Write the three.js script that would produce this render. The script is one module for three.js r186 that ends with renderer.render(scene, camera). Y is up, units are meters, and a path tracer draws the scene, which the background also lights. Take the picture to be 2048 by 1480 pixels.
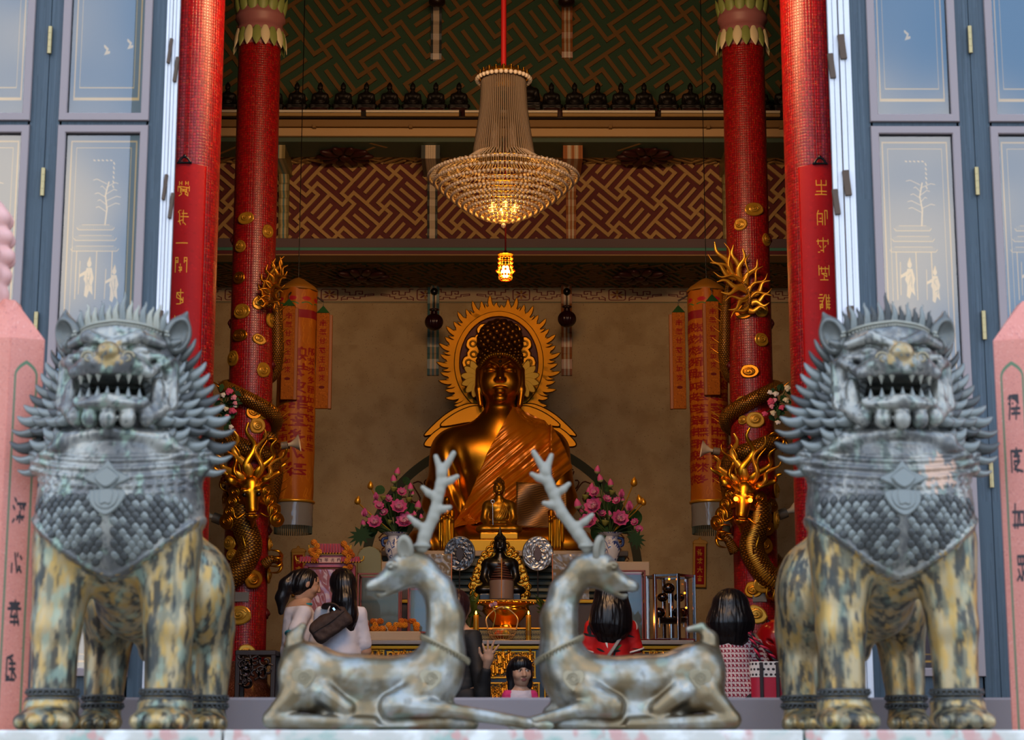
import * as THREE from 'three';
import { mergeGeometries } from 'three/addons/utils/BufferGeometryUtils.js';
import { RoundedBoxGeometry } from 'three/addons/geometries/RoundedBoxGeometry.js';
import { RectAreaLightUniformsLib } from 'three/addons/lights/RectAreaLightUniformsLib.js';
import { createNoise3D } from 'simplex-noise';
RectAreaLightUniformsLib.init();

// ---------- camera, sky, exposure ----------
const scene = new THREE.Scene();
const FPX = 3800, PITCH = 11.1 * Math.PI / 180, EYE = new THREE.Vector3(0, 0.35, 0);
const camera = new THREE.PerspectiveCamera(2 * Math.atan(740 / FPX) * 180 / Math.PI, 2048 / 1480, 0.1, 400);
camera.position.copy(EYE);
camera.rotation.order = 'YXZ';
camera.rotation.set(PITCH, -Math.atan(17 / FPX), 0);
camera.updateMatrixWorld(true);
camera.focus = 16.2; camera.userData.fStop = 3.8;
const renderer = new THREE.WebGLRenderer({ antialias: true });
renderer.toneMapping = THREE.LinearToneMapping;
renderer.toneMappingExposure = 1.0;
renderer.shadowMap.enabled = true;

function rngOf(seed) { let s = seed | 0; return () => { s = (s + 0x6d2b79f5) | 0; let t = Math.imul(s ^ (s >>> 15), 1 | s); t = (t + Math.imul(t ^ (t >>> 7), 61 | t)) ^ t; return ((t ^ (t >>> 14)) >>> 0) / 4294967296; }; }
const rnd = rngOf(7), noise3 = createNoise3D(rngOf(11));
const fbm = (x, y, z, o = 4) => { let s = 0, a = 0.5; for (let i = 0; i < o; i++, a *= 0.5, x *= 2.03, y *= 2.03, z *= 2.03) s += a * noise3(x, y, z); return s; };
const clamp = (x, a = 0, b = 1) => Math.min(b, Math.max(a, x)), lerp = (a, b, t) => a + (b - a) * t, sstep = (a, b, x) => { const t = clamp((x - a) / (b - a)); return t * t * (3 - 2 * t); };
{ // daylight: pale blue air with thin white cloud all round
  const W = 512, H = 256, data = new Float32Array(W * H * 4);
  for (let j = 0; j < H; j++) for (let i = 0; i < W; i++) {
    const el = ((j + 0.5) / H - 0.5) * Math.PI, az = ((i + 0.5) / W - 0.5) * 2 * Math.PI, y = Math.sin(el), c = Math.cos(el);
    const x = c * Math.cos(az), z = c * Math.sin(az), up = clamp(y);
    const cl = sstep(-0.02, 0.5, fbm(x * 2.2, y * 4, z * 2.2, 5) + 0.12), t = Math.pow(up, 0.5), o = (j * W + i) * 4;
    const air = [lerp(0.85, 0.6, t), lerp(1.72, 1.2, t), lerp(2.9, 2.2, t)];
    const k = y < 0 ? 0.25 : 1;
    for (let n = 0; n < 3; n++) data[o + n] = lerp(air[n], [4.3, 3.8, 3.2][n], cl * 0.85) * k;
    data[o + 3] = 1;
  }
  const t = new THREE.DataTexture(data, W, H, THREE.RGBAFormat, THREE.FloatType);
  t.mapping = THREE.EquirectangularReflectionMapping; t.magFilter = THREE.LinearFilter; t.needsUpdate = true;
  scene.background = t; scene.environment = t;
}

// ---------- helpers ----------
const V = (x, y, z) => new THREE.Vector3(x, y, z);
// a pixel of the photograph gives a direction; d is the distance of the upright plane that the thing stands in
function P(px, py, d) { const v = V((px - 1024) / FPX, (740 - py) / FPX, -1).applyQuaternion(camera.quaternion); return v.multiplyScalar(-d / v.z).add(EYE); }
const Hh = (py, d) => P(1007, py, d).y, Xx = (px, d, py = 740) => P(px, py, d).x;
const taken = new Map();
const numbered = (n) => { const k = taken.get(n) ?? 0; taken.set(n, k + 1); return k ? n + '_' + String(k).padStart(3, '0') : n; };
function obj(name, g, m, parent, pos, rot, scl) {
  const o = new THREE.Mesh(Array.isArray(g) ? merge(g) : g, m);
  o.castShadow = o.receiveShadow = true;
  if (!parent) { o.name = numbered(name); scene.add(o); } else { o.name = name; parent.add(o); }
  if (pos) o.position.set(...(pos.isVector3 ? pos.toArray() : pos));
  if (rot) o.rotation.set(...rot);
  if (scl) typeof scl === 'number' ? o.scale.setScalar(scl) : o.scale.set(...scl);
  return o;
}
function tag(o, label, category, group) { o.userData.label = label; o.userData.category = category; if (group) o.userData.group = group; return o; }
function thing(name, label, category, pos, turn = 0, group) { const o = new THREE.Group(); o.name = numbered(name); scene.add(o); if (pos) o.position.set(...(pos.isVector3 ? pos.toArray() : pos)); o.rotation.y = turn; return tag(o, label, category, group); }
function struct(name, g, m, label) { const o = obj(name, g, m); o.userData.kind = 'structure'; if (label) o.userData.label = label; return o; }
function merge(list) { return mergeGeometries(list.map((g) => { const q = g.index ? g.toNonIndexed() : g.clone(); for (const k of Object.keys(q.attributes)) if (!['position', 'normal', 'uv'].includes(k)) q.deleteAttribute(k); if (!q.attributes.uv) q.setAttribute('uv', new THREE.BufferAttribute(new Float32Array(q.attributes.position.count * 2), 2)); return q; })); }
const box = (w, h, d, x = 0, y = 0, z = 0) => new THREE.BoxGeometry(w, h, d).translate(x, y, z);
const box2 = (x0, x1, y0, y1, z0, z1) => box(x1 - x0, y1 - y0, z1 - z0, (x0 + x1) / 2, (y0 + y1) / 2, (z0 + z1) / 2);
const rbox = (w, h, d, r, x = 0, y = 0, z = 0) => new RoundedBoxGeometry(w, h, d, 2, r).translate(x, y, z);
const cyl = (r0, r1, h, n = 16, x = 0, y = 0, z = 0) => new THREE.CylinderGeometry(r1, r0, h, n).translate(x, y, z);
const sph = (r, x = 0, y = 0, z = 0, a = 12, b = 8) => new THREE.SphereGeometry(r, a, b).translate(x, y, z);
const lathe = (pts, n = 24) => new THREE.LatheGeometry(pts.map(([r, y]) => new THREE.Vector2(r, y)), n);
function extr(shape, depth, bevel = 0, curve = 6) { return new THREE.ExtrudeGeometry(shape, { depth, bevelEnabled: bevel > 0, bevelSize: bevel, bevelThickness: bevel, bevelSegments: 1, curveSegments: curve }); }
function poly(pts) { const s = new THREE.Shape(); pts.forEach(([x, y], i) => (i ? s.lineTo(x, y) : s.moveTo(x, y))); return s; }
function blob(pts) { const s = new THREE.Shape(); const v = pts.map(([x, y]) => new THREE.Vector2(x, y)); s.moveTo(v[0].x, v[0].y); s.splineThru([...v.slice(1), v[0]]); return s; }
// tapered tube through points; r = number or function of t
function tube(pts, r, o = {}) {
  const { seg = 10, rad = 6, flat = 1, tension = 0.5 } = o, cur = new THREE.CatmullRomCurve3(pts.map((p) => (p.isVector3 ? p : V(...p))), false, 'catmullrom', tension);
  const fr = cur.computeFrenetFrames(seg, false), pos = [], uv = [], idx = [], len = cur.getLength(), R = typeof r === 'function' ? r : () => r;
  for (let i = 0; i <= seg; i++) {
    const t = i / seg, c = cur.getPointAt(t), q = R(t);
    for (let j = 0; j <= rad; j++) { const a = j / rad * 2 * Math.PI, p = c.clone().addScaledVector(fr.normals[i], Math.cos(a) * q).addScaledVector(fr.binormals[i], Math.sin(a) * q * flat); pos.push(p.x, p.y, p.z); uv.push(t * len, j / rad); }
  }
  const n = rad + 1;
  for (let i = 0; i < seg; i++) for (let j = 0; j < rad; j++) { const a = i * n + j; idx.push(a, a + 1, a + n, a + 1, a + n + 1, a + n); }
  for (const [i, f] of [[0, 1], [seg, 0]]) { const c = cur.getPointAt(i / seg), k = pos.length / 3; pos.push(c.x, c.y, c.z); uv.push(i / seg * len, 0.5); for (let j = 0; j < rad; j++) f ? idx.push(k, i * n + j + 1, i * n + j) : idx.push(k, i * n + j, i * n + j + 1); }
  const g = new THREE.BufferGeometry(); g.setAttribute('position', new THREE.Float32BufferAttribute(pos, 3)); g.setAttribute('uv', new THREE.Float32BufferAttribute(uv, 2)); g.setIndex(idx); g.computeVertexNormals();
  // join the seam's normals
  const nm = g.attributes.normal;
  for (let i = 0; i <= seg; i++) { const a = i * n, b = a + rad; const s = V(nm.getX(a) + nm.getX(b), nm.getY(a) + nm.getY(b), nm.getZ(a) + nm.getZ(b)).normalize(); nm.setXYZ(a, s.x, s.y, s.z); nm.setXYZ(b, s.x, s.y, s.z); }
  return g;
}
// surface of u, v in 0..1 with an optional thickness
function sheet(fn, nu, nv, thick = 0) {
  const pos = [], uv = [], idx = [], n = nu + 1, m = (nu + 1) * (nv + 1), P0 = [];
  for (let j = 0; j <= nv; j++) for (let i = 0; i <= nu; i++) { const p = fn(i / nu, j / nv); P0.push(p); pos.push(p[0], p[1], p[2]); uv.push(i / nu, j / nv); }
  for (let j = 0; j < nv; j++) for (let i = 0; i < nu; i++) { const a = j * n + i; idx.push(a, a + 1, a + n, a + 1, a + n + 1, a + n); }
  const g = new THREE.BufferGeometry(); g.setAttribute('position', new THREE.Float32BufferAttribute(pos, 3)); g.setAttribute('uv', new THREE.Float32BufferAttribute(uv, 2)); g.setIndex(idx); g.computeVertexNormals();
  if (!thick) return g;
  const nm = g.attributes.normal, p2 = [], k = idx.length;
  for (let i = 0; i < m; i++) p2.push(pos[i * 3] - nm.getX(i) * thick, pos[i * 3 + 1] - nm.getY(i) * thick, pos[i * 3 + 2] - nm.getZ(i) * thick);
  for (let i = 0; i < k; i += 3) idx.push(idx[i] + m, idx[i + 2] + m, idx[i + 1] + m);
  const rim = []; for (let i = 0; i < nu; i++) rim.push([i + 1, i], [nv * n + i, nv * n + i + 1]); for (let j = 0; j < nv; j++) rim.push([j * n, (j + 1) * n], [(j + 1) * n + nu, j * n + nu]);
  for (const [a, b] of rim) idx.push(a, b, a + m, b, b + m, a + m);
  const h = new THREE.BufferGeometry(); h.setAttribute('position', new THREE.Float32BufferAttribute([...pos, ...p2], 3)); h.setAttribute('uv', new THREE.Float32BufferAttribute([...uv, ...uv], 2)); h.setIndex(idx); h.computeVertexNormals(); return h;
}

// ---------- solid shapes: a field of joined primitives, meshed by surface nets ----------
const smin = (a, b, k) => { const h = Math.max(k - Math.abs(a - b), 0) / k; return Math.min(a, b) - h * h * k * 0.25; };
const E = (x, y, z, rx, ry, rz, k = 0.1, o) => ({ t: 0, x, y, z, rx, ry, rz, k, ...o });
const C = (x, y, z, r, bx, by, bz, rb, k = 0.1, o) => ({ t: 1, x, y, z, r, dx: bx - x, dy: by - y, dz: bz - z, rb, k, l2: (bx - x) ** 2 + (by - y) ** 2 + (bz - z) ** 2 || 1e-9, ...o });
const B = (x, y, z, hx, hy, hz, r = 0.02, k = 0.05, o) => ({ t: 2, x, y, z, hx: hx - r, hy: hy - r, hz: hz - r, r, k, ...o });
const chain = (pts, k = 0.1, o) => pts.slice(1).map((b, i) => C(...pts[i], ...b, k, o));
const M = { m: true }, SUB = { s: true }, MS = { m: true, s: true };
function prim(q, x, y, z) {
  if (q.m) x = Math.abs(x);
  x -= q.x; y -= q.y; z -= q.z;
  if (q.az) { const c = Math.cos(q.az), s = Math.sin(q.az), t = x * c + y * s; y = -x * s + y * c; x = t; }
  if (q.t === 0) { const a = x / q.rx, b = y / q.ry, c = z / q.rz, k0 = Math.sqrt(a * a + b * b + c * c), u = a / q.rx, v = b / q.ry, w = c / q.rz, k1 = Math.sqrt(u * u + v * v + w * w); return k1 < 1e-9 ? -Math.min(q.rx, q.ry, q.rz) : k0 * (k0 - 1) / k1; }
  if (q.t === 1) { const t = clamp((x * q.dx + y * q.dy + z * q.dz) / q.l2), a = x - q.dx * t, b = y - q.dy * t, c = z - q.dz * t; return Math.sqrt(a * a + b * b + c * c) - (q.r + (q.rb - q.r) * t); }
  const a = Math.abs(x) - q.hx, b = Math.abs(y) - q.hy, c = Math.abs(z) - q.hz, A = Math.max(a, 0), Bb = Math.max(b, 0), Cc = Math.max(c, 0);
  return Math.sqrt(A * A + Bb * Bb + Cc * Cc) + Math.min(Math.max(a, b, c), 0) - q.r;
}
const field = (list, extra) => (x, y, z) => { let d = 1e3; for (const q of list) { const e = prim(q, x, y, z); d = q.s ? -smin(-d, e, q.k) : smin(d, e, q.k); } return extra ? extra(d, x, y, z) : d; };
function nets(f, lo, hi, h, color) {
  const nx = Math.ceil((hi[0] - lo[0]) / h) + 2, ny = Math.ceil((hi[1] - lo[1]) / h) + 2, nz = Math.ceil((hi[2] - lo[2]) / h) + 2, N = nx * ny, val = new Float32Array(N * nz), Bk = 6, act = [];
  for (let k = 0; k < nz; k += Bk) for (let j = 0; j < ny; j += Bk) for (let i = 0; i < nx; i += Bk) {
    const d = f(lo[0] + (i + Bk / 2) * h, lo[1] + (j + Bk / 2) * h, lo[2] + (k + Bk / 2) * h), far = Math.abs(d) > Bk * h * 1.5, K = Math.min(nz, k + Bk), J = Math.min(ny, j + Bk), I = Math.min(nx, i + Bk);
    for (let c = k; c < K; c++) for (let b = j; b < J; b++) for (let a = i; a < I; a++) val[c * N + b * nx + a] = far ? d : f(lo[0] + a * h, lo[1] + b * h, lo[2] + c * h);
  }
  const id = new Int32Array(N * nz).fill(-1), pos = [], idx = [], co = [0, 1, nx, nx + 1, N, N + 1, N + nx, N + nx + 1], ed = [[0, 1], [2, 3], [4, 5], [6, 7], [0, 2], [1, 3], [4, 6], [5, 7], [0, 4], [1, 5], [2, 6], [3, 7]];
  for (let k = 0; k < nz - 1; k++) for (let j = 0; j < ny - 1; j++) for (let i = 0; i < nx - 1; i++) {
    const o = k * N + j * nx + i; let mask = 0; for (let c = 0; c < 8; c++) if (val[o + co[c]] < 0) mask |= 1 << c;
    if (mask === 0 || mask === 255) continue;
    let x = 0, y = 0, z = 0, n = 0;
    for (const [a, b] of ed) if (((mask >> a) & 1) !== ((mask >> b) & 1)) { const va = val[o + co[a]], vb = val[o + co[b]], t = va / (va - vb); x += (a & 1) + ((b & 1) - (a & 1)) * t; y += ((a >> 1) & 1) + (((b >> 1) & 1) - ((a >> 1) & 1)) * t; z += ((a >> 2) & 1) + (((b >> 2) & 1) - ((a >> 2) & 1)) * t; n++; }
    id[o] = pos.length / 3; pos.push(lo[0] + (i + x / n) * h, lo[1] + (j + y / n) * h, lo[2] + (k + z / n) * h);
  }
  const quad = (a, b, c, d, fl) => { if (a < 0 || b < 0 || c < 0 || d < 0) return; fl ? idx.push(a, b, c, a, c, d) : idx.push(a, c, b, a, d, c); };
  for (let k = 1; k < nz - 1; k++) for (let j = 1; j < ny - 1; j++) for (let i = 1; i < nx - 1; i++) {
    const o = k * N + j * nx + i, s = val[o] < 0;
    if (s !== val[o + 1] < 0) quad(id[o - N - nx], id[o - N], id[o], id[o - nx], s);
    if (s !== val[o + nx] < 0) quad(id[o - N - 1], id[o - 1], id[o], id[o - N], s);
    if (s !== val[o + N] < 0) quad(id[o - nx - 1], id[o - nx], id[o], id[o - 1], s);
  }
  const nm = new Float32Array(pos.length), e = h * 0.6, col = color && new Float32Array(pos.length);
  for (let i = 0; i < pos.length; i += 3) {
    const [x, y, z] = [pos[i], pos[i + 1], pos[i + 2]], a = f(x + e, y, z) - f(x - e, y, z), b = f(x, y + e, z) - f(x, y - e, z), c = f(x, y, z + e) - f(x, y, z - e), l = Math.hypot(a, b, c) || 1;
    nm[i] = a / l; nm[i + 1] = b / l; nm[i + 2] = c / l;
    if (color) col.set(color(x, y, z), i);
  }
  const g = new THREE.BufferGeometry(); g.setAttribute('position', new THREE.Float32BufferAttribute(pos, 3)); g.setAttribute('normal', new THREE.BufferAttribute(nm, 3));
  if (color) g.setAttribute('color', new THREE.BufferAttribute(col, 3));
  g.setIndex(idx); return g;
}
function hitZ(f, x, y, z0, z1) { let z = z0; const s = Math.sign(z1 - z0); for (let i = 0; i < 80; i++) { const d = f(x, y, z); if (d < 0.001) return z; z += s * Math.max(d * 0.8, 0.001); if ((z - z1) * s > 0) return null; } return z; }
const gradOf = (f, x, y, z, e = 0.01) => V(f(x + e, y, z) - f(x - e, y, z), f(x, y + e, z) - f(x, y - e, z), f(x, y, z + e) - f(x, y, z - e)).normalize();
const lin = (hex) => { const c = new THREE.Color(hex); return [c.r, c.g, c.b]; };
const mix3 = (a, b, t) => [lerp(a[0], b[0], t), lerp(a[1], b[1], t), lerp(a[2], b[2], t)];

// ---------- materials ----------
const mat = (c, o = {}) => new THREE.MeshPhysicalMaterial({ color: c, roughness: 0.7, ...o });
function canvasTex(w, h, draw, o = {}) { const c = document.createElement('canvas'); c.width = w; c.height = h; const x = c.getContext('2d'); draw(x, w, h); const t = new THREE.CanvasTexture(c); if (!o.data) t.colorSpace = THREE.SRGBColorSpace; t.wrapS = t.wrapT = o.clamp ? THREE.ClampToEdgeWrapping : THREE.RepeatWrapping; if (o.repeat) t.repeat.set(...o.repeat); return t; }
const css = (r, g, b, a = 1) => `rgba(${r | 0},${g | 0},${b | 0},${a})`;
function speckle(x, w, h, n, cols, r0, r1, R = rngOf(3)) { for (let i = 0; i < n; i++) { x.fillStyle = cols[(R() * cols.length) | 0]; const r = lerp(r0, r1, R()); x.beginPath(); x.ellipse(R() * w, R() * h, r, r * (0.5 + R()), R() * 3, 0, 7); x.fill(); } }
const gold = mat('#c8871c', { metalness: 1, roughness: 0.3 }), goldDark = mat('#a86a14', { metalness: 0.9, roughness: 0.38 }), goldPaint = mat('#d79a2a', { metalness: 0.7, roughness: 0.35 });
const brass = mat('#d8a23a', { metalness: 1, roughness: 0.18 }), steel = mat('#c9c9cb', { metalness: 1, roughness: 0.12 }), blackLac = mat('#0c0a0a', { roughness: 0.25 }), darkWood = mat('#241512', { roughness: 0.45 });
// ---------- brush characters: polylines on a 10 x 10 grid ----------
const GL = {
  yi: '0595', ben: '1393 5059 5318 5389 3767', xin: '1518 315876 5152 7283 6688', da: '1494 5054 5419 5489', ji: '1292 5055 2575 2777 2779 7779 2979', guang: '5054 2133 8163 0595 3538 3819 6569 6999', wang: '1191 2585 0999 5159',
  shen: '1021 0314 0918 3242 3292 9283 5364 7384 5559 3787 5638 5678', feng: '1181 2272 0393 5053 3326 6389 2676 2888 5559', chen: '5011 1118 3152 3373 3575 3353 5256 1939 2838 6688 4979 5659', du: '5051 1191 1119 3373 3153 6164 5275 3575 3659 7538 3899',
  de: '2011 3022 1313 2319 4080 8083 4343 4083 4181 3595 3797 7469 5657', ru: '2019 0343 4339 0848 5383 5358 8388 5888', zhong: '2080 2023 8083 2383 4043 6063 5357 2549 7549 3719 5759 7799',
  ban: '2011 1119 1141 4149 1444 2522 6061 5181 5154 8184 4696 5589 8559', ruo: '0292 3033 7073 1494 5419 3858 3838 5569 3938 6878', pi: '1282 1219 8274 5055 2575 7519 3689', luo: '1080 1013 8083 1383 3033 6063 2425 1536 3517 1838 2526 5454 5559 5696 5898 5494 7494', mi: '5051 1191 1112 9192 2535 5273 4357 7555 3646 7666 4878 5799 1989 5559', duo: '4013 2163 6126 3244 5425 4585 8519 4858',
  jing: '2011 1121 2112 0434 2425 2529 1617 3738 4191 5253 6263 7273 4595 4898 6598', nan: '1292 5053 1419 1494 9499 3545 6575 3666 3868 5559', wu: '2011 1191 0494 2124 4144 6164 8184 0797 2929 4849 6869 8899', gan: '0393 2028 7078 2575 2878', lu: '1181 0292 0223 9273 5153 2424 3343 6373 1545 1547 4547 3749 1919 6586 6585 5898 6898 5957', lai: '0292 5059 2133 3315 7163 6385 5519 5589',
  qi: '2031 0333 3316 2529 3546 6050 5059 5686 7579', qiu: '0292 5058 5849 6071 2433 7463 4618 5688', pu: '2031 7061 1282 3138 6268 0595 2748 2727 7927 2977', hua: '0191 3031 7071 1363 3235 7275 0595 1787 5359', dian: '1141 1119 4143 1343 2535 3336 6051 5161 5163 7173 6475 7599', zu: '1021 0232 3206 1218 5152 5188 8188 5383 5585 4899',
  // seal forms
  s_jue: '1012 3032 2131 6062 8082 6171 0324 0394 0306 9396 2427 2477 7477 2575 2676 3738 3819 6768 6889 8987', s_tu: '2011 1122 2227 2739 3030 5058 4282 3494 5617 6879 7979', s_jian: '0009 0020 2023 0222 0323 9099 9070 7073 7292 7373 4445 3656 3658 3858 5658 4749', s_shi: '5059 2225 2577 7722 2272 7578 7849 4929', s_ben: '5058 1012 1234 9092 9274 1955 5599 3353 5373', s_zhu: '5059 1013 1353 9093 9363 1797 0999 5859', s_qian: '2012 1252 1219 5259 3545 2757 7079 7090 9095', s_lai: '5059 0292 1114 1414 9194 2536 7566 3858 1929', s_chang: '1012 3134 6164 9092 1292 1216 9296 3575 3577 7577 5759 2959 5989', s_shui: '1030 0242 1434 1636 1838 1618 3638 5019 6069 6292 6494 6696 6898 8089 6278',
};
function glyph(x, k, cx, cy, s, color, lw) { x.strokeStyle = color; x.lineWidth = lw; x.lineCap = x.lineJoin = 'round'; for (const w of GL[k].split(' ')) { x.beginPath(); for (let i = 0; i < w.length; i += 2) { const a = cx + (w[i] / 9 - 0.5) * s, b = cy + (w[i + 1] / 9 - 0.5) * s; i ? x.lineTo(a, b) : x.moveTo(a, b); } x.stroke(); } }
// ---------- the setting ----------
const D_SLAB = 6.35, D_LEDGE = 8.0, D_DOOR = 8.6, D_BACK = 19.5, D_BEAM = 18.24, D_CORN = 17.5;
const yTop = Hh(1460, D_SLAB), yLedge = Hh(1395, D_LEDGE), yGround = -0.95;
const stoneTex = canvasTex(512, 512, (x, w, h) => { x.fillStyle = '#8d8a84'; x.fillRect(0, 0, w, h); speckle(x, w, h, 5000, ['#9a968e', '#7f7c77', '#86837c', '#a29d94'], 1, 4); }, { repeat: [0.6, 0.6] });
const paveM = mat('#ffffff', { map: stoneTex, roughness: 0.85 });
{
  const g = box2(-60, 60, yGround - 0.3, yGround, -12, 90); const u = g.attributes.uv, p = g.attributes.position; for (let i = 0; i < u.count; i++) u.setXY(i, p.getX(i), p.getZ(i));
  struct('floor_court', g, paveM, 'grey stone paving of the temple court');
  struct('floor', box2(-6.8, 6.8, -0.25, 0, -19.9, -8.25), mat('#5a463a', { roughness: 0.35 }), 'dark polished floor of the temple hall');
  struct('floor_podium', [box2(-9, 9, yGround, yTop - 0.003, -D_LEDGE, -D_SLAB - 0.06), box2(-9, 9, yGround, -0.05, -8.4, -D_LEDGE)], mat('#8c8782', { roughness: 0.8 }), 'stone podium before the hall');
}
// marble blocks of the front parapet, split where the photograph shows joints
const marbleTex = canvasTex(1024, 512, (x, w, h) => {
  const id = x.createImageData(w, h);
  for (let j = 0; j < h; j++) for (let i = 0; i < w; i++) { const n = fbm(i / 120, j / 90, 3, 5), v = fbm(i / 60 + 9, j / 70, 8, 3), k = (j * w + i) * 4; let c = [196, 190, 178]; c = mix3(c, [150, 172, 158], sstep(0.05, 0.5, n)); c = mix3(c, [196, 150, 140], sstep(0.12, 0.45, v)); c = mix3(c, [226, 222, 214], sstep(0.1, 0.6, -n)); id.data.set([c[0], c[1], c[2], 255], k); }
  x.putImageData(id, 0, 0);
}, { repeat: [0.5, 1] });
const marbleM = mat('#ffffff', { map: marbleTex, roughness: 0.28 });
{
  const par = new THREE.Group(); par.name = 'parapet'; par.userData.kind = 'structure'; par.userData.label = 'polished marble parapet that the bronze animals stand on'; scene.add(par);
  const j1 = Xx(445, D_SLAB, 1470), j2 = Xx(1609, D_SLAB, 1470), ed = [-8.8, j1, j2, 8.8];
  for (let i = 0; i < 3; i++) {
    const w = ed[i + 1] - ed[i] - 0.008, g = new RoundedBoxGeometry(w, yTop - yGround, 1.0, 3, 0.008), u = g.attributes.uv, p = g.attributes.position;
    for (let k = 0; k < u.count; k++) u.setXY(k, p.getX(k) + i * 1.7, p.getY(k) + p.getZ(k));
    obj('marble_block', g, marbleM, par, [(ed[i] + ed[i + 1]) / 2, (yTop + yGround) / 2, -D_SLAB - 0.5]);
  }
  struct('trim_1', rbox(16, yLedge + 0.3, 0.22, 0.012, 0, (yLedge - 0.3) / 2, -D_LEDGE - 0.11), mat('#8a7c7a', { roughness: 0.75 }), 'mauve grey threshold wall below the doors');
}
// walls, roof
const plasterTex = canvasTex(1024, 1024, (x, w, h) => {
  const id = x.createImageData(w, h), R = rngOf(5);
  for (let j = 0; j < h; j++) for (let i = 0; i < w; i++) { const n = fbm(i / 160, j / 160, 1, 4), k = (j * w + i) * 4, c = mix3([186, 164, 124], [172, 148, 108], sstep(-0.4, 0.6, n)), r = (R() - 0.5) * 12; id.data.set([c[0] + r, c[1] + r, c[2] + r, 255], k); }
  x.putImageData(id, 0, 0); speckle(x, w, h, 2600, ['#4a3a28', '#6a543a', '#5a4630'], 0.4, 1.3);
}, { repeat: [0.45, 0.45] });
const plasterM = mat('#ffffff', { map: plasterTex, roughness: 0.9 });
const innerM = mat('#6b4f3c', { roughness: 0.9 });
{
  const x0 = Xx(1128, D_BACK, 1000), x1 = Xx(1168, D_BACK, 1000), y0 = Hh(1016, D_BACK), y1 = Hh(984, D_BACK);
  const s = poly([[-6.8, -0.2], [6.8, -0.2], [6.8, 9.6], [-6.8, 9.6]]); s.holes.push(new THREE.Path().setFromPoints([[x0, y0], [x0, y1], [lerp(x0, x1, 0.45), y1], [x1, y0]].map(([a, b]) => new THREE.Vector2(a, b))));
  const s2 = Xx(418, D_BACK, 1120), s3 = Xx(430, D_BACK, 1120), t0 = Hh(1132, D_BACK), t1 = Hh(1112, D_BACK); s.holes.push(new THREE.Path().setFromPoints([[s2, t0], [s2, t1], [s3, t1], [s3, t0]].map(([a, b]) => new THREE.Vector2(a, b))));
  struct('wall_back', extr(s, 0.25).translate(0, 0, -D_BACK - 0.25), plasterM, 'sand coloured stucco wall behind the altar');
  struct('wall_left', box2(-7, -6.8, -0.2, 9.8, -19.8, -8.5), innerM); struct('wall_right', box2(6.8, 7, -0.2, 9.8, -19.8, -8.5), innerM);
  struct('ceiling', box2(-7, 7, 9.6, 9.85, -19.8, -8.4), innerM);
  struct('wall_front', [box2(-7, 7, 5.4, 9.8, -8.85, -8.7), box2(-7, -3.3, -0.2, 5.4, -8.85, -8.7), box2(3.3, 7, -0.2, 5.4, -8.85, -8.7)], mat('#7c5548', { roughness: 0.9 }));
}
// key-fret relief: swastika fret lattice laid out as bars, clipped to a panel
function fret(w, h, unit, ang, bw, bt) {
  const segs = [], R = Math.ceil(Math.hypot(w, h) / unit / 2) + 12, ca = Math.cos(ang), sa = Math.sin(ang), out = [], q = Math.max(5, Math.ceil(R / 4));
  for (let a = -q; a <= q; a++) for (let b = -q; b <= q; b++) {
    const X = a * 8 + b * 4, Y = a * 4 - b * 8; if (Math.hypot(X, Y) > R + 8) continue;
    segs.push([X, Y - 2, X, Y + 2], [X - 2, Y, X + 2, Y], [X, Y + 2, X + 8, Y + 2], [X + 2, Y, X + 2, Y - 8]);
    (a + b) % 2 ? segs.push([X, Y + 4, X, Y + 10], [X + 4, Y + 2, X + 4, Y + 8], [X + 2, Y + 4, X + 2, Y + 8]) : segs.push([X - 2, Y + 4, X + 4, Y + 4], [X, Y + 8, X + 6, Y + 8], [X, Y + 6, X + 4, Y + 6]);
  }
  for (const s of segs) {
    let [x0, y0, x1, y1] = s.map((v) => v * unit); [x0, y0, x1, y1] = [x0 * ca - y0 * sa, x0 * sa + y0 * ca, x1 * ca - y1 * sa, x1 * sa + y1 * ca];
    let t0 = 0, t1 = 1, ok = true; const dx = x1 - x0, dy = y1 - y0;
    for (const [pp, qq] of [[-dx, x0 + w / 2], [dx, w / 2 - x0], [-dy, y0 + h / 2], [dy, h / 2 - y0]]) { if (Math.abs(pp) < 1e-9) { if (qq < 0) ok = false; } else { const r = qq / pp; if (pp < 0) t0 = Math.max(t0, r); else t1 = Math.min(t1, r); } }
    if (!ok || t1 - t0 < 1e-3) continue;
    const l = Math.hypot(dx, dy) * (t1 - t0) + bw, m = (t0 + t1) / 2;
    const th = bt * (1 + ((out.length * 0.61803) % 1) * 0.3); out.push(box(l, bw, th).rotateZ(Math.atan2(dy, dx)).translate(x0 + dx * m, y0 + dy * m, th / 2));
  }
  return merge(out);
}
const maroonM = mat('#5c1a1c', { roughness: 0.7 }), beigeBar = mat('#b08c54', { roughness: 0.7 }), greenP = mat('#33543c', { roughness: 0.75 }), brownBar = mat('#7c5a2c', { roughness: 0.75 });
const yBeam0 = Hh(515, D_BEAM), yBeam1 = Hh(481, D_BEAM), ySof = Hh(325, D_BEAM), yC0 = Hh(284, D_CORN), yC1 = Hh(240, D_CORN);
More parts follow.
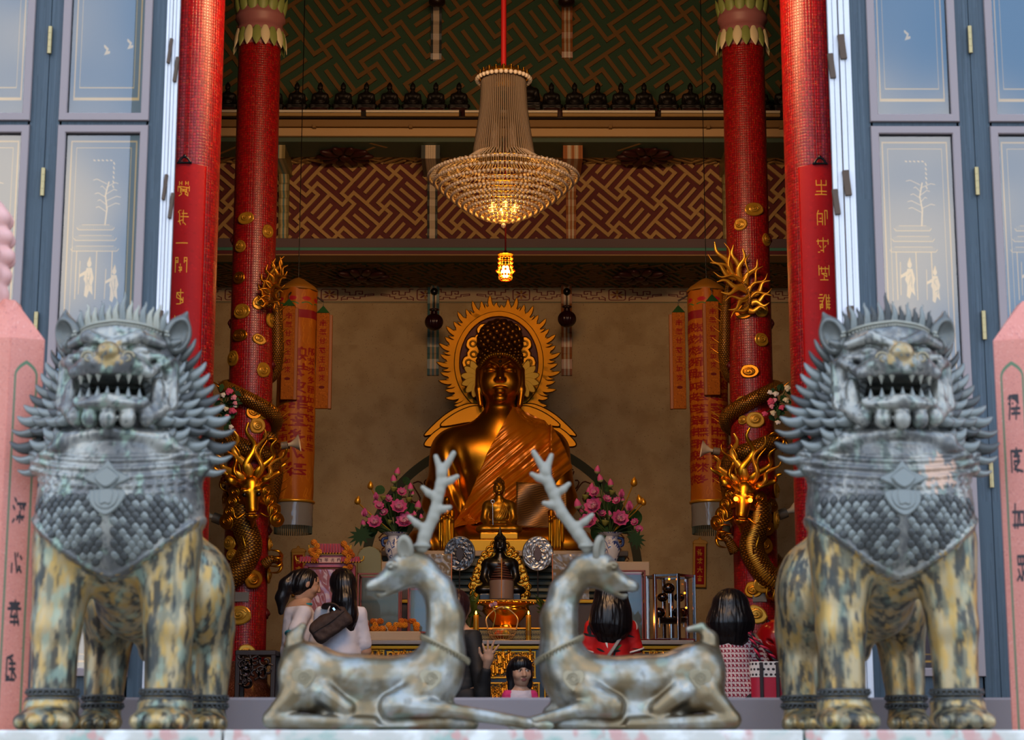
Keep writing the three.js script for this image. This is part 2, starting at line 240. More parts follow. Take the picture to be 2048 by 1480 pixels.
{
  const W = 7.2;
  const up = struct('wall_upper', box2(-6.8, 6.8, yBeam1, ySof, -D_BEAM - 0.2, -D_BEAM), maroonM, 'maroon panel wall with raised beige key fret');
  const g1 = obj('fretwork', fret(W, ySof - yBeam1, 0.042, 0.85, 0.034, 0.02), beigeBar, up, [0, (ySof + yBeam1) / 2, -D_BEAM]);
  const so = struct('ceiling_soffit', box2(-6.8, 6.8, ySof, ySof + 0.06, -D_BEAM, -D_CORN - 0.05), maroonM, 'narrow maroon soffit with beige key fret');
  obj('fretwork', fret(W, D_BEAM - D_CORN - 0.06, 0.042, 0.85, 0.034, 0.02), beigeBar, so, [0, ySof, -(D_BEAM + D_CORN + 0.05) / 2], [Math.PI / 2, 0, 0]);
  const gw = struct('wall_clerestory', box2(-6.8, 6.8, ySof + 0.06, 9.6, -D_BEAM - 0.25, -D_BEAM - 0.05), greenP, 'dark green upper wall with brown key fret');
  obj('fretwork', fret(W, 2.6, 0.057, 0.62, 0.042, 0.02), brownBar, gw, [0, ySof + 1.4, -D_BEAM - 0.05]);
  const gs = struct('ceiling_bay', box2(-6.8, 6.8, yBeam0, yBeam0 + 0.05, -D_BACK, -D_BEAM), greenP, 'green soffit over the altar with small fret');
  obj('fretwork', fret(W, D_BACK - D_BEAM - 0.3, 0.037, 0.5, 0.027, 0.012), brownBar, gs, [0, yBeam0, -(D_BACK + D_BEAM) / 2 - 0.1], [Math.PI / 2, 0, 0]);
  // long beam above the altar bay
  const bm = new THREE.Group(); bm.name = 'beam_altar'; bm.userData.kind = 'structure'; bm.userData.label = 'long painted beam of mauve, teal and dark red bands'; scene.add(bm);
  const band = (name, a, b, c, z, d, m) => obj(name, rbox(13.4, Hh(a, d) - Hh(b, d), z, 0.006, 0, (Hh(a, d) + Hh(b, d)) / 2, -d - 0.02), mat(c, { roughness: 0.6, ...m }), bm);
  band('mauve_band', 480, 499, '#5d4b52', 0.16, D_BEAM - 0.02); band('teal_band', 499, 506, '#3f8070', 0.2, D_BEAM - 0.03); band('red_band', 506, 514, '#5e1620', 0.24, D_BEAM - 0.04); band('cream_lip', 514, 517, '#9a7850', 0.27, D_BEAM - 0.045);
  // cornice shelf
  const co = new THREE.Group(); co.name = 'cornice'; co.userData.kind = 'structure'; co.userData.label = 'moulded cream and ochre cornice shelf'; scene.add(co);
  const cb = (name, a, b, c, out) => obj(name, rbox(13.4, Hh(a, D_CORN) - Hh(b, D_CORN), 0.5, 0.008, 0, (Hh(a, D_CORN) + Hh(b, D_CORN)) / 2, -D_CORN - 0.25 + out), mat(c, { roughness: 0.6 }), co);
  cb('ochre_moulding', 243, 257, '#8a6a3c', 0.06); cb('cream_moulding', 258, 274, '#c3a274', 0.03); cb('teal_moulding', 275, 284, '#44584a', 0);
  obj('dark_riser', box(13.4, 0.16, 0.3, 0, yC1 + 0.1, -D_CORN - 0.42), mat('#1a1210', { roughness: 0.7 }), co);
  obj('shelf_top', box(13.4, 0.02, 0.7, 0, yC1 + 0.01, -D_CORN - 0.3), mat('#2a1c14', { roughness: 0.7 }), co);
  for (const px of [400, 630, 822, 1020, 1220, 1415, 1560]) obj('rib', rbox(13.4 / 400, 0.03, 0.06, 0.004, Xx(px, D_CORN, 250), Hh(258, D_CORN), -D_CORN + 0.06), mat('#8a6a3c'), co);
  // frieze painted on the stucco
  const frTex = canvasTex(1024, 128, (x, w, h) => {
    x.fillStyle = '#b9a281'; x.fillRect(0, 0, w, h); x.fillStyle = '#4e5a40'; x.fillRect(0, h - 12, w, 7); x.strokeStyle = '#6a2e36'; x.lineWidth = 6; x.lineJoin = 'round';
    for (const cx of [256, 768]) {
      x.beginPath(); x.roundRect(cx - 44, 14, 88, 88, 14); x.stroke();
      for (let k = 0; k < 8; k++) { x.save(); x.translate(cx, 58); x.rotate(k * Math.PI / 4); x.fillStyle = k % 2 ? '#6a2e36' : '#a87a40'; x.beginPath(); x.ellipse(22, 0, 16, 6, 0, 0, 7); x.fill(); x.restore(); }
      for (const s of [-1, 1]) { const L = (pts) => { x.beginPath(); pts.forEach(([a, b], i) => (i ? x.lineTo(cx + s * a, b) : x.moveTo(cx + s * a, b))); x.stroke(); };
        L([[64, 14], [84, 14], [84, 38], [108, 38], [108, 62], [140, 62], [140, 30], [176, 30], [176, 54], [158, 54], [158, 44]]); L([[68, 96], [96, 96], [96, 80], [130, 80], [130, 92], [164, 92], [164, 76], [190, 76], [190, 58], [236, 52], [236, 64], [200, 70]]); L([[64, 108], [64, 84], [84, 70]]); }
    }
  }, { repeat: [1, 1] });
  const fy0 = Hh(607, D_BACK), fy1 = Hh(576, D_BACK), g = box(12.8, fy1 - fy0, 0.012, 0, (fy0 + fy1) / 2, -D_BACK + 0.006), u = g.attributes.uv, pp = g.attributes.position;
  for (let i = 0; i < u.count; i++) u.setXY(i, (pp.getX(i) + 0.32) / 2.02, (pp.getY(i) - fy0) / (fy1 - fy0));
  struct('trim_2', g, mat('#ffffff', { map: frTex, roughness: 0.85 }), 'cream frieze painted with maroon scrolls and rosettes');
  // painted arch band round the recess behind the statue
  const c = P(1003, 1150, D_BACK), r = 282 / FPX * D_BACK, arc = (r0, r1) => { const s = new THREE.Shape(); s.absarc(0, 0, r1, -0.6, Math.PI + 0.6, false); s.absarc(0, 0, r0, Math.PI + 0.6, -0.6, true); return extr(s, 0.012, 0, 48).translate(c.x, c.y, -D_BACK); };
  struct('trim_3', arc(r - 0.09, r), mat('#3d4234', { roughness: 0.85 }), 'dark green arch band painted behind the statue');
  struct('trim_4', arc(r - 0.42, r - 0.36), mat('#3d4234', { roughness: 0.85 }), 'inner dark green line of the arch');
  const sc = []; for (const s of [-1, 1]) for (let k = 0; k < 7; k++) { const a = Math.PI / 2 + s * (0.5 + k * 0.17), q = r - 0.22, pt = (da, dr) => [c.x + Math.cos(a + s * da) * (q + dr), c.y + Math.sin(a + s * da) * (q + dr), -D_BACK + 0.006];
    sc.push(tube([pt(-0.06, 0.08), pt(-0.02, -0.08), pt(0.04, -0.05), pt(0.02, 0.03), pt(-0.01, 0.01)], 0.02, { seg: 14, rad: 5, flat: 0.4 }), tube([pt(0.06, -0.09), pt(0.05, 0.05), pt(0.1, 0.09)], 0.018, { seg: 8, rad: 5, flat: 0.4 })); }
  struct('trim_5', sc, mat('#6e3d28', { roughness: 0.85 }), 'brown scroll ornament along the arch');
}
// tiled brackets that carry the beams
const tileTex = (a, b, c) => canvasTex(64, 128, (x, w, h) => { x.fillStyle = a; x.fillRect(0, 0, w, h); x.fillStyle = b; x.fillRect(0, 0, 14, h); x.fillRect(50, 0, 14, h); if (c) { x.fillStyle = c; x.fillRect(27, 0, 10, h); } x.fillStyle = 'rgba(60,45,35,0.45)'; for (let i = 0; i < w; i += 8) x.fillRect(i, 0, 1, h); for (let j = 0; j < h; j += 8) x.fillRect(0, j, w, 1); });
function bracket(label, px, dWall, pyTop, pyBot, w, tex, beamDepth, dFront, wTop) {
  const o = thing('bracket', label, 'bracket', [0, 0, 0], 0, 'tiled brackets under the beams'); o.userData.kind = 'structure'; delete o.userData.category;
  const m = mat('#ffffff', { map: tex, roughness: 0.35 }), x = Xx(px, dWall, pyTop), y1 = Hh(pyTop, dWall), y0 = Hh(pyBot, dWall), n = 4, L = y1 - y0, z = -dWall;
  // stepped side profile, extruded across the width
  const pts = [[0, y1], [0, y0]]; for (let k = 0; k < n; k++) { const yb = y0 + L * 0.72 * k / n, yt = y0 + L * 0.72 * (k + 1) / n, r = 0.05 + k * 0.018; pts.push([r * 0.6, yb + 0.005], [r, lerp(yb, yt, 0.3)], [r, lerp(yb, yt, 0.75)], [r * 0.62, yt - 0.004]); }
  pts.push([0.16, y0 + L * 0.86], [beamDepth, y1 - 0.1], [beamDepth, y1]);
  const g = extr(poly(pts), w).rotateY(-Math.PI / 2).translate(x + w / 2, 0, z), u = g.attributes.uv, p = g.attributes.position;
  for (let i = 0; i < u.count; i++) u.setXY(i, (p.getX(i) - x + w / 2) / w, p.getY(i) * 6);
  obj('corbel', g, m, o);
  if (dFront) { const g2 = box2(x - wTop / 2, x + wTop / 2, y1 - 0.16, y1, -dWall, -dFront), u2 = g2.attributes.uv, p2 = g2.attributes.position; for (let i = 0; i < u2.count; i++) u2.setXY(i, (p2.getX(i) - x + wTop / 2) / wTop, p2.getY(i) * 6 + p2.getZ(i) * 6); obj('beam_end', g2, m, o); }
  return o;
}
{
  const tb = tileTex('#cbb48e', '#4f7f84', '#5b8f98'), to = tileTex('#d3c4a8', '#a8622c', '#b06a30'), tk = tileTex('#d8c8b0', '#3c4648', null), tg = tileTex('#c9b98a', '#8c7f50', '#5b8f98');
  bracket('blue striped tiled bracket above the altar bay, carrying the beam', 868, D_BACK, 517, 752, 0.12, tb, 0.3, D_BEAM + 0.2, 0.19); bracket('orange striped tiled bracket above the altar bay, carrying the beam', 1132, D_BACK, 517, 752, 0.11, to, 0.3, D_BEAM + 0.2, 0.19);
  bracket('black and white tiled bracket on the maroon fret wall', 866, D_BEAM, 325, 482, 0.1, tk, 0.25, D_CORN + 0.1, 0.18); bracket('orange and white tiled bracket on the maroon fret wall', 1141, D_BEAM, 325, 482, 0.1, to, 0.25, D_CORN + 0.1, 0.19);
  bracket('black striped tiled bracket on the green fret wall', 874, D_BEAM + 0.05, -90, 122, 0.11, tk, 0.3); bracket('copper striped tiled bracket on the green fret wall', 1133, D_BEAM + 0.05, -90, 118, 0.11, to, 0.3);
  bracket('yellow tiled bracket beside the column with pink flowers facing the vases', 571, D_BEAM, 325, 480, 0.1, tg, 0.25, D_CORN + 0.1, 0.14); bracket('yellow tiled bracket beside the column with the lit dragon eyes', 1452, D_BEAM, 325, 480, 0.1, tg, 0.25, D_CORN + 0.1, 0.14);
  for (const [px, py, d, ry, m, l] of [[690, 308, 17.9, ySof, 0, 'maroon soffit, facing the blue bracket'], [1290, 303, 17.9, ySof, 0, 'maroon soffit, facing the orange bracket'], [724, 543, 18.85, yBeam0, 0, 'green soffit beside the blue bracket'], [1280, 541, 18.85, yBeam0, 0, 'green soffit beside the orange bracket']]) {
    const o = thing('ceiling_rosette', 'dark red carved rosette on the ' + l, 'rosette', [Xx(px, d, py), ry - 0.02, -d], 0, 'carved rosettes on the soffits'), M1 = mat('#3a1512', { roughness: 0.5 });
    obj('disc', new THREE.SphereGeometry(0.22, 24, 10).scale(1.15, 0.14, 1), M1, o);
    const pg = new THREE.SphereGeometry(0.09, 10, 6).scale(1, 0.35, 0.5).translate(0.16, -0.03, 0); for (let k = 0; k < 10; k++) obj('petal', pg, M1, o, [0, 0, 0], [0, k * Math.PI / 5, 0], [1.15, 1, 1]);
    obj('boss', new THREE.SphereGeometry(0.06, 10, 6).scale(1, 0.6, 1).translate(0, -0.04, 0), M1, o);
  }
}
// ---------- folding doors ----------
const woodTex = canvasTex(256, 512, (x, w, h) => { x.fillStyle = '#38464f'; x.fillRect(0, 0, w, h); const R = rngOf(21); for (let i = 0; i < 900; i++) { x.strokeStyle = css(...[[40, 54, 66], [62, 78, 88], [30, 40, 50], [80, 92, 100]][(R() * 4) | 0], 0.35); x.lineWidth = 0.6 + R() * 1.6; const a = R() * w, b = R() * h, l = 20 + R() * 150; x.beginPath(); x.moveTo(a, b); x.lineTo(a + (R() - 0.5) * 3, b + l); x.stroke(); } }, { repeat: [2, 0.7] });
const doorM = mat('#ffffff', { map: woodTex, roughness: 0.5 }), mouldM = mat('#93827f', { roughness: 0.45 }), paneM = mat('#ffffff', { transmission: 1, thickness: 0, roughness: 0.0, ior: 2.1 });
const whitePaint = canvasTex(128, 1024, (x, w, h) => { x.fillStyle = '#e2e0e2'; x.fillRect(0, 0, w, h); const R = rngOf(23); for (let i = 0; i < 60; i++) { x.fillStyle = css(120, 105, 92, 0.25 + R() * 0.4); const a = R() * w, b = R() * h; x.fillRect(a, b, 1 + R() * 2, 12 + R() * 70); } });
const whiteM = mat('#ffffff', { map: whitePaint, roughness: 0.6 }), rustM = mat('#5d4a3c', { metalness: 0.4, roughness: 0.7 }), hingeM = mat('#a8946a', { metalness: 0.9, roughness: 0.35 });
function doorArt(seed, tall) {
  const h = tall ? 1792 : 768;
  return canvasTex(384, h, (x, w) => {
    const R = rngOf(seed); x.fillStyle = '#23272c'; x.fillRect(0, 0, w, h);
    const G1 = '#b98628', G2 = '#b98f50', line = (pts, lw, c = G1) => { x.strokeStyle = c; x.lineWidth = lw; x.lineCap = 'round'; x.beginPath(); pts.forEach(([a, b], i) => (i ? x.lineTo(a, b) : x.moveTo(a, b))); x.stroke(); };
    x.strokeStyle = G1; x.lineWidth = 6; x.strokeRect(52, 46, w - 104, h - 92); x.lineWidth = 2.5; x.strokeRect(74, 68, w - 148, h - 136);
    const tree = (a, b, s) => { line([[a, b], [a + 6 * s, b - 60 * s], [a - 4 * s, b - 110 * s], [a + 10 * s, b - 160 * s]], 7 * s, G2); for (let k = 0; k < 9; k++) { const t = b - (50 + k * 13) * s, d = (k % 2 ? 1 : -1) * (20 + R() * 34) * s; line([[a, t], [a + d, t - 18 * s], [a + d * 1.4, t - 14 * s]], 3 * s, G2); } };
    const roof = (a, b, wd) => { for (let k = 0; k < 3; k++) { const q = wd - k * 22; line([[a - q / 2 - 8, b - k * 36 - 8], [a - q / 2, b - k * 36], [a + q / 2, b - k * 36], [a + q / 2 + 8, b - k * 36 - 8]], 3); for (let t = -q / 2; t < q / 2; t += 8) line([[a + t, b - k * 36 - 3], [a + t + 2, b - k * 36 - 15]], 1.4); line([[a - q / 2 + 14, b - k * 36 - 17], [a + q / 2 - 14, b - k * 36 - 17]], 2); } for (const t of [-0.4, 0.05, 0.4]) line([[a + t * wd, b], [a + t * wd, b + 160]], 4); };
    const man = (a, b, s) => { const body = (pts, c) => { x.fillStyle = c; x.beginPath(); pts.forEach(([u, v], i) => (i ? x.lineTo(a + u * s, b + v * s) : x.moveTo(a + u * s, b + v * s))); x.closePath(); x.fill(); }; const f = R() < 0.5 ? 1 : -1; body([[-10, -40], [10, -40], [20, -8], [14, 10], [18, 44], [4, 30], [-4, 52], [-16, 44], [-12, 8], [-20, -6]], G2); body([[f * 8, -34], [f * 36, -20], [f * 38, -10], [f * 10, -20]], G2); x.fillStyle = G2; x.beginPath(); x.ellipse(a, b - 52 * s, 9 * s, 11 * s, 0, 0, 7); x.fill(); body([[-6, -62], [6, -62], [2, -76]], G1); line([[a + f * 36 * s, b - 60 * s], [a + f * 38 * s, b + 40 * s]], 3 * s); x.strokeStyle = '#5a4424'; x.lineWidth = 1.6; for (let k = 0; k < 6; k++) { x.beginPath(); x.moveTo(a - 12 * s + R() * 22 * s, b - 30 * s + R() * 50 * s); x.lineTo(a - 12 * s + R() * 22 * s, b - 30 * s + R() * 60 * s); x.stroke(); } };
    if (tall) { for (let k = 0; k < 5; k++) line([[150 + k * 18, 110], [156 + k * 18, 112]], 5, G2); for (let k = 0; k < 6; k++) line([[236, 118 + k * 16], [240, 124 + k * 16]], 5, G2); tree(210, 330, 0.9); roof(170, 420, 190); for (const [a, b, s] of [[150, 520, 1.1], [258, 540, 1], [140, 740, 1], [240, 760, 1.15], [190, 960, 1.1], [290, 1010, 0.8], [150, 1190, 1.1], [240, 1230, 1], [180, 1440, 1.1], [270, 1520, 1]]) man(a, b, s); }
    else { tree(220, 330, 1.4); tree(150, 300, 0.9); for (let k = 0; k < 9; k++) { const a = 110 + R() * 170, b = 120 + R() * 520; line([[a, b], [a + 14, b + 6], [a + 6, b + 14], [a + 22, b + 12]], 6, G2); } line([[90, 460], [180, 430], [220, 470], [300, 440]], 3); }
  }, { clamp: true });
}
const artTall = [doorArt(31, true), doorArt(32, true)], artShort = [doorArt(33, false), doorArt(34, false)];
let doorNo = 0;
function doorLeaf(x0, x1, f0, f1, label, v) {
  const o = new THREE.Group(); o.name = 'door_' + ++doorNo; o.userData.kind = 'structure'; o.userData.label = label; scene.add(o);
  const z = -D_DOOR, yb = 0.12, yt = 5.35, rows = [[1352, 254], [243, -560]].map(([a, b]) => [Hh(a, D_DOOR), Math.min(Hh(b, D_DOOR), 5.2)]);
  const t = 0.045, fw = 0.031;
  const stile = []; stile.push(box2(x0, f0 + 0.01, yb, yt, z - t, z), box2(f1 - 0.01, x1, yb, yt, z - t, z)); let prev = yb; for (const [a, b] of rows) { stile.push(box2(f0, f1, prev, a + 0.01, z - t, z)); prev = b - 0.01; } stile.push(box2(f0, f1, prev, yt, z - t, z));
  const sg = merge(stile), u = sg.attributes.uv, p = sg.attributes.position; for (let i = 0; i < u.count; i++) u.setXY(i, p.getX(i), p.getY(i));
  obj('stile_frame', sg, doorM, o);
  rows.forEach(([a, b], k) => {
    const w = f1 - f0, h = b - a, prof = (L) => { const g = extr(poly([[0, 0], [L, 0], [L - fw, fw], [fw, fw]]), 0.014, 0.004); return g; };
    for (const [L, px, py, rz] of [[w, f0, a, 0], [h, f1, a, Math.PI / 2], [w, f1, b, Math.PI], [h, f0, b, -Math.PI / 2]]) obj('moulding', prof(L), mouldM, o, [px, py, z + 0.001], [0, 0, rz]);
    const pm = mat('#ffffff', { map: (k ? artShort : artTall)[v], roughness: 0.5 });
    const pg = box2(f0 + 0.01, f1 - 0.01, a + 0.01, b - 0.01, z - 0.034, z - 0.026), pu = pg.attributes.uv, pp = pg.attributes.position; for (let i = 0; i < pu.count; i++) pu.setXY(i, (pp.getX(i) - f0) / w, (pp.getY(i) - a) / h);
    obj('painted_panel', pg, pm, o);
    obj('pane', new THREE.PlaneGeometry(w - 2 * fw + 0.01, h - 2 * fw + 0.01).translate((f0 + f1) / 2, (a + b) / 2, z - 0.008), paneM, o);
  });
  return o;
}
const xL = (px) => Xx(px, D_DOOR, 245), hingeG = merge([0, 1, 2, 3].map((k) => cyl(0.011, 0.011, 0.033, 10, 0, (k - 1.5) * 0.034, 0)));
{
  doorLeaf(xL(-150), xL(92), xL(-115), xL(60), 'dark blue folding door leaf beside the carved pink post', 0);
  const b = doorLeaf(xL(93.5), xL(326), xL(119), xL(297), 'dark blue folding door leaf with painted glass behind the greener lion', 1);
  const c = doorLeaf(xL(1707), xL(1946), xL(1741), xL(1917), 'dark blue folding door leaf with painted glass behind the greyer lion', 0);
  doorLeaf(xL(1947.5), xL(2190), xL(1979), xL(2160), 'dark blue folding door leaf beside the plain pink post', 1);
  for (const py of [84, 367, 655, 950]) { obj('hinge', hingeG, hingeM, b, [xL(93), Hh(py, D_DOOR), -D_DOOR + 0.014]); obj('hinge', hingeG, hingeM, c, [xL(1946.7), Hh(py - 4, D_DOOR), -D_DOOR + 0.014]); }
  // leaves folded back, seen edge-on as white strips
  for (const [pa, pb, l, hy] of [[327, 338, 'white painted edge of a folded door leaf with rusty hinges, against the blue door of the greener lion', 105], [340, 352, 'white painted edge of a folded door leaf next to the board reading one', 142], [1662, 1681, 'white painted edge of a folded door leaf next to the board with small side writing', 133], [1684, 1706, 'white painted edge of a folded door leaf against the blue door of the greyer lion', 95]]) {
    const o = new THREE.Group(); o.name = 'door_' + ++doorNo; o.userData.kind = 'structure'; o.userData.label = l; scene.add(o);
    const x0 = xL(pa), x1 = xL(pb), w = x1 - x0, z = -D_DOOR + 0.01; obj('leaf_body', box2(x0 + 0.002, x1 - 0.002, 0.12, 5.35, z - 0.05, z - 0.012), doorM, o);
    const g = merge([box2(x0, x0 + w * 0.42, 0.12, 5.35, z - 0.02, z), box2(x0 + w * 0.5, x1, 0.12, 5.35, z - 0.02, z - 0.004)]); obj('white_edge', g, whiteM, o);
    for (const k of [0, 1, 2, 3]) obj('rusty_hinge', rbox(w * 0.6, 0.125, 0.02, 0.004), rustM, o, [lerp(x0, x1, pa > 1000 ? 0.2 : 0.8), Hh(hy + k * 272, D_DOOR), z + 0.004], [0, 0, pa > 1000 ? 0.1 : -0.1]);
  }
}
// ---------- pink granite posts ----------
const pinkBase = (x, w, h, seed) => { x.fillStyle = '#d6826e'; x.fillRect(0, 0, w, h); const R = rngOf(seed); speckle(x, w, h, w * h / 90, ['#df9380', '#cb7462', '#e4a592', '#c06a5c'], 0.8, 2.6, R); speckle(x, w, h, w * h / 900, ['#8a3c3a', '#6e3030', '#9c5450'], 0.6, 2.2, R); };
const pinkM = mat('#ffffff', { map: canvasTex(512, 512, (x, w, h) => pinkBase(x, w, h, 41), { repeat: [3, 3] }), roughness: 0.4 });
function post(name, label, side, chars, finial) {
  const d = 7.0, o = thing(name, label, 'post'), edge = side < 0 ? Xx(84, d, 680) : Xx(1992, d, 680), yTopF = Hh(676, d), yb = yTop, s = side;
  const fw = 0.118, cw = 0.16, zc = 0.045, th = Math.atan2(zc, fw), xf = edge + s * fw, xc = edge + s * (fw + cw / 2);
  const plan = poly([[xf, 0], [xf + s * cw, 0], [xf + s * (cw + fw), zc], [xf + s * (cw + fw), 0.3], [edge + s * 0.085, 0.3], [edge, zc]]);
  const g = extr(plan, yTopF - yb, 0).rotateX(-Math.PI / 2).translate(0, yb, -d), uvm = (g) => { const u = g.attributes.uv, p = g.attributes.position; for (let i = 0; i < u.count; i++) u.setXY(i, p.getX(i) + p.getZ(i) * 0.3, p.getY(i)); return g; };
  obj('shaft', uvm(g), pinkM, o);
  // sloping shoulders
  const W = cw + 2 * fw, cap = new THREE.BufferGeometry(), cx = xc, hw = W / 2, Y = yTopF, hy = 0.17, tw = 0.06, ring = (r, y) => [[-r, y, 0.02], [-r * 0.45, y, 0.06 * r / hw + 0.0], [r * 0.45, y, 0.06 * r / hw], [r, y, 0.02], [r, y, -0.3 + (hw - r) * 0.6], [-r, y, -0.3 + (hw - r) * 0.6]];
  const r0 = ring(hw, 0).map(([a, b, c], i) => [a, 0, [-zc, 0, 0, -zc, -0.3, -0.3][i]]), r1 = ring(tw, hy).map(([a, b, c], i) => [a, hy, [-0.11, -0.09, -0.09, -0.11, -0.2, -0.2][i]]), ps = [], id = [];
  r0[s < 0 ? 4 : 5][0] += s * 0.085; r0[1][0] = -cw / 2; r0[2][0] = cw / 2; [...r0, ...r1].forEach((p) => ps.push(...p)); for (let i = 0; i < 6; i++) { const j = (i + 1) % 6; id.push(i, j, i + 6, j, j + 6, i + 6); } id.push(6, 7, 8, 6, 8, 9, 6, 9, 10, 6, 10, 11);
  cap.setAttribute('position', new THREE.Float32BufferAttribute(ps, 3)); cap.setIndex(id); const cg = cap.toNonIndexed(); cg.computeVertexNormals(); cg.setAttribute('uv', new THREE.Float32BufferAttribute(new Float32Array(cg.attributes.position.count * 2), 2)); { const u = cg.attributes.uv, p = cg.attributes.position; for (let i = 0; i < u.count; i++) u.setXY(i, p.getX(i), p.getY(i) + p.getZ(i)); }
  obj('shoulder', cg, pinkM, o, [cx, Y, -d]);
  if (finial) { // carved cloud finial
    const L = []; for (let k = 0; k < 5; k++) { const y = 0.04 + k * 0.075, r = 0.085 - Math.abs(k - 2.2) * 0.012; for (let a = 0; a < 7; a++) L.push(E(Math.cos(a * 0.9 + k) * r, y, Math.sin(a * 0.9 + k) * r, 0.036, 0.034, 0.036, 0.014)); } L.push(C(0, 0, 0, 0.08, 0, 0.36, 0, 0.07, 0.03));
    obj('finial', nets(field(L), [-0.16, -0.05, -0.16], [0.16, 0.46, 0.16], 0.009), mat('#dfa79c', { roughness: 0.6 }), o, [edge - 0.035 + s * 0.225, Hh(612, d + 0.12), -d - 0.12]); }
  const tx = canvasTex(256, 1536, (x, w, h) => { pinkBase(x, w, h, 43 + s); x.strokeStyle = '#5c7450'; x.lineWidth = 15; x.beginPath(); x.moveTo(46, h); x.lineTo(46, 150); x.quadraticCurveTo(50, 120, 128, 96); x.quadraticCurveTo(206, 120, 210, 150); x.lineTo(210, h); x.stroke(); x.fillStyle = 'rgba(60,80,50,0.5)'; const R = rngOf(9); for (let i = 0; i < 260; i++) { const q = R() < 0.5 ? 46 : 210; x.fillRect(q - 8 + R() * 14, 150 + R() * (h - 150), 2, 2); } chars.forEach(([k, py]) => { const yy = (Hh(676, d) - Hh(py, d)) / (yTopF - yb) * h; glyph(x, k, 128, yy, 92, '#241414', 12); }); }, { clamp: true });
  const Lf = Math.hypot(fw, zc);
  obj('inscribed_face', box(Lf - 0.004, yTopF - yb, 0.006).translate(0, (yTopF - yb) / 2, 0), mat('#ffffff', { map: tx, roughness: 0.4 }), o, [(edge + xf) / 2, yb, -d - zc / 2 + 0.0015], [0, -s * th, 0]);
  return o;
}
post('granite_post', 'pink granite post with a carved cloud finial and brush characters', -1, [['shen', 1020], ['xin', 1125], ['feng', 1225], ['chen', 1335]], true);
post('granite_post', 'pink granite post with plain sloping shoulder beside the greyer lion', 1, [['de', 812], ['du', 918], ['ru', 1030], ['zhong', 1135]], false);

// ---------- tall apartment block across the street, mirrored by the door glass ----------
{
  const o = thing('apartment_block', 'pale grey green apartment block across the street', 'building', [-9.2, yGround, 52]), W = 10, H = 40;
  obj('wall', box(W, H, 8, 0, H / 2, 4), mat('#b4c4be', { roughness: 0.8 }), o);
  const wg = box(1.5, 1.5, 0.15), wm = mat('#39474b', { roughness: 0.2 }), sg = box(1.8, 0.12, 0.3), sm = mat('#a9b4ae');
  for (let i = 0; i < 3; i++) for (let j = 0; j < 12; j++) { const w = obj('window', wg, wm, o, [-3 + i * 3, 3 + j * 3, -0.02]); obj('sill', sg, sm, w, [0, -0.82, -0.1]); }
}
// ---------- red mosaic pillars ----------
const mosaicTex = canvasTex(512, 512, (x, w, h) => { x.fillStyle = '#5e1010'; x.fillRect(0, 0, w, h); const R = rngOf(51), n = 32, q = w / n; for (let j = 0; j < n; j++) for (let i = 0; i < n; i++) { const r = 116 + R() * 40, g = 6 + R() * 16; x.fillStyle = css(r, g, 14 + R() * 10); x.fillRect(i * q + 1.2, j * q + 1.2, q - 2.2, q - 2.2); if (R() < 0.22) { x.fillStyle = css(214, 150, 70, 0.35 + R() * 0.4); R() < 0.5 ? x.fillRect(i * q, j * q, q, 1.6) : x.fillRect(i * q, j * q, 1.6, q); } } });
const mosaicBump = canvasTex(512, 512, (x, w, h) => { x.fillStyle = '#000'; x.fillRect(0, 0, w, h); const R = rngOf(52), n = 32, q = w / n; for (let j = 0; j < n; j++) for (let i = 0; i < n; i++) { const v = 170 + R() * 85; x.fillStyle = css(v, v, v); x.fillRect(i * q + 1.5, j * q + 1.5, q - 3, q - 3); } }, { data: true });
function mosaic(r, h) { const a = mosaicTex.clone(), b = mosaicBump.clone(); a.repeat.set(2 * Math.PI * r / 0.62, h / 0.62); b.repeat.copy(a.repeat); a.needsUpdate = b.needsUpdate = true; return mat('#ffffff', { map: a, bumpMap: b, bumpScale: 0.0012, roughness: 0.3, specularIntensity: 0.8 }); }
const redLac = mat('#b80a0c', { roughness: 0.32 }), granite = mat('#ffffff', { map: canvasTex(256, 256, (x, w, h) => { x.fillStyle = '#5a3426'; x.fillRect(0, 0, w, h); speckle(x, w, h, 5000, ['#3c2018', '#74483a', '#8a5a48', '#4a2a20'], 0.6, 1.8); }, { repeat: [4, 2] }), roughness: 0.18 });
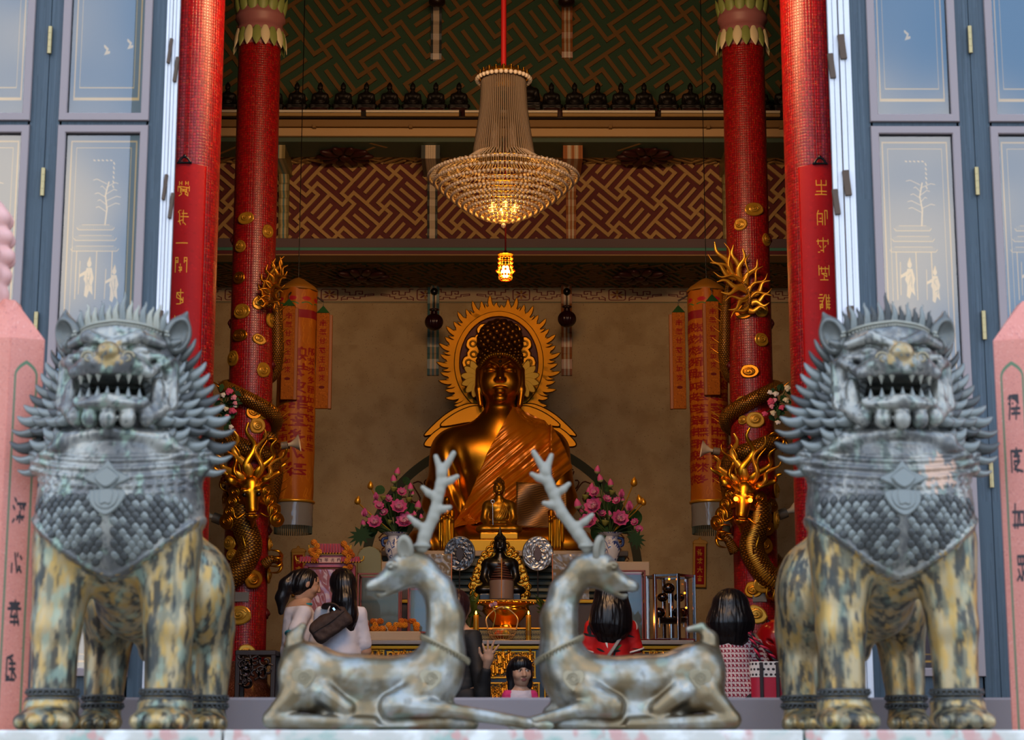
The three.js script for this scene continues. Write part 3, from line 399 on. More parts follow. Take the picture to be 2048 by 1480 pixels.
function outerPillar(side) {
  const d = 11, ax = side < 0 ? Xx(380, d, 340) : Xx(1629, d, 340), R = 0.178, o = thing('red_pillar', side < 0 ? 'red mosaic pillar carrying the board with the single stroke character' : 'red mosaic pillar carrying the board with small side writing', 'pillar', [ax, 0, -d]);
  obj('shaft', new THREE.CylinderGeometry(R, R, 9.6, 48, 1).translate(0, 4.8, 0), mosaic(R, 9.6), o);
  obj('base', lathe([[0, 0], [0.32, 0], [0.32, 0.1], [0.26, 0.2], [0.21, 0.28], [0.21, 0.42], [0.18, 0.44]], 36), granite, o);
  // curved couplet board
  const b = thing('couplet_board', side < 0 ? 'red curved board with gold seal characters, one of them a single stroke' : 'red curved board with gold seal characters and a fine column of writing', 'board', [ax, 0, -d]);
  const y1 = Hh(350, d), y0 = Hh(1010, d), Rb = R + 0.02, A = 0.68, chars = side < 0 ? [['s_jue', 400], ['s_tu', 456], ['yi', 504], ['s_jian', 548], ['s_shi', 610], ['s_ben', 661], ['s_lai', 730], ['s_qian', 800]] : [['s_zhu', 396], ['s_qian', 455], ['s_lai', 508], ['s_chang', 562], ['s_shui', 619], ['s_ben', 690], ['s_jue', 760]];
  const tx = canvasTex(256, 2048, (x, w, h) => { x.fillStyle = '#9e0709'; x.fillRect(0, 0, w, h); speckle(x, w, h, 400, ['#940607', '#a80a0c'], 2, 9); for (const [k, py] of chars) { const yy = (y1 - Hh(py, d)) / (y1 - y0) * h; x.save(); x.translate(w / 2, yy); x.scale(0.72, 1); glyph(x, k, 0, 0, 88, '#d8a02c', 6.5); x.restore(); } if (side > 0) ['de', 'du', 'ru', 'ji', 'gan', 'nan', 'wu', 'lai', 'pi', 'ben'].forEach((k, i) => glyph(x, k, 226, 430 + i * 56, 26, '#a87020', 3)); }, { clamp: true });
  const sh = (r, fl) => sheet((u, v) => { const a = lerp(-A, A, u); return [Math.sin(a) * r, lerp(y0, y1, v) + Math.cos(a * 2.2) * 0.012 * (v > 0.5 ? 1 : 0), Math.cos(a) * r]; }, 20, 2, 0.016);
  obj('panel', sh(Rb), mat('#ffffff', { map: tx, roughness: 0.5, specularIntensity: 0.35 }), b);
  obj('hanger', merge([tube([[-0.035, 0, 0], [-0.02, 0.025, 0.004], [0, 0.034, 0.006], [0.02, 0.025, 0.004], [0.035, 0, 0]], 0.007, { rad: 6 }), sph(0.012, 0, 0.04, 0), rbox(0.09, 0.012, 0.012, 0.003)]), blackLac, b, [0, y1 + 0.012, Rb]);
}
outerPillar(-1); outerPillar(1);

// dragon pillars
const scaleTex = canvasTex(256, 128, (x, w, h) => { x.fillStyle = '#a8701a'; x.fillRect(0, 0, w, h); for (let j = 0; j < 8; j++) for (let i = 0; i < 17; i++) { const cx = i * 16 + (j % 2) * 8 - 8, cy = j * 16 + 8; x.beginPath(); x.arc(cy * 2, cx / 2, 15, 0, 7); x.fillStyle = '#c88a24'; x.fill(); x.lineWidth = 3.4; x.strokeStyle = '#3a2006'; x.stroke(); } }, { repeat: [9, 1] });
const scaleM = mat('#ffffff', { map: scaleTex, bumpMap: scaleTex, bumpScale: 0.004, metalness: 0.75, roughness: 0.34 });
const cloudGs = [0, 1, 2].map((v) => { const R = rngOf(60 + v), pts = []; for (let k = 0; k < 9; k++) { const a = k / 9 * 2 * Math.PI, r = 1 + (R() - 0.5) * 0.34; pts.push([Math.cos(a) * r, Math.sin(a) * r * 0.76]); } const sp = []; for (let t = 0; t < 22; t++) { const a = t * 0.62 + v, r = 0.62 * (1 - t / 24); sp.push([Math.cos(a) * r, Math.sin(a) * r * 0.8, 0.3 + t * 0.012]); } return merge([extr(blob(pts), 0.14, 0.1, 12).translate(0, 0, 0), new THREE.SphereGeometry(0.72, 16, 8).scale(1, 0.78, 0.3).translate(0, 0, 0.2), tube(sp, (t) => 0.1 * (1 - t * 0.5), { seg: 40, rad: 5 })]); });
const cloudM = mat('#bb8a28', { metalness: 0.55, roughness: 0.35 }), spineG = new THREE.ConeGeometry(0.012, 0.085, 5).translate(0, 0.045, 0), petalW = sheet((u, v) => { const a = (u - 0.5) * Math.PI, w = Math.sin(Math.PI * Math.min(0.98, v * 0.85 + 0.12)) ; return [Math.sin(a) * 0.5 * w, v, Math.cos(a) * 0.22 * w + v * v * 0.3]; }, 8, 8, 0.05);
const headF = field([E(0, 0.09, 0, 0.075, 0.085, 0.07, 0.03), C(0, 0.04, 0.03, 0.055, 0, -0.1, 0.075, 0.038, 0.03), E(0, -0.105, 0.09, 0.05, 0.035, 0.035, 0.02), E(0.024, -0.1, 0.118, 0.018, 0.016, 0.014, 0.012, M), E(0.045, 0.06, 0.06, 0.034, 0.02, 0.03, 0.015, M), C(0.05, 0.085, 0.045, 0.014, 0.095, 0.13, 0.02, 0.006, 0.02, M), C(0, -0.02, -0.01, 0.045, 0, -0.13, 0.025, 0.024, 0.02), C(0.05, 0.0, 0.0, 0.03, 0.085, -0.03, -0.03, 0.012, 0.025, M), C(0, -0.14, 0.03, 0.02, 0, -0.19, 0.02, 0.006, 0.02), B(0, -0.09, 0.07, 0.07, 0.01, 0.06, 0.005, 0.012, SUB)]);
const headG = nets(headF, [-0.16, -0.24, -0.12], [0.16, 0.22, 0.16], 0.007);
function clawFoot() { const L = [sph(0.034, 0, 0, 0)]; for (let k = 0; k < 4; k++) { const a = -0.9 + k * 0.6, c = Math.cos(a), s = Math.sin(a); L.push(tube([[0, 0, 0], [s * 0.05, 0.03, 0.03 * c + 0.02], [s * 0.1, 0.01, 0.05 * c + 0.03], [s * 0.11, -0.05, 0.05 * c + 0.02]], (t) => 0.022 * (1 - t * 0.85), { seg: 10, rad: 6 })); } L.push(tube([[0, 0, 0], [0, -0.03, -0.04], [0.01, -0.08, -0.03]], (t) => 0.02 * (1 - t * 0.8), { seg: 6, rad: 6 })); return merge(L); }
const footG = clawFoot();
function dragonPillar(m) {
  const d = 15, ax = m < 0 ? Xx(502, d, 740) : Xx(1502, d, 740), R = 0.174, axPx = (py) => (m < 0 ? lerp(519, 486, (py - 80) / 1220) : lerp(1481, 1516, (py - 80) / 1220));
  const o = thing('dragon_pillar', m < 0 ? 'red mosaic pillar wound by a gold dragon with dark eyes' : 'red mosaic pillar wound by a gold dragon with glowing orange eyes', 'pillar', [ax, 0, -d]);
  const yCap = Hh(100, d), yB = Hh(1326, d);
  obj('shaft', new THREE.CylinderGeometry(R, R, yCap - yB + 0.2, 48, 1).translate(0, (yCap + yB) / 2, 0), mosaic(R, yCap - yB), o);
  const b2 = Hh(1350, d), b3 = Hh(1362, d), b4 = Hh(1395, d);
  obj('base', lathe([[0, 0], [0.4, 0], [0.4, 0.28], [0.34, 0.34], [0.3, b4 - 0.12], [0.3, b4 - 0.03], [0.2, b3 - 0.02], [R + 0.018, b3], [R + 0.018, b2], [R + 0.01, b2 + 0.01], [R + 0.01, yB], [R - 0.002, yB + 0.01]], 40), granite, o);
  // capital: hanging white petals, mauve collar, green lotus
  const k1 = Hh(66, d), k2 = Hh(40, d), k3 = Hh(8, d), capG = mat('#7c8c4c', { roughness: 0.5 }), capW = mat('#cfc6a4', { roughness: 0.5 }), capR = mat('#8d5a5c', { roughness: 0.5 });
  const cap = new THREE.Group(); cap.name = 'capital'; o.add(cap);
  obj('collar', lathe([[R, yCap], [R + 0.015, k1 - 0.02], [R + 0.03, k1], [R + 0.01, k1 + 0.03], [R + 0.012, k2 - 0.04], [R + 0.035, k2 - 0.01], [R + 0.03, k2 + 0.02], [R + 0.01, k3], [R + 0.05, k3 + 0.12], [R + 0.1, k3 + 0.3], [R + 0.1, k3 + 0.5], [0, k3 + 0.5]], 36), capR, cap);
  for (let k = 0; k < 18; k++) { const a = k / 18 * 2 * Math.PI; obj('white_petal', petalW, k % 2 ? capW : capG, cap, [Math.sin(a) * (R + 0.02 - (k % 2 ? 0 : 0.004)), k1, Math.cos(a) * (R + 0.02 - (k % 2 ? 0 : 0.004))], [Math.PI, -a, 0], [0.085, k1 - yCap + 0.03, -0.1]); }
  for (let k = 0; k < 14; k++) { const a = (k + 0.5) / 14 * 2 * Math.PI; obj('green_petal', petalW, capG, cap, [Math.sin(a) * (R + 0.012), k2 + 0.005, Math.cos(a) * (R + 0.012)], [0, a, 0], [0.09, k3 - k2 + 0.03, 0.12]); }
  // dragon: th in degrees round the pillar (0 faces the court), py a picture row
  const on = (th, py, out = 0) => { const a = th * Math.PI / 180 * -m; return V(Math.sin(a) * (R + out), Hh(py, d), Math.cos(a) * (R + out)); };
  const path = [[52, 545], [60, 575], [76, 622], [86, 668], [96, 715], [140, 748], [215, 762], [270, 775], [318, 788], [360, 806], [410, 826], [448, 838], [500, 852], [590, 868], [640, 880], [690, 893], [730, 908], [770, 918], [812, 950], [880, 1050], [960, 1130], [1020, 1158], [1058, 1160], [1085, 1128], [1096, 1095], [1080, 1050], [1078, 1012]];
  const pts = path.map(([t, py]) => on(t, py, 0.03)), N = 150, bodyR = (t) => 0.08 * sstep(0, 0.16, t + 0.055) * (0.6 + 0.5 * t) + (t > 0.86 ? 0.012 : 0);
  const body = obj('dragon_body', tube(pts, bodyR, { seg: N, rad: 10 }), scaleM, o), cur = new THREE.CatmullRomCurve3(pts, false, 'catmullrom', 0.5);
  for (let k = 4; k < 58; k++) { const t = k / 62, p = cur.getPointAt(t), q = V(p.x, 0, p.z).normalize(), s = obj('spine', spineG, goldDark, body, p.clone().addScaledVector(q, bodyR(t) * 0.7)); s.quaternion.setFromUnitVectors(V(0, 1, 0), q.clone().add(V(0, 0.75, 0)).normalize()); s.scale.set(0.9, 0.9 + t * 0.8, 0.9); }
  // belly ridge on the thick coil
  obj('belly_ridge', tube([on(1064, 1150, 0.085), on(1088, 1120, 0.1), on(1082, 1080, 0.1), on(1078, 1040, 0.1)], 0.014, { seg: 20, rad: 6 }), gold, body);
  // tail fan
  { // comb of flame strands on both sides of the curled tail tip
    const k = m < 0 ? 0.72 : 1, ox = m < 0 ? 553 : 1462, oy = m < 0 ? 560 : 548, px = (x) => ox + (m < 0 ? -1 : 1) * x * k * (m < 0 ? 0.55 : 1), W = (x, y, z) => P(px(x), oy + y * k, d - z).sub(o.position), spine = [[0, 0], [20, 14], [34, 34], [38, 54], [26, 76]], sp = spine.map(([x, y]) => W(x, y, 0.2)), sc = new THREE.CatmullRomCurve3(sp);
    obj('tail_tip', tube(sp, (t) => 0.018 + t * 0.022, { seg: 24, rad: 8 }), scaleM, body);
    const strand = (t, ang, len, i) => { const b0 = sc.getPoint(t), q = len * k / FPX * d, a = ang * Math.PI / 180, dx = Math.cos(a) * (m < 0 ? -0.7 : 1), dy = Math.sin(a), w = V(-dy, dx, 0).multiplyScalar(0.022 * (i % 2 ? 1 : -1)); obj('tail_strand', tube([b0, b0.clone().add(V(dx * q * 0.35, dy * q * 0.35, 0.03)).add(w), b0.clone().add(V(dx * q * 0.7, dy * q * 0.7, 0.05)).sub(w), b0.clone().add(V(dx * q, dy * q, 0.06))], (u) => 0.028 * Math.pow(1 - u, 0.75) + 0.003, { seg: 14, rad: 6, flat: 0.6 }), m < 0 ? goldDark : goldPaint, body); };
    for (let i = 0; i < 13; i++) strand(i / 13, 118 - i * 10.5, lerp(72, 38, i / 12), i); for (let i = 0; i < 8; i++) strand(0.05 + i / 9, 142 + i * 11, lerp(66, 50, i / 7), i);
  }
  // head, horns, mane
  const hp = m < 0 ? P(503, 1000, d - 0.29) : P(1487, 1010, d - 0.29), hd = obj('dragon_head', headG, gold, o, hp.clone().sub(o.position), [0.1, m < 0 ? 0.15 : -0.2, m < 0 ? 0.05 : -0.1], 1.15);
  const em = m > 0 ? mat('#ffb050', { emissive: '#ff6a1a', emissiveIntensity: 8 }) : mat('#120a06', { roughness: 0.1 });
  for (const s of [-1, 1]) { obj(m > 0 ? 'eye_lamp' : 'eye', sph(0.016), em, hd, [s * 0.048, 0.035, 0.078]); obj('horn', tube([[s * 0.04, 0.14, -0.01], [s * 0.075, 0.24, 0], [s * 0.07, 0.32, 0.02], [s * 0.12, 0.4, 0.01]], (t) => 0.02 * (1 - t * 0.8), { seg: 14, rad: 7 }), gold, hd); obj('whisker', tube([[s * 0.05, -0.09, 0.1], [s * 0.11, -0.12, 0.12], [s * 0.13, -0.05, 0.11], [s * 0.17, -0.06, 0.1]], (t) => 0.008 * (1 - t * 0.8), { seg: 12, rad: 5 }), gold, hd); }
  for (let k = 0; k < 9; k++) { const a = -0.92 + k * 0.23, l = [0.24, 0.3, 0.36, 0.42, 0.46, 0.42, 0.36, 0.3, 0.24][k] * 0.92, s = Math.sin(a), c = Math.cos(a), w = (k % 2 ? 1 : -1) * 0.035; obj('mane_strand', tube([[s * 0.06, 0.08 + c * 0.04, -0.02], [s * 0.08 + s * l * 0.3 + w * c, 0.1 + c * l * 0.3, 0.03], [s * 0.08 + s * l * 0.62 - w * c, 0.1 + c * l * 0.62, 0.0], [s * 0.08 + s * l * 0.85 + w * 0.5 * c, 0.1 + c * l * 0.85, 0.03], [s * 0.08 + s * l, 0.1 + c * l, 0.03]], (t) => 0.032 * (1 - t * 0.85) * (0.7 + 0.6 * Math.sin(Math.min(1, t * 2) * 1.57)) + 0.002, { seg: 18, rad: 7, flat: 0.6 }), k % 2 ? goldPaint : gold, hd); }
  for (const s of [-1, 1]) for (let k = 0; k < 4; k++) obj('mane_curl', cloudGs[k % 3], gold, hd, [s * (0.1 + k * 0.022), 0.06 - k * 0.065, -0.03 - k * 0.01], [0, s * 0.5, s * 0.4], [0.05, 0.058, 0.045]);
  if (m > 0) for (const s of [-1, 1]) { const l = new THREE.PointLight('#ff7a2a', 0.025); l.position.copy(hp).add(V(s * 0.05, 0.04, 0.14)); l.castShadow = true; l.name = 'eye_glow'; scene.add(l); }
  // legs with claws
  for (const [px, py, a, b, rz] of m < 0 ? [[556, 1120, 528, 1130, -1.6], [556, 890, 530, 872, -0.6], [455, 955, 470, 985, 1.2]] : [[1442, 1068, 1470, 1105, 1.4], [1552, 1190, 1525, 1150, 2.9], [1556, 880, 1530, 900, -0.8]]) { const q = P(px, py, d - 0.16).sub(o.position), r0 = P(a, b, d - 0.17).sub(o.position); obj('leg', tube([r0, r0.clone().lerp(q, 0.5).add(V(0, 0.02, 0.02)), q], (t) => 0.045 - t * 0.018, { seg: 8, rad: 8 }), scaleM, body); obj('claw', footG, gold, body, q, [0.3, 0, rz], 1.05); }
  // clouds
  const cl = m < 0 ? [[497, 436, 16, 11], [540, 464, 13, 12], [484, 492, 13, 11], [482, 555, 13, 11], [487, 624, 18, 13], [522, 605, 12, 12], [546, 640, 17, 13], [483, 672, 17, 11], [523, 678, 14, 9], [468, 716, 16, 14], [531, 741, 15, 13], [512, 824, 15, 12], [531, 824, 14, 12], [519, 852, 16, 14], [461, 905, 18, 12], [452, 1000, 14, 18], [478, 1050, 17, 12], [464, 1086, 15, 12], [470, 1150, 18, 15], [512, 1160, 18, 16], [545, 1150, 15, 14], [484, 1229, 22, 16], [497, 1307, 18, 14], [446, 1270, 9, 16], [470, 1110, 12, 10], [540, 1090, 12, 12]] : [[1500, 417, 18, 12], [1471, 449, 14, 11], [1527, 478, 13, 11], [1480, 622, 17, 13], [1515, 620, 15, 13], [1450, 655, 14, 14], [1516, 678, 14, 12], [1490, 743, 19, 12], [1480, 805, 18, 12], [1503, 838, 17, 14], [1478, 840, 10, 8], [1492, 893, 12, 11], [1550, 980, 16, 14], [1548, 1040, 12, 18], [1510, 1045, 14, 12], [1523, 1090, 15, 15], [1514, 1132, 14, 12], [1535, 1148, 14, 12], [1520, 1168, 18, 14], [1500, 1180, 18, 14], [1506, 1227, 20, 15], [1560, 1240, 10, 12], [1450, 1000, 8, 12], [1540, 1010, 14, 12]];
  cl.forEach(([px, py, rx, ry], i) => { const off = clamp((px - axPx(py)) / 46, -1, 1), a = Math.asin(off), rr = R + 0.0 + (Math.abs(off) > 0.95 ? 0.01 : 0), big = py > 860 && py < 1180; obj('cloud', cloudGs[i % 3], i % 4 === 3 ? goldDark : cloudM, o, [Math.sin(a) * rr, Hh(py, d - R * Math.cos(a)), Math.cos(a) * rr + (big ? 0.03 : 0)], [0, a, 0.2 - (i % 3) * 0.25], [rx / FPX * d, ry / 0.76 / FPX * d, 0.05]); });
  for (let k = 0; k < 10; k++) { const py = 480 + k * 83, s = k % 2 ? 1 : -1; obj('cloud', cloudGs[k % 3], mat('#5a1212', { roughness: 0.4, metalness: 0.3 }), o, on(s * 95, py, 0), [0, s * -m * 1.6, 0], [0.04, 0.045, 0.05]); }
  obj('metal_plate', rbox(0.11, 0.075, 0.006, 0.002), mat('#6a6258', { metalness: 0.6, roughness: 0.4 }), o, [0, Hh(1194, d - R), R + 0.004]);
}
dragonPillar(-1); dragonPillar(1);
// ---------- bronze guardian lions ----------
const bronzeM = new THREE.MeshPhysicalMaterial({ vertexColors: true, metalness: 0.55, roughness: 0.38 }), deerM = new THREE.MeshPhysicalMaterial({ vertexColors: true, metalness: 0.85, roughness: 0.34 }), bronzeGrey = mat('#7a7c76', { metalness: 0.45, roughness: 0.4 }), bronzePale = mat('#9c9888', { metalness: 0.4, roughness: 0.42 }), bronzeSlate = mat('#686862', { metalness: 0.5, roughness: 0.38 }), bronzeDark = mat('#484845', { metalness: 0.45, roughness: 0.42 }), bronzeOchre = mat('#94866a', { metalness: 0.4, roughness: 0.42 });
const lionParts = (() => {
  const L = [
    C(0, 4.1, -0.9, 1.25, 0, 3.8, -4.6, 0.85, 0.4), E(0, 4.3, -0.35, 1.62, 1.55, 1.3, 0.5), E(0, 3.5, -4.9, 1.2, 1.15, 0.95, 0.5), E(1.02, 2.95, -4.9, 0.66, 1.15, 0.85, 0.25, M), C(1.12, 2.2, -5.2, 0.55, 1.15, 0.5, -4.95, 0.4, 0.3, M), E(1.15, 0.2, -4.6, 0.5, 0.26, 0.7, 0.2, M),
    C(0.98, 3.6, -0.2, 0.7, 1.1, 2.0, -0.05, 0.47, 0.25, M), C(1.1, 2.0, -0.05, 0.47, 1.1, 0.5, 0, 0.42, 0.15, M), E(1.1, 0.22, 0.25, 0.6, 0.27, 0.7, 0.2, M), E(1.1, 0.5, 0.02, 0.52, 0.2, 0.52, 0.15, M),
    E(0, 2.75, -2.3, 0.8, 0.9, 1.7, 0.3), C(0.3, 2.1, -2.4, 0.34, 0.32, 1.65, -2.5, 0.26, 0.2), E(0, 3.15, -0.7, 0.7, 0.75, 0.6, 0.3),
    C(0, 5.2, -0.4, 1.3, 0, 6.6, -0.35, 1.15, 0.5), E(0, 6.45, -0.6, 1.62, 1.45, 0.72, 0.3), C(0.9, 5.35, -0.15, 0.5, 1.5, 5.4, -0.35, 0.34, 0.3, M),
    E(0, 7.15, -0.1, 1.08, 0.95, 0.95, 0.3), E(0, 7.55, 0.3, 0.82, 0.48, 0.68, 0.25), C(0.14, 7.42, 1.06, 0.12, 0.5, 7.6, 0.95, 0.13, 0.05, M), C(0.5, 7.6, 0.95, 0.13, 0.9, 7.5, 0.6, 0.1, 0.05, M), C(0.25, 7.33, 1.1, 0.09, 0.85, 7.33, 0.78, 0.09, 0.03, MS), E(0.48, 7.32, 0.86, 0.22, 0.11, 0.17, 0.02, M), C(0.28, 7.19, 1.04, 0.07, 0.9, 7.24, 0.68, 0.07, 0.04, M), C(0, 7.25, 1.0, 0.16, 0, 7.75, 0.8, 0.1, 0.15),
    E(0, 6.98, 0.92, 0.74, 0.3, 0.6, 0.15), E(0, 7.2, 1.38, 0.23, 0.21, 0.22, 0.06), E(0.37, 7.08, 1.3, 0.17, 0.155, 0.17, 0.05, M), C(0, 6.84, 1.42, 0.11, 0.72, 6.86, 1.0, 0.11, 0.08, M), C(0.72, 6.86, 1.0, 0.1, 1.02, 7.2, 0.5, 0.09, 0.08, M),
    C(1.02, 7.15, 0.3, 0.18, 1.0, 6.35, 0.4, 0.2, 0.1, M), C(1.0, 6.35, 0.4, 0.2, 0.72, 6.02, 0.85, 0.17, 0.1, M), E(0.84, 6.45, 0.62, 0.14, 0.4, 0.2, 0.08, M), C(1.16, 7.05, 0.5, 0.07, 1.12, 6.35, 0.6, 0.07, 0.04, MS), C(0.93, 6.95, 0.75, 0.07, 0.92, 6.3, 0.86, 0.06, 0.04, MS),
    B(0, 6.56, 0.95, 0.68, 0.19, 0.85, 0.1, 0.05, SUB), E(0, 6.22, 0.78, 0.76, 0.2, 0.66, 0.08), C(0, 6.3, 1.38, 0.1, 0.66, 6.3, 0.98, 0.1, 0.06, M), B(0, 6.56, -0.2, 0.6, 0.14, 0.9, 0.1, 0.03, SUB),
    E(0, 5.93, 1.22, 0.17, 0.22, 0.17, 0.05), E(0.36, 5.95, 1.12, 0.17, 0.21, 0.17, 0.05, M), E(0.68, 6.0, 0.9, 0.16, 0.19, 0.16, 0.05, M), C(0, 5.72, 0.95, 0.14, 1.0, 5.6, 0.55, 0.16, 0.1, M), C(1.0, 5.6, 0.55, 0.16, 1.6, 5.15, -0.1, 0.14, 0.1, M),
  ];
  for (const [bx, bz] of [[1.1, 0.86], [1.15, -4.0]]) for (let k = 0; k < 4; k++) L.push(E(bx - 0.42 + k * 0.28, 0.17, bz - Math.abs(k - 1.5) * 0.12, 0.15, 0.16, 0.22, 0.05, M));
  const edge = (x) => 2.86 + 1.12 * Math.pow(Math.abs(x) / 1.62, 1.35);
  const f = field(L, (d, x, y, z) => {
    if (y < 2.4 || y > 5.6 || z < -1.3 || d > 0.3) return d;
    const w = sstep(-1.3, -0.6, z), e = edge(x), up = sstep(-0.03, 0.03, y - e) * sstep(5.6, 5.4, y);
    d -= w * (0.05 * up + 0.05 * Math.exp(-(((y - e - 0.08) / 0.06) ** 2)));
    if (up > 0 && y < 4.5) d -= w * 0.04 * Math.exp(-((x / 0.1) ** 2));
    const yb = y - 0.1 * x * x; if (yb > 4.4 && yb < 5.25) d -= w * 0.022 * Math.sin(yb * 37) * (yb < 4.75 ? 0.6 + 0.6 * Math.sin(x * 34) : 1);
    return d;
  });
  return { f, edge, L };
})();
function lion(m, label) {
  const d0 = 6.85, px = m < 0 ? 216 : 1803, U = 0.183, o = thing('guardian_lion', label, 'lion statue', [Xx(px, d0, 1455), yTop, -d0]), { f, edge } = lionParts, s0 = m * 13;
  const pale = [0.35, 0.33, 0.28], verd = [0.28, 0.36, 0.27], slate = [0.125, 0.12, 0.112], dark = [0.03, 0.034, 0.034], och = [0.46, 0.28, 0.08], tan = [0.4, 0.3, 0.16], olive = [0.14, 0.14, 0.1];
  const colour = (x, y, z) => {
    const n = fbm(x * 0.9 + s0, y * 0.7, z * 0.9, 4), n2 = fbm(x * 2.6 + 5, y * 1.1 + s0, z * 2.6, 4), n3 = fbm(x * 6, y * 4, z * 6 + s0, 3);
    let c = mix3(slate, pale, sstep(-0.35, 0.35, n + n3 * 0.5));
    c = mix3(c, verd, sstep(0.1, 0.4, n2) * (m < 0 ? 0.8 : 0.4));
    if (y < 4.3 && y < edge(x) + (z < -1.2 ? 1 : 0) + n3 * 0.2) {
      c = mix3(och, tan, sstep(-0.3, 0.3, n2)); c = mix3(c, olive, sstep(-0.05, 0.35, fbm(x * 3 + 3, y * 0.9 + s0, z * 3, 4)) * 0.85);
      c = mix3(c, dark, sstep(0.05, 0.4, fbm(x * 3.4 + 3, y * 0.8 + s0, z * 3.4, 5) + n3 * 0.25 + 0.06) * 0.9); c = mix3(c, verd, sstep(0.12, 0.4, fbm(x * 2.5 + 11, y * 1.0, z * 2.5 + s0, 4)) * (m < 0 ? 0.6 : 0.3));
    } else { c = mix3(c, dark, sstep(0.1, 0.42, n3 + n2 * 0.5) * 0.75); if (Math.hypot(x, y - 7.2, z - 1.35) < 0.3 + n3 * 0.2) c = mix3(c, och, 0.6); }
    if (m > 0 && Math.hypot((x - -0.75) / 1.1, y - 4.95) < 0.3 + n3 * 0.3 && z > 0) c = [0.5, 0.31, 0.21];
    return c;
  };
  lionParts.g ??= nets(f, [-2.1, -0.1, -6.1], [2.1, 8.5, 1.9], 0.047);
  const bg = lionParts.g.clone(), bp = bg.attributes.position, bc = new Float32Array(bp.count * 3); for (let i = 0; i < bp.count; i++) bc.set(colour(bp.getX(i), bp.getY(i), bp.getZ(i)), i * 3); bg.setAttribute('color', new THREE.BufferAttribute(bc, 3));
  obj('body', bg, bronzeM, o);
  const mane = (pts, r, mt) => obj('mane_spike', tube(pts, (t) => r * Math.pow(1 - t, 0.7) + 0.018, { seg: 9, rad: 7, flat: 0.75 }), mt, o);
  const tips = [[1.21, 7.98], [1.4, 7.82], [1.52, 7.58], [1.62, 7.33], [1.7, 7.1], [1.8, 6.87], [1.91, 6.66], [2.02, 6.45], [2.14, 6.22], [2.24, 5.95], [2.26, 5.7], [2.2, 5.42], [2.08, 5.13]], mats = [bronzeGrey, bronzeSlate, bronzeDark, bronzeGrey];
  for (const sx of [-1, 1]) for (const [row, k0, z, len] of [[0, 0, -0.35, 0.3], [1, 0.2, -0.02, 0.27], [2, 0.36, 0.28, 0.24], [3, 0.47, 0.44, 0.16]]) tips.forEach(([tx, ty], i) => {
    if (row >= 2 && (i < 2 || i > 11)) return;
    const q = i + (row % 2 ? 0.5 : 0), a = tips[Math.min(12, Math.floor(q))], b = tips[Math.min(12, Math.ceil(q))], X = (a[0] + b[0]) / 2, Y = (a[1] + b[1]) / 2, cy = 6.35, tip = [lerp(X, 0, k0), lerp(Y, cy, k0 * 0.8)], bs = [lerp(X, 0, k0 + len), lerp(Y, cy + (i > 9 ? -0.55 : 0), (k0 + len) * 0.85) - (i < 8 ? 0.16 : 0.04)], dx = tip[0] - bs[0], dy = tip[1] - bs[1], bend = i > 7 ? 0.18 : 0.1;
    mane([[sx * bs[0], bs[1], z], [sx * (bs[0] + dx * 0.35 + dy * bend), bs[1] + dy * 0.35 - dx * bend, z + 0.12], [sx * (bs[0] + dx * 0.72 + dy * bend), bs[1] + dy * 0.72 - dx * bend, z + 0.1], [sx * tip[0], tip[1], z + 0.03]], 0.145 + (i > 7 ? 0.03 : 0), mats[(i + row) % 4]);
  });
  // crest on the crown
  for (let k = -6; k <= 6; k++) { const x = k * 0.135, y = 7.98 + 0.12 * (1 - (k / 6) ** 2), h = k === 0 ? 0.6 : 0.34 + (k % 2 ? 0.08 : 0); obj('crest_flame', tube([[x, y - 0.15, 0.05], [x * 1.03 - 0.02, y + h * 0.45, 0.14], [x * 1.06 + 0.02, y + h * 0.8, 0.12], [x * 1.1, y + h, 0.1]], (t) => 0.12 * (1 - t) + 0.012, { seg: 8, rad: 7, flat: 0.8 }), m < 0 ? (k % 3 ? bronzePale : bronzeGrey) : k % 2 ? bronzeGrey : bronzeDark, o); }
  const band = []; for (let k = 0; k <= 36; k++) { const x = (k / 36 - 0.5) * 1.9, y = 7.86 - 0.12 * x * x, z = hitZ(f, x, y, 2, -1) ?? 0.3; band.push([x, y, z]); }
  obj('bead_band', merge([tube(band.map(([a, b, c]) => [a, b + 0.07, c]), 0.035, { seg: 40, rad: 5 }), ...band.map(([a, b, c]) => sph(0.032, a, b, c + 0.01, 6, 5))]), bronzePale, o);
  // ears, teeth, nostril curls
  const ear = nets(field([E(0, 0, 0, 0.28, 0.34, 0.17, 0.05), C(0, 0.2, -0.02, 0.16, 0.04, 0.46, -0.05, 0.03, 0.1), E(0.0, 0.02, 0.17, 0.2, 0.27, 0.17, 0.04, SUB), C(-0.04, -0.16, 0.08, 0.08, 0.06, -0.08, 0.1, 0.05, 0.03)]), [-0.35, -0.4, -0.25], [0.35, 0.52, 0.25], 0.03);
  for (const s of [-1, 1]) { obj('ear', ear, bronzeSlate, o, [s * 1.08, 7.78, 0.1], [0.1, s * 0.45, -s * 0.35], [1.05, 1.2, 1.2]); const c = []; for (let t = 0; t < 16; t++) { const a = t * 0.55, r = 0.13 * (1 - t / 18); c.push([s * (0.38 + Math.cos(a) * r), 7.08 + Math.sin(a) * r, 1.46 - r * 0.3]); } obj('nostril_curl', tube(c, 0.03, { seg: 30, rad: 5 }), bronzeOchre, o); }
  const tooth = new THREE.ConeGeometry(0.075, 0.21, 7);
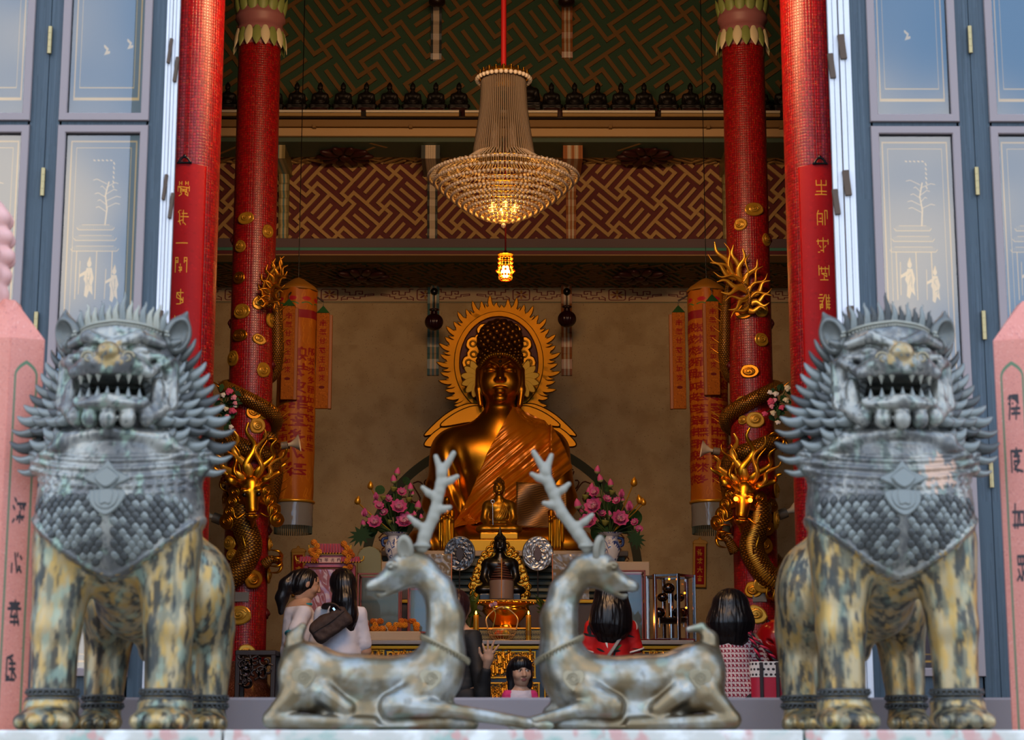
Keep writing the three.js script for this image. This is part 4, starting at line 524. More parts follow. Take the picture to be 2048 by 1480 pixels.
  for (let k = -3; k <= 3; k++) { const x = k * 0.19, z = 1.38 - 0.75 * x * x; if (k !== 0) { obj('tooth', tooth, bronzePale, o, [x, 6.7, z - 0.04], [Math.PI, 0, 0], [1, Math.abs(k) === 1 ? 0.8 : 1, 1]); } obj('tooth', tooth, bronzeGrey, o, [x, 6.44, z - 0.05]); }
  // engraved scales on the breastplate
  const sg = new THREE.SphereGeometry(1, 8, 5).scale(0.088, 0.115, 0.05), up = V(0, 0, 1), R = rngOf(70 + m);
  for (let r = 0; r < 15; r++) for (let c = -10; c <= 10; c++) { const y = 4.4 - r * 0.108, x = (c + (r % 2) * 0.5) * 0.158; if (Math.abs(x) < 0.14 || y < edge(x) + 0.22 || Math.abs(x) > 1.52) continue; const z = hitZ(f, x, y, 2, -1.2); if (z === null) continue; const n = gradOf(f, x, y, z, 0.08), e = obj('scale', sg, R() < 0.45 ? bronzeGrey : bronzeDark, o, [x, y, z]); e.quaternion.setFromUnitVectors(up, n); e.rotateZ(x > 0 ? 0.6 : -0.6); }
  // brooch
  const zc = hitZ(f, 0, 4.75, 2, -1); obj('brooch', merge([extr(blob([[0, 0.34], [0.16, 0.14], [0.4, 0], [0.16, -0.14], [0, -0.34], [-0.16, -0.14], [-0.4, 0], [-0.16, 0.14]]), 0.06, 0.03, 6), extr(blob([[0, 0.18], [0.2, 0], [0, -0.18], [-0.2, 0]]), 0.13, 0.03, 6), ...[0.3, 0.2, 0.1].map((q, i) => extr(blob([[-q, -0.25], [q, -0.25], [q * 0.9, -0.5], [0, -0.38 - q * 1.1], [-q * 0.9, -0.5]]), 0.04 + i * 0.03, 0.02, 6))]), bronzeGrey, o, [0, 4.78, zc - 0.05], [-0.12, 0, 0]);
  // anklets
  for (const s of [-1, 1]) for (const [az, rr] of [[0, 0.47], [-4.95, 0.42]]) { const g = []; for (let k = 0; k < 4; k++) g.push(new THREE.TorusGeometry(rr + 0.015 * (k % 2), 0.035, 6, 28).rotateX(Math.PI / 2).translate(0, k * 0.085, 0)); for (let k = 0; k < 26; k++) for (const y of [0.04, 0.21]) g.push(sph(0.032, Math.cos(k / 26 * 6.2832) * (rr + 0.035), y, Math.sin(k / 26 * 6.2832) * (rr + 0.035), 5, 4)); obj('anklet', merge(g), bronzeDark, o, [s * 1.1 + (az ? s * 0.05 : 0), 0.52, az]); }
  obj('tail', tube([[0, 4.2, -5.6], [0, 5.2, -6.0], [0.1, 6.0, -5.6], [0, 6.6, -5.75]], (t) => 0.28 - t * 0.15 + (t > 0.6 ? 0.2 * Math.sin((t - 0.6) * 7.8) : 0), { seg: 20, rad: 10 }), bronzeGrey, o);
  o.scale.set(-m * U, U, U);
  return o;
}
lion(-1, 'greenish bronze guardian lion on the parapet next to the carved finial post'); lion(1, 'greyer bronze guardian lion with an orange stain on its chest, on the parapet');

// ---------- bronze deer ----------
function deer(m, label) {
  const d0 = m < 0 ? 6.75 : 6.98, U = d0 / FPX * 100 * 1.003, px = m < 0 ? 750 : 1258, o = thing('reclining_deer', label, 'deer statue', [Xx(px, d0, 1450), yTop, -d0]);
  const leg = m < 0 ? 1 : 0.62;
  const L = [
    E(-1.4, 1.15, 0, 0.5, 0.54, 0.46, 0.2), ...chain([[-1.3, 1.15, 0, 0.48], [-0.2, 0.98, 0, 0.43], [0.9, 1.05, 0, 0.47]], 0.3), E(1.28, 1.2, 0, 0.46, 0.66, 0.46, 0.3), ...chain([[1.34, 1.55, 0, 0.42], [1.37, 2.2, 0, 0.335], [1.24, 2.72, 0, 0.28], [0.92, 3.12, 0, 0.3]], 0.2),
    E(0.62, 3.2, 0, 0.4, 0.34, 0.3, 0.2), C(0.5, 3.14, 0, 0.26, 0.0, 2.84, 0, 0.15, 0.15), E(-0.1, 2.82, 0, 0.14, 0.13, 0.13, 0.08), C(0.62, 2.98, 0, 0.18, 0.08, 2.66, 0, 0.09, 0.1), E(-0.02, 2.7, 0, 0.22, 0.02, 0.2, 0.03, SUB), E(0.3, 3.22, 0.26, 0.12, 0.09, 0.07, 0.05), E(0.3, 3.22, -0.26, 0.12, 0.09, 0.07, 0.05), E(0.26, 3.2, 0.33, 0.06, 0.035, 0.03, 0.01, SUB),
    E(-1.36, 1.0, 0.26, 0.52, 0.66, 0.28, 0.12), E(-1.36, 1.0, -0.26, 0.52, 0.66, 0.28, 0.12), C(-1.55, 0.7, 0.36, 0.26, -1.98, 0.24, 0.4, 0.16, 0.15), C(-1.98, 0.2, 0.42, 0.17, 0.0, 0.13, 0.5, 0.11, 0.08), C(-1.0, 0.75, 0.4, 0.22, -0.55, 0.42, 0.42, 0.16, 0.12),
    E(0.2, 0.35, 0, 1.5, 0.4, 0.42, 0.2), E(1.0, 0.85, 0.28, 0.42, 0.5, 0.26, 0.15), C(0.9, 0.75, 0.4, 0.26, 0.35, 0.48, 0.5, 0.24, 0.12), C(0.4, 0.46, 0.52, 0.23, 0.4 + 0.95 * leg, 0.4, 0.58, 0.15, 0.12), C(0.4 + 0.95 * leg, 0.4, 0.58, 0.15, 0.4 + 2.6 * leg, 0.14, 0.62, 0.11, 0.08), E(0.4 + 2.9 * leg, 0.1, 0.62, 0.2, 0.1, 0.11, 0.06), C(0.3, 0.2, 0.3, 0.2, 0.4 + 1.5 * leg, 0.13, 0.32, 0.14, 0.1), E(-0.1, 0.08, 0, 1.9, 0.1, 0.55, 0.08),
    ...chain([[-1.66, 1.55, 0, 0.15], [-1.62, 1.8, 0, 0.13], [-1.46, 2.02, 0, 0.085]], 0.15), ...(m > 0 ? [C(-1.46, 2.02, 0, 0.1, -1.2, 1.98, 0, 0.06, 0.05)] : []),
  ];
  const f = field(L, (d, x, y, z) => (y < 0 ? Math.max(d, -y) : d)), s0 = m * 21;
  const g = nets((x, y, z) => f(x, y, z), [-2.4, -0.05, -0.95], [3.7, 3.75, 0.95], 0.034, (x, y, z) => {
    const n = fbm(x * 1.3 + s0, y * 1.3, z * 1.3, 4), n2 = fbm(x * 3 + 4, y * 2.2 + s0, z * 3, 4); let c = mix3([0.28, 0.255, 0.2], [0.2, 0.145, 0.08], sstep(-0.25, 0.3, n)); c = mix3(c, [0.37, 0.37, 0.35], sstep(0.1, 0.5, -n + n2 * 0.3) * 0.6); c = mix3(c, [0.24, 0.31, 0.24], sstep(0.25, 0.6, fbm(x * 1.2 + 7, y * 1.2 + s0, z * 1.2, 3)) * 0.5); return mix3(c, [0.12, 0.1, 0.07], sstep(0.2, 0.55, n2) * 0.55);
  });
  obj('body', g, deerM, o);
  const ant = m < 0 ? [[0.88, 3.6, 0.13], [0.94, 3.83, 0.12], [1.11, 4.2, 0.11], [1.23, 4.73, 0.1], [1.27, 5.09, 0.09]] : [[0.78, 3.6, 0.13], [0.95, 3.85, 0.12], [1.3, 4.3, 0.11], [1.52, 4.8, 0.1], [1.62, 5.12, 0.09]], A = chain(ant.map(([a, b, r]) => [a, b, 0, r]), 0.06), T = (i, k, dx, dy, r0 = 0.08) => { const p = ant[i], q = ant[i + 1], x = lerp(p[0], q[0], k), y = lerp(p[1], q[1], k); A.push(C(x, y, 0, r0 + 0.01, x + dx * 0.6, y + dy * 0.5, 0.03, r0 * 0.85, 0.06), C(x + dx * 0.6, y + dy * 0.5, 0.03, r0 * 0.85, x + dx, y + dy, 0.05, 0.05, 0.05)); };
  T(1, 0.3, -0.36, 0.26); T(2, 0.25, 0.3, 0.06); T(2, 0.7, -0.3, 0.22); T(3, 0.35, 0.34, 0.16); A.push(C(ant[4][0], ant[4][1], 0, 0.09, ant[4][0] + 0.24, ant[4][1] + 0.4, 0.03, 0.055, 0.06), C(ant[4][0], ant[4][1], 0, 0.09, ant[4][0] - 0.12, ant[4][1] + 0.34, 0, 0.05, 0.06), E(ant[0][0], 3.62, 0, 0.19, 0.06, 0.18, 0.03));
  obj('antler', nets(field(A), [0.2, 3.3, -0.3], [2.3, 5.7, 0.3], 0.028), mat('#8f8878', { metalness: 0.1, roughness: 0.5 }), o);
  const ear = nets(field([E(0, 0.12, 0, 0.17, 0.3, 0.09, 0.03), E(-0.03, 0.12, 0.1, 0.1, 0.22, 0.08, 0.02, SUB)]), [-0.25, -0.25, -0.15], [0.25, 0.48, 0.15], 0.025);
  for (const s of [1, -1]) obj('ear', ear, mat('#857d6c', { metalness: 0.35, roughness: 0.45 }), o, [0.58, 3.42, s * 0.2], [s * 0.25, m > 0 ? -0.6 : 0.1, 0.12], [m > 0 ? 0.85 : 1, s > 0 ? 1 : 0.9, s]);
  const col = []; for (let k = 0; k <= 40; k++) { const a = k / 40 * 6.2832; col.push([1.36 + Math.cos(a) * 0.47, 1.62 - Math.cos(a) * 0.24, Math.sin(a) * 0.46]); }
  obj('collar', merge([tube(col, 0.028, { seg: 60, rad: 6 }), ...col.map(([a, b, c]) => new THREE.ConeGeometry(0.04, 0.1, 4).rotateX(Math.PI).translate(a, b - 0.07, c * 1.02))]), bronzeOchre, o);
  const heart = new THREE.Shape(); heart.moveTo(0, -0.22); heart.bezierCurveTo(0.35, 0.02, 0.2, 0.26, 0, 0.14); heart.bezierCurveTo(-0.2, 0.26, -0.35, 0.02, 0, -0.22);
  const sp = []; for (let t = 0; t < 20; t++) { const a = t * 0.7, r = 0.13 * (1 - t / 24); sp.push([Math.cos(a) * r, Math.sin(a) * r, 0.05]); } const hg = merge([extr(heart, 0.02, 0.012, 8), tube(sp, 0.014, { seg: 40, rad: 5 })]);
  for (const [x, y] of [[-1.36, 1.0], [1.1, 0.98]]) { const z = hitZ(f, x, y, 2, -1), n = gradOf(f, x, y, z, 0.05), e = obj('heart_emblem', hg, bronzeOchre, o, [x, y, z - 0.02]); e.quaternion.setFromUnitVectors(V(0, 0, 1), n); }
  o.scale.set(-m * U, U, U); o.rotation.y = 0;
}
deer(-1, 'reclining bronze deer with stubby upright tail, on the parapet before the two girls'); deer(1, 'reclining bronze deer with curled tail tip, on the parapet before the woman in red');
// ---------- the great gold Buddha ----------
const goldS = mat('#cc851f', { metalness: 1, roughness: 0.36 }), goldHalo = mat('#8f5f16', { metalness: 1, roughness: 0.42 }), goldOld = mat('#a8761e', { metalness: 0.9, roughness: 0.36 }), bronzeHair = mat('#80521c', { metalness: 0.9, roughness: 0.36 });
const faceL = (s = 1) => [E(0, 3.45, 0.1, 0.41, 0.55, 0.42, 0.1), E(0, 3.75, -0.05, 0.44, 0.44, 0.44, 0.1), E(0.2, 3.32, 0.32, 0.19, 0.22, 0.17, 0.12, M), C(0, 3.58, 0.5, 0.03, 0, 3.38, 0.57, 0.065, 0.05), E(0.06, 3.36, 0.52, 0.05, 0.04, 0.05, 0.03, M), E(0, 3.2, 0.49, 0.13, 0.035, 0.06, 0.03), E(0, 3.13, 0.48, 0.1, 0.04, 0.06, 0.03), E(0, 2.99, 0.42, 0.14, 0.09, 0.09, 0.08), E(0.185, 3.62, 0.5, 0.14, 0.05, 0.06, 0.04, MS), E(0.185, 3.575, 0.4, 0.125, 0.085, 0.1, 0.02, M), E(0.185, 3.535, 0.5, 0.11, 0.014, 0.04, 0.01, MS), C(0.05, 3.66, 0.515, 0.03, 0.2, 3.75, 0.465, 0.03, 0.02, M), C(0.2, 3.75, 0.465, 0.03, 0.35, 3.65, 0.34, 0.022, 0.02, M), C(0.43, 3.66, 0, 0.07, 0.44, 3.25, 0.02, 0.07, 0.05, M), C(0.44, 3.25, 0.02, 0.075, 0.4, 2.93, 0.06, 0.055, 0.05, M), C(0, 3.0, -0.05, 0.28, 0, 2.55, -0.1, 0.33, 0.12)];
const bodyL = [E(0, 1.75, -0.15, 1.0, 1.0, 0.56, 0.3), E(0.88, 2.1, -0.15, 0.42, 0.4, 0.42, 0.35, M), C(1.04, 1.98, -0.15, 0.37, 1.22, 0.95, 0.0, 0.31, 0.2, M), C(1.22, 0.95, 0, 0.3, 0.85, 0.2, 0.7, 0.22, 0.2, M), E(0.42, 1.95, 0.22, 0.42, 0.34, 0.2, 0.2, M), E(0, 1.0, 0.1, 0.8, 0.6, 0.5, 0.3), E(0, 0, 0.4, 1.8, 0.42, 0.9, 0.3), E(1.3, 0, 0.65, 0.6, 0.36, 0.6, 0.3, M), B(0, -0.6, 0.2, 1.6, 0.3, 0.9, 0.1, 0.1)];
function curls(f, R, rows, r, o = {}) { const g = []; for (const [cy, cz, rx, ry, rz, n, y0, zmin, s] of rows) for (let k = 0; k < n; k++) { const y = 1 - (k + 0.5) / n * (1 - y0), a = k * 2.39996, q = Math.sqrt(1 - y * y), x = Math.cos(a) * q, z = Math.sin(a) * q; if (z < zmin) continue; g.push(new THREE.SphereGeometry(s, 7, 5).translate(x * rx, cy + y * ry, cz + z * rz)); } return merge(g); }
{
  const d = 18, U = 0.475, o = thing('great_buddha', 'large gold seated Buddha draped in orange satin before a flame halo', 'statue', P(1000, 1100, d)); o.scale.setScalar(U);
  const neckRing = [C(0, 2.72, -0.08, 0.33, 0, 2.7, -0.08, 0.33, 0.03), C(0, 2.56, -0.1, 0.4, 0, 2.54, -0.1, 0.4, 0.03)];
  const f = field([...faceL(), ...neckRing, ...bodyL], (dd, x, y, z) => (y < 2.2 && x < -0.2 && z > -0.3 ? dd - 0.02 * Math.sin((x * 1.6 + y * 0.55) * 14) * sstep(2.2, 1.6, y) * sstep(-0.5, -0.8, x) : dd));
  obj('body', joinGeo([nets(f, [-2, -0.95, -0.9], [2, 2.78, 1.5], 0.042), nets(f, [-0.62, 2.7, -0.62], [0.62, 4.35, 0.75], 0.022)]), goldS, o);
  obj('crown', nets(field([E(0, 3.85, -0.06, 0.45, 0.42, 0.45, 0.1), E(0, 4.25, -0.08, 0.4, 0.36, 0.38, 0.1)]), [-0.6, 3.8, -0.7], [0.6, 4.8, 0.5], 0.035), bronzeHair, o);
  obj('hair_curls', curls(f, 1, [[4.26, -0.06, 0.41, 0.4, 0.38, 80, -0.3, -0.4, 0.085], [3.82, -0.04, 0.45, 0.42, 0.45, 110, 0.05, -0.5, 0.055]]), bronzeHair, o); o.children.at(-1).userData.kind = 'stuff';
  const hl = []; for (let k = 0; k <= 24; k++) { const a = (k / 24 - 0.5) * 2.6, x = Math.sin(a) * 0.43; hl.push(sph(0.05, x, 3.9 - Math.abs(Math.sin(a)) ** 3 * 0.25, 0.06 + Math.cos(a) * 0.4, 7, 5)); } obj('hairline_curls', merge(hl), goldOld, o);
  obj('forehead_gem', sph(0.035, 0, 3.74, 0.5), mat('#2a1410', { roughness: 0.2 }), o);
  // halo
  const el = (rx, ry, n = 64) => { const s = new THREE.Shape(); s.absellipse(0, 0, rx, ry, 0, Math.PI * 2); return s; }, hy = 3.92;
  const ring = el(0.91, 1.07); ring.holes.push(el(0.82, 0.98));
  const halo = obj('halo_disc', extr(el(0.85, 1.0), 0.05, 0.01, 48), mat('#5a0f16', { roughness: 0.55 }), o, [-0.03, hy, -0.62]); obj('halo_ring', extr(ring, 0.09, 0.015, 48), goldHalo, halo, [0, 0, 0.02]);
  const fl = poly([[0, 0]]), fs = new THREE.Shape(); fs.moveTo(-0.1, 0); fs.bezierCurveTo(-0.12, 0.1, 0.0, 0.12, -0.02, 0.2); fs.bezierCurveTo(0.02, 0.17, 0.03, 0.14, 0.02, 0.12); fs.bezierCurveTo(0.09, 0.17, 0.06, 0.25, 0.1, 0.32); fs.bezierCurveTo(0.15, 0.22, 0.12, 0.13, 0.1, 0.09); fs.bezierCurveTo(0.15, 0.1, 0.16, 0.14, 0.18, 0.17); fs.bezierCurveTo(0.18, 0.06, 0.13, 0.02, 0.1, 0); const fg = extr(fs, 0.05, 0.012, 5);
  for (let k = 0; k < 34; k++) { const a = -0.95 + (k / 33) * (Math.PI + 1.9), s = a > Math.PI / 2 ? -1 : 1, c = Math.cos(a), q = Math.sin(a), big = Math.abs(a - Math.PI / 2) < 0.05 ? 1.3 : 1; obj('flame', fg, goldHalo, halo, [c * 0.88, q * 1.04, 0.02], [0, 0, a - Math.PI / 2 + (s > 0 ? 0.45 : -0.45) * (1 - q * 0.8)], [s * 1.25 * big, (k % 2 ? 1.2 : 0.95) * big, 1]); }
  const ob = extr(blob([[0, 0.15], [0.11, 0.1], [0.13, -0.02], [0.06, -0.12], [-0.06, -0.12], [-0.13, -0.02], [-0.11, 0.1]]), 0.04, 0.03, 8), oc = merge([ob, new THREE.TorusGeometry(0.06, 0.02, 6, 14).translate(0, 0.02, 0.08)]);
  for (let k = 0; k < 15; k++) { const a = -0.25 + k / 14 * (Math.PI + 0.5); obj('halo_cloud', oc, goldOld, halo, [Math.cos(a) * (k % 2 ? 0.6 : 0.52), Math.sin(a) * (k % 2 ? 0.78 : 0.66) - 0.02, 0.08], [0, 0, a - Math.PI / 2]); }
  for (const s of [-1, 1]) for (let k = 0; k < 6; k++) { const a = 1.2 - k * 0.5; obj('leaf', extr(blob([[0, 0], [0.07, 0.12], [0.04, 0.26], [-0.02, 0.3], [-0.07, 0.2], [-0.06, 0.08]]), 0.02, 0.015, 6), goldPaint, o, [s * 0.46, 3.55 - k * 0.02, -0.1], [0.2, 0, -s * (Math.PI / 2 - a)], [1, 1.1, 1]); }
  // gilded shoulder panels behind the statue, two overlapping layers each side
  for (const s of [-1, 1]) { const pt = (l) => l.map(([px, py]) => [s * (1000 - px) / 100 * -1 * -1, (1100 - py) / 100]); for (const [pts, z] of [[[[966, 800], [931, 799], [889, 820], [849, 858], [855, 862], [900, 848], [960, 835]], -0.42], [[[966, 815], [930, 820], [890, 842], [862, 862], [847, 884], [880, 884], [905, 868], [960, 850]], -0.36], [[[966, 805], [940, 806], [905, 822], [880, 845], [930, 838], [966, 832]], -0.3]]) obj('shoulder_panel', extr(blob(pt(pts)), 0.05, 0.025, 6), goldHalo, o, [0, 0, z]); }
  // satin robe draped over one shoulder
  const LB = [[1026, 812], [1003, 858], [978, 905], [945, 985], [902, 1072]], RB = [[1036, 812], [1090, 838], [1122, 885], [1145, 936], [1062, 1010]], at = (T, v) => { const q = clamp(v * 4, 0, 3.999), i = Math.floor(q), t = q - i; return [lerp(T[i][0], T[i + 1][0], t), lerp(T[i][1], T[i + 1][1], t)]; };
  const Z0 = (x, y) => { const h = hitZ(f, x, y, 2, -0.7); return h === null ? -0.1 : h; };
  const cloth = sheet((u, v) => { const a = at(LB, v), b = at(RB, v), x = (lerp(a[0], b[0], u) - 1000) / 100, y = (1100 - lerp(a[1], b[1], u)) / 100, q = -0.7 * x + 0.72 * y; let z = (Z0(x, y) + Z0(x + 0.1, y) + Z0(x - 0.1, y) + Z0(x, y + 0.1) + Z0(x, y - 0.1)) / 5; if (x > 1.0) z = Math.max(z, 0.45 - (x - 1.0) * 0.9); return [x, y, z + 0.06 + sstep(0.15, 0.6, v) * (0.032 * Math.sin(q * 27 + Math.sin(x * 3) * 1.6) + 0.016 * Math.sin(q * 61 + x * 5)) + 0.012 * Math.sin(x * 23 + y * 5) * u]; }, 90, 90, 0.012);
  obj('satin_robe', cloth, mat('#cc760c', { roughness: 0.3, metalness: 0.35 }), o);
  obj('brocade_cloth', sheet((u, v) => [lerp(0.32, 1.3, u), lerp(1.22, 0.35, v) - u * 0.05, 1.02 + 0.05 * Math.sin(u * 5 + v * 4)], 24, 20, 0.02), mat('#ffffff', { map: canvasTex(256, 256, (x, w, h) => { x.fillStyle = '#7c5420'; x.fillRect(0, 0, w, h); x.strokeStyle = '#3c260c'; x.lineWidth = 3; for (let i = -2; i < 26; i++) { x.beginPath(); for (let t = 0; t <= w; t += 8) x.lineTo(t, i * 11 + 9 * Math.sin(t / 18 + i * 0.35)); x.stroke(); } }), metalness: 0.5, roughness: 0.35 }), o);
  const thr = thing('lotus_throne', 'gold lotus throne under the great Buddha', 'throne', P(1000, 1140, d)); thr.position.y = 0;
  const ty = P(1000, 1100, d).y - 0.44; obj('base', rbox(1.9, ty, 1.2, 0.04, 0, ty / 2, 0.1), goldOld, thr); for (let k = 0; k < 16; k++) { const a = k / 16 * 6.2832; obj('petal', petalW, goldOld, thr, [Math.sin(a) * 0.75, ty - 0.3, 0.1 + Math.cos(a) * 0.5], [0, a, 0], [0.34, 0.26, 0.3]); }
}
// ---------- smaller statues ----------
const seatF = field([...faceL(), ...bodyL, E(0, 4.18, -0.05, 0.2, 0.24, 0.2, 0.12), C(0.5, 0.55, 0.9, 0.2, 0, 0.5, 1.1, 0.16, 0.1, M)]), seatG = nets(seatF, [-2, -0.95, -0.9], [2, 4.6, 1.6], 0.055), seatLow = nets(seatF, [-2, -0.95, -0.9], [2, 4.6, 1.6], 0.14);
const seatCurl = curls(null, 1, [[3.86, -0.04, 0.44, 0.4, 0.44, 90, 0.05, -0.5, 0.055], [4.22, -0.05, 0.2, 0.2, 0.2, 24, 0, -1, 0.05]]);
function seated(name, label, cat, px, pyHead, pyBase, d, m1, m2, group) { const h = Hh(pyHead, d) - Hh(pyBase, d), o = thing(name, label, cat, P(px, pyBase, d), 0, group), s = h / 5.3; o.scale.setScalar(s); const g = new THREE.Group(); obj('body', seatG, m1, o, [0, 0.9, 0]); obj('hair_curls', seatCurl, m2, o, [0, 0.9, 0]); return o; }
const TIER_A = Hh(1112, 16.9), TIER_B = Hh(1205, 16.0), TABLE = Hh(1280, 14.7);
{
  const mk = seated('seated_monk_statue', 'small gold seated Buddha holding a silver staff', 'statue', 998, 955, 1082, 16.9, goldOld, bronzeHair);
  obj('robe_fold', [0, 1, 2, 3, 4].map((k) => tube([[0.35 - k * 0.05, 2.5 + 0.9, 0.3], [0.1 + k * 0.14, 1.6 + 0.9, 0.55], [-0.3 + k * 0.2, 0.9 + 0.9, 0.6]], 0.05, { seg: 10, rad: 5 })), goldOld, mk); obj('staff', merge([tube([[-0.5, 1.2, 1.2], [-0.52, 3.0, 1.1]], 0.04, { seg: 4 }), new THREE.TorusGeometry(0.14, 0.04, 6, 14).translate(-0.52, 3.15, 1.1)]), steel, mk);
  const bk = seated('black_buddha', 'black seated Buddha in front of a gilt flame frame', 'statue', 1000, 1066, 1205, 16.0, mat('#0d0b0b', { roughness: 0.3 }), mat('#0b0909', { roughness: 0.4 })); obj('flame_tip', cyl(0.2, 0.02, 0.7, 8, 0, 5.45, 0), mat('#0d0b0b', { roughness: 0.3 }), bk);
  // gilt flame frame behind it
  const fr = thing('gilt_frame', 'gilt carved flame frame behind the black Buddha', 'frame', P(1000, 1205, 16.2).setY(TIER_B + 0.014)), q = 16.2 / FPX, out = [[-52, 0], [-58, 30], [-50, 62], [-36, 92], [-16, 112], [0, 132], [16, 112], [36, 92], [50, 62], [58, 30], [52, 0]].map(([a, b]) => [a * q, b * q]), inn = out.map(([a, b]) => [a * 0.64, b * 0.84 - 0.0]).reverse();
  const shp = poly([...out, ...inn]); obj('frame_band', extr(shp, 0.05, 0.012, 4), goldPaint, fr);
  const sw = []; for (let i = 0; i < 2; i++) for (let k = 0; k < 19; k++) { const t = k / 19 * (out.length - 1), j = Math.floor(t), u = t - j, x = lerp(out[j][0], out[j + 1][0], u) * (i ? 0.8 : 0.97), y = lerp(out[j][1], out[j + 1][1], u) * (i ? 0.9 : 0.98), sp = []; for (let w = 0; w < 9; w++) { const a = w * 0.8 + k, r = 0.03 * (1 - w / 11); sp.push([x + Math.cos(a) * r, y + Math.sin(a) * r, 0.07]); } sw.push(tube(sp, 0.008, { seg: 14, rad: 4 })); } obj('scroll_carving', sw, gold, fr);
  // standing attendants
  const stF = field([E(0, 3.45, 0, 0.36, 0.48, 0.36, 0.1), C(0, 3.0, 0, 0.2, 0, 2.6, 0, 0.26, 0.1), E(0, 2.1, 0, 0.75, 0.7, 0.42, 0.25), C(0, 1.6, 0, 0.62, 0, -1.2, 0.02, 0.72, 0.3), C(0.62, 2.3, 0, 0.26, 0.55, 1.5, 0.35, 0.22, 0.15, M), C(0.55, 1.5, 0.35, 0.22, 0.06, 1.85, 0.62, 0.14, 0.12, M), E(0.3, 0.6, 0.5, 0.1, 1.6, 0.2, 0.12, M), C(0.6, 1.3, 0.3, 0.2, 0.66, -0.6, 0.3, 0.16, 0.15, M), E(0, 3.42, 0.34, 0.05, 0.1, 0.06, 0.04)], (dd, x, y, z) => (y < 1.9 && z > 0 ? dd + 0.03 * Math.sin(x * 26) : dd)), stG = nets(stF, [-1.1, -2, -0.9], [1.1, 4.1, 1], 0.05);
  for (const [px, l] of [[893, 'gold standing attendant beside the foil fan with a dark emblem'], [1113, 'gold standing attendant beside the foil fan with a silver emblem']]) { const dd = 16.9, o = thing('standing_attendant', l, 'statue', P(px, 1112, dd), 0, 'gold attendants of the Buddha'), s = (Hh(996, dd) - Hh(1112, dd)) / 5.9; obj('body', stG, gold, o, [0, 2 * s + 0.012, 0], null, s); obj('lotus_foot', lathe([[0, 0], [0.09, 0], [0.1, 0.03], [0.075, 0.06], [0, 0.06]], 16), goldOld, o); }
  // row of dark figures on the cornice
  const dm = mat('#120d0b', { roughness: 0.5 }), dr = mat('#3a1512', { roughness: 0.6 }), labs = [];
  for (let k = 0; k < 25; k++) { const px = 455 + k * 46.3, big = k === 13; if (px > 960 && px < 1050) continue; const dd = 17.85, o = thing('cornice_buddha', px < 960 ? 'small dark seated figure in the row on the cornice by the black bracket' : big ? 'taller dark seated figure on the cornice next to the chandelier' : 'small dark seated figure in the row on the cornice by the copper bracket', 'statue', [Xx(px, dd, 200), yC1 + 0.18, -dd], 0, px < 960 ? 'figures on the cornice by the black bracket' : big ? undefined : 'figures on the cornice by the copper bracket'), s = (big ? 0.42 : 0.33) / 5.6; obj('body', seatLow, dm, o, [0, 1.15 * s, 0], null, s); obj('seat', cyl(0.09, 0.11, 0.03, 10, 0, 0.015, 0), dr, o); }
  for (let k = 0; k < 24; k++) { const px = 470 + k * 46.3; if (px > 950 && px < 1060) continue; const o = thing('incense_bowl', px < 960 ? 'small dark red bowl before the cornice figures by the black bracket' : 'small dark red bowl before the cornice figures by the copper bracket', 'bowl', [Xx(px, 17.57, 225), yC1 + 0.02, -17.57], 0, px < 960 ? 'bowls on the cornice by the black bracket' : 'bowls on the cornice by the copper bracket'); obj('bowl_body', lathe([[0, 0], [0.04, 0], [0.055, 0.03], [0.06, 0.08], [0.05, 0.085], [0.045, 0.04], [0, 0.03]], 12), dr, o); }
  for (const [a, b] of [[443, 722], [732, 918], [930, 1115], [1125, 1310], [1322, 1560]]) { const o = thing('tube_lamp', `unlit ${b - a > 200 ? 'long' : 'short'} white tube lamp lying along the cornice lip, ${a === 443 ? 'brightest end section' : a === 732 ? 'by the black bracket' : a === 930 ? 'behind the chandelier' : a === 1125 ? 'by the copper bracket' : 'ending behind the glowing dragon pillar'}`, 'lamp', [(Xx(a, 17.4, 237) + Xx(b, 17.4, 237)) / 2, yC1 + 0.045, -17.4]), w = Xx(b, 17.4, 237) - Xx(a, 17.4, 237); obj('tube', new THREE.CylinderGeometry(0.014, 0.014, w, 10).rotateZ(Math.PI / 2), mat('#e4dcc8', { roughness: 0.3 }), o, [0, 0.004, 0.01]); obj('batten', rbox(w, 0.03, 0.03, 0.004, 0, -0.028, 0), mat('#a88a55', { roughness: 0.5 }), o); }
}
// ---------- altar tiers and table ----------
const creamM = mat('#b09a7c', { roughness: 0.5 }), dkGreen = mat('#4a5244', { roughness: 0.55 }), glassM = mat('#ffffff', { transmission: 1, thickness: 0, roughness: 0.02, ior: 1.5 });
const reliefTex = (seed) => canvasTex(256, 256, (x, w, h) => { x.fillStyle = '#2a1a08'; x.fillRect(0, 0, w, h); const R = rngOf(seed); for (let i = 0; i < 500; i++) { x.strokeStyle = R() < 0.6 ? '#c08a28' : '#7a5214'; x.lineWidth = 1 + R() * 2; x.beginPath(); const a = R() * w, b = R() * h, r = 2 + R() * 7, t = R() * 6; x.arc(a, b, r, t, t + 2 + R() * 3); x.stroke(); } });
const filiTex = canvasTex(256, 64, (x, w, h) => { x.fillStyle = '#1c1206'; x.fillRect(0, 0, w, h); x.strokeStyle = '#d8a848'; x.lineWidth = 3; for (let i = 0; i < 9; i++) for (let j = 0; j < 3; j++) { x.beginPath(); x.arc(i * 32 + (j % 2) * 16, j * 28 + 4, 12, 0, 5); x.stroke(); } }, { repeat: [6, 1] });
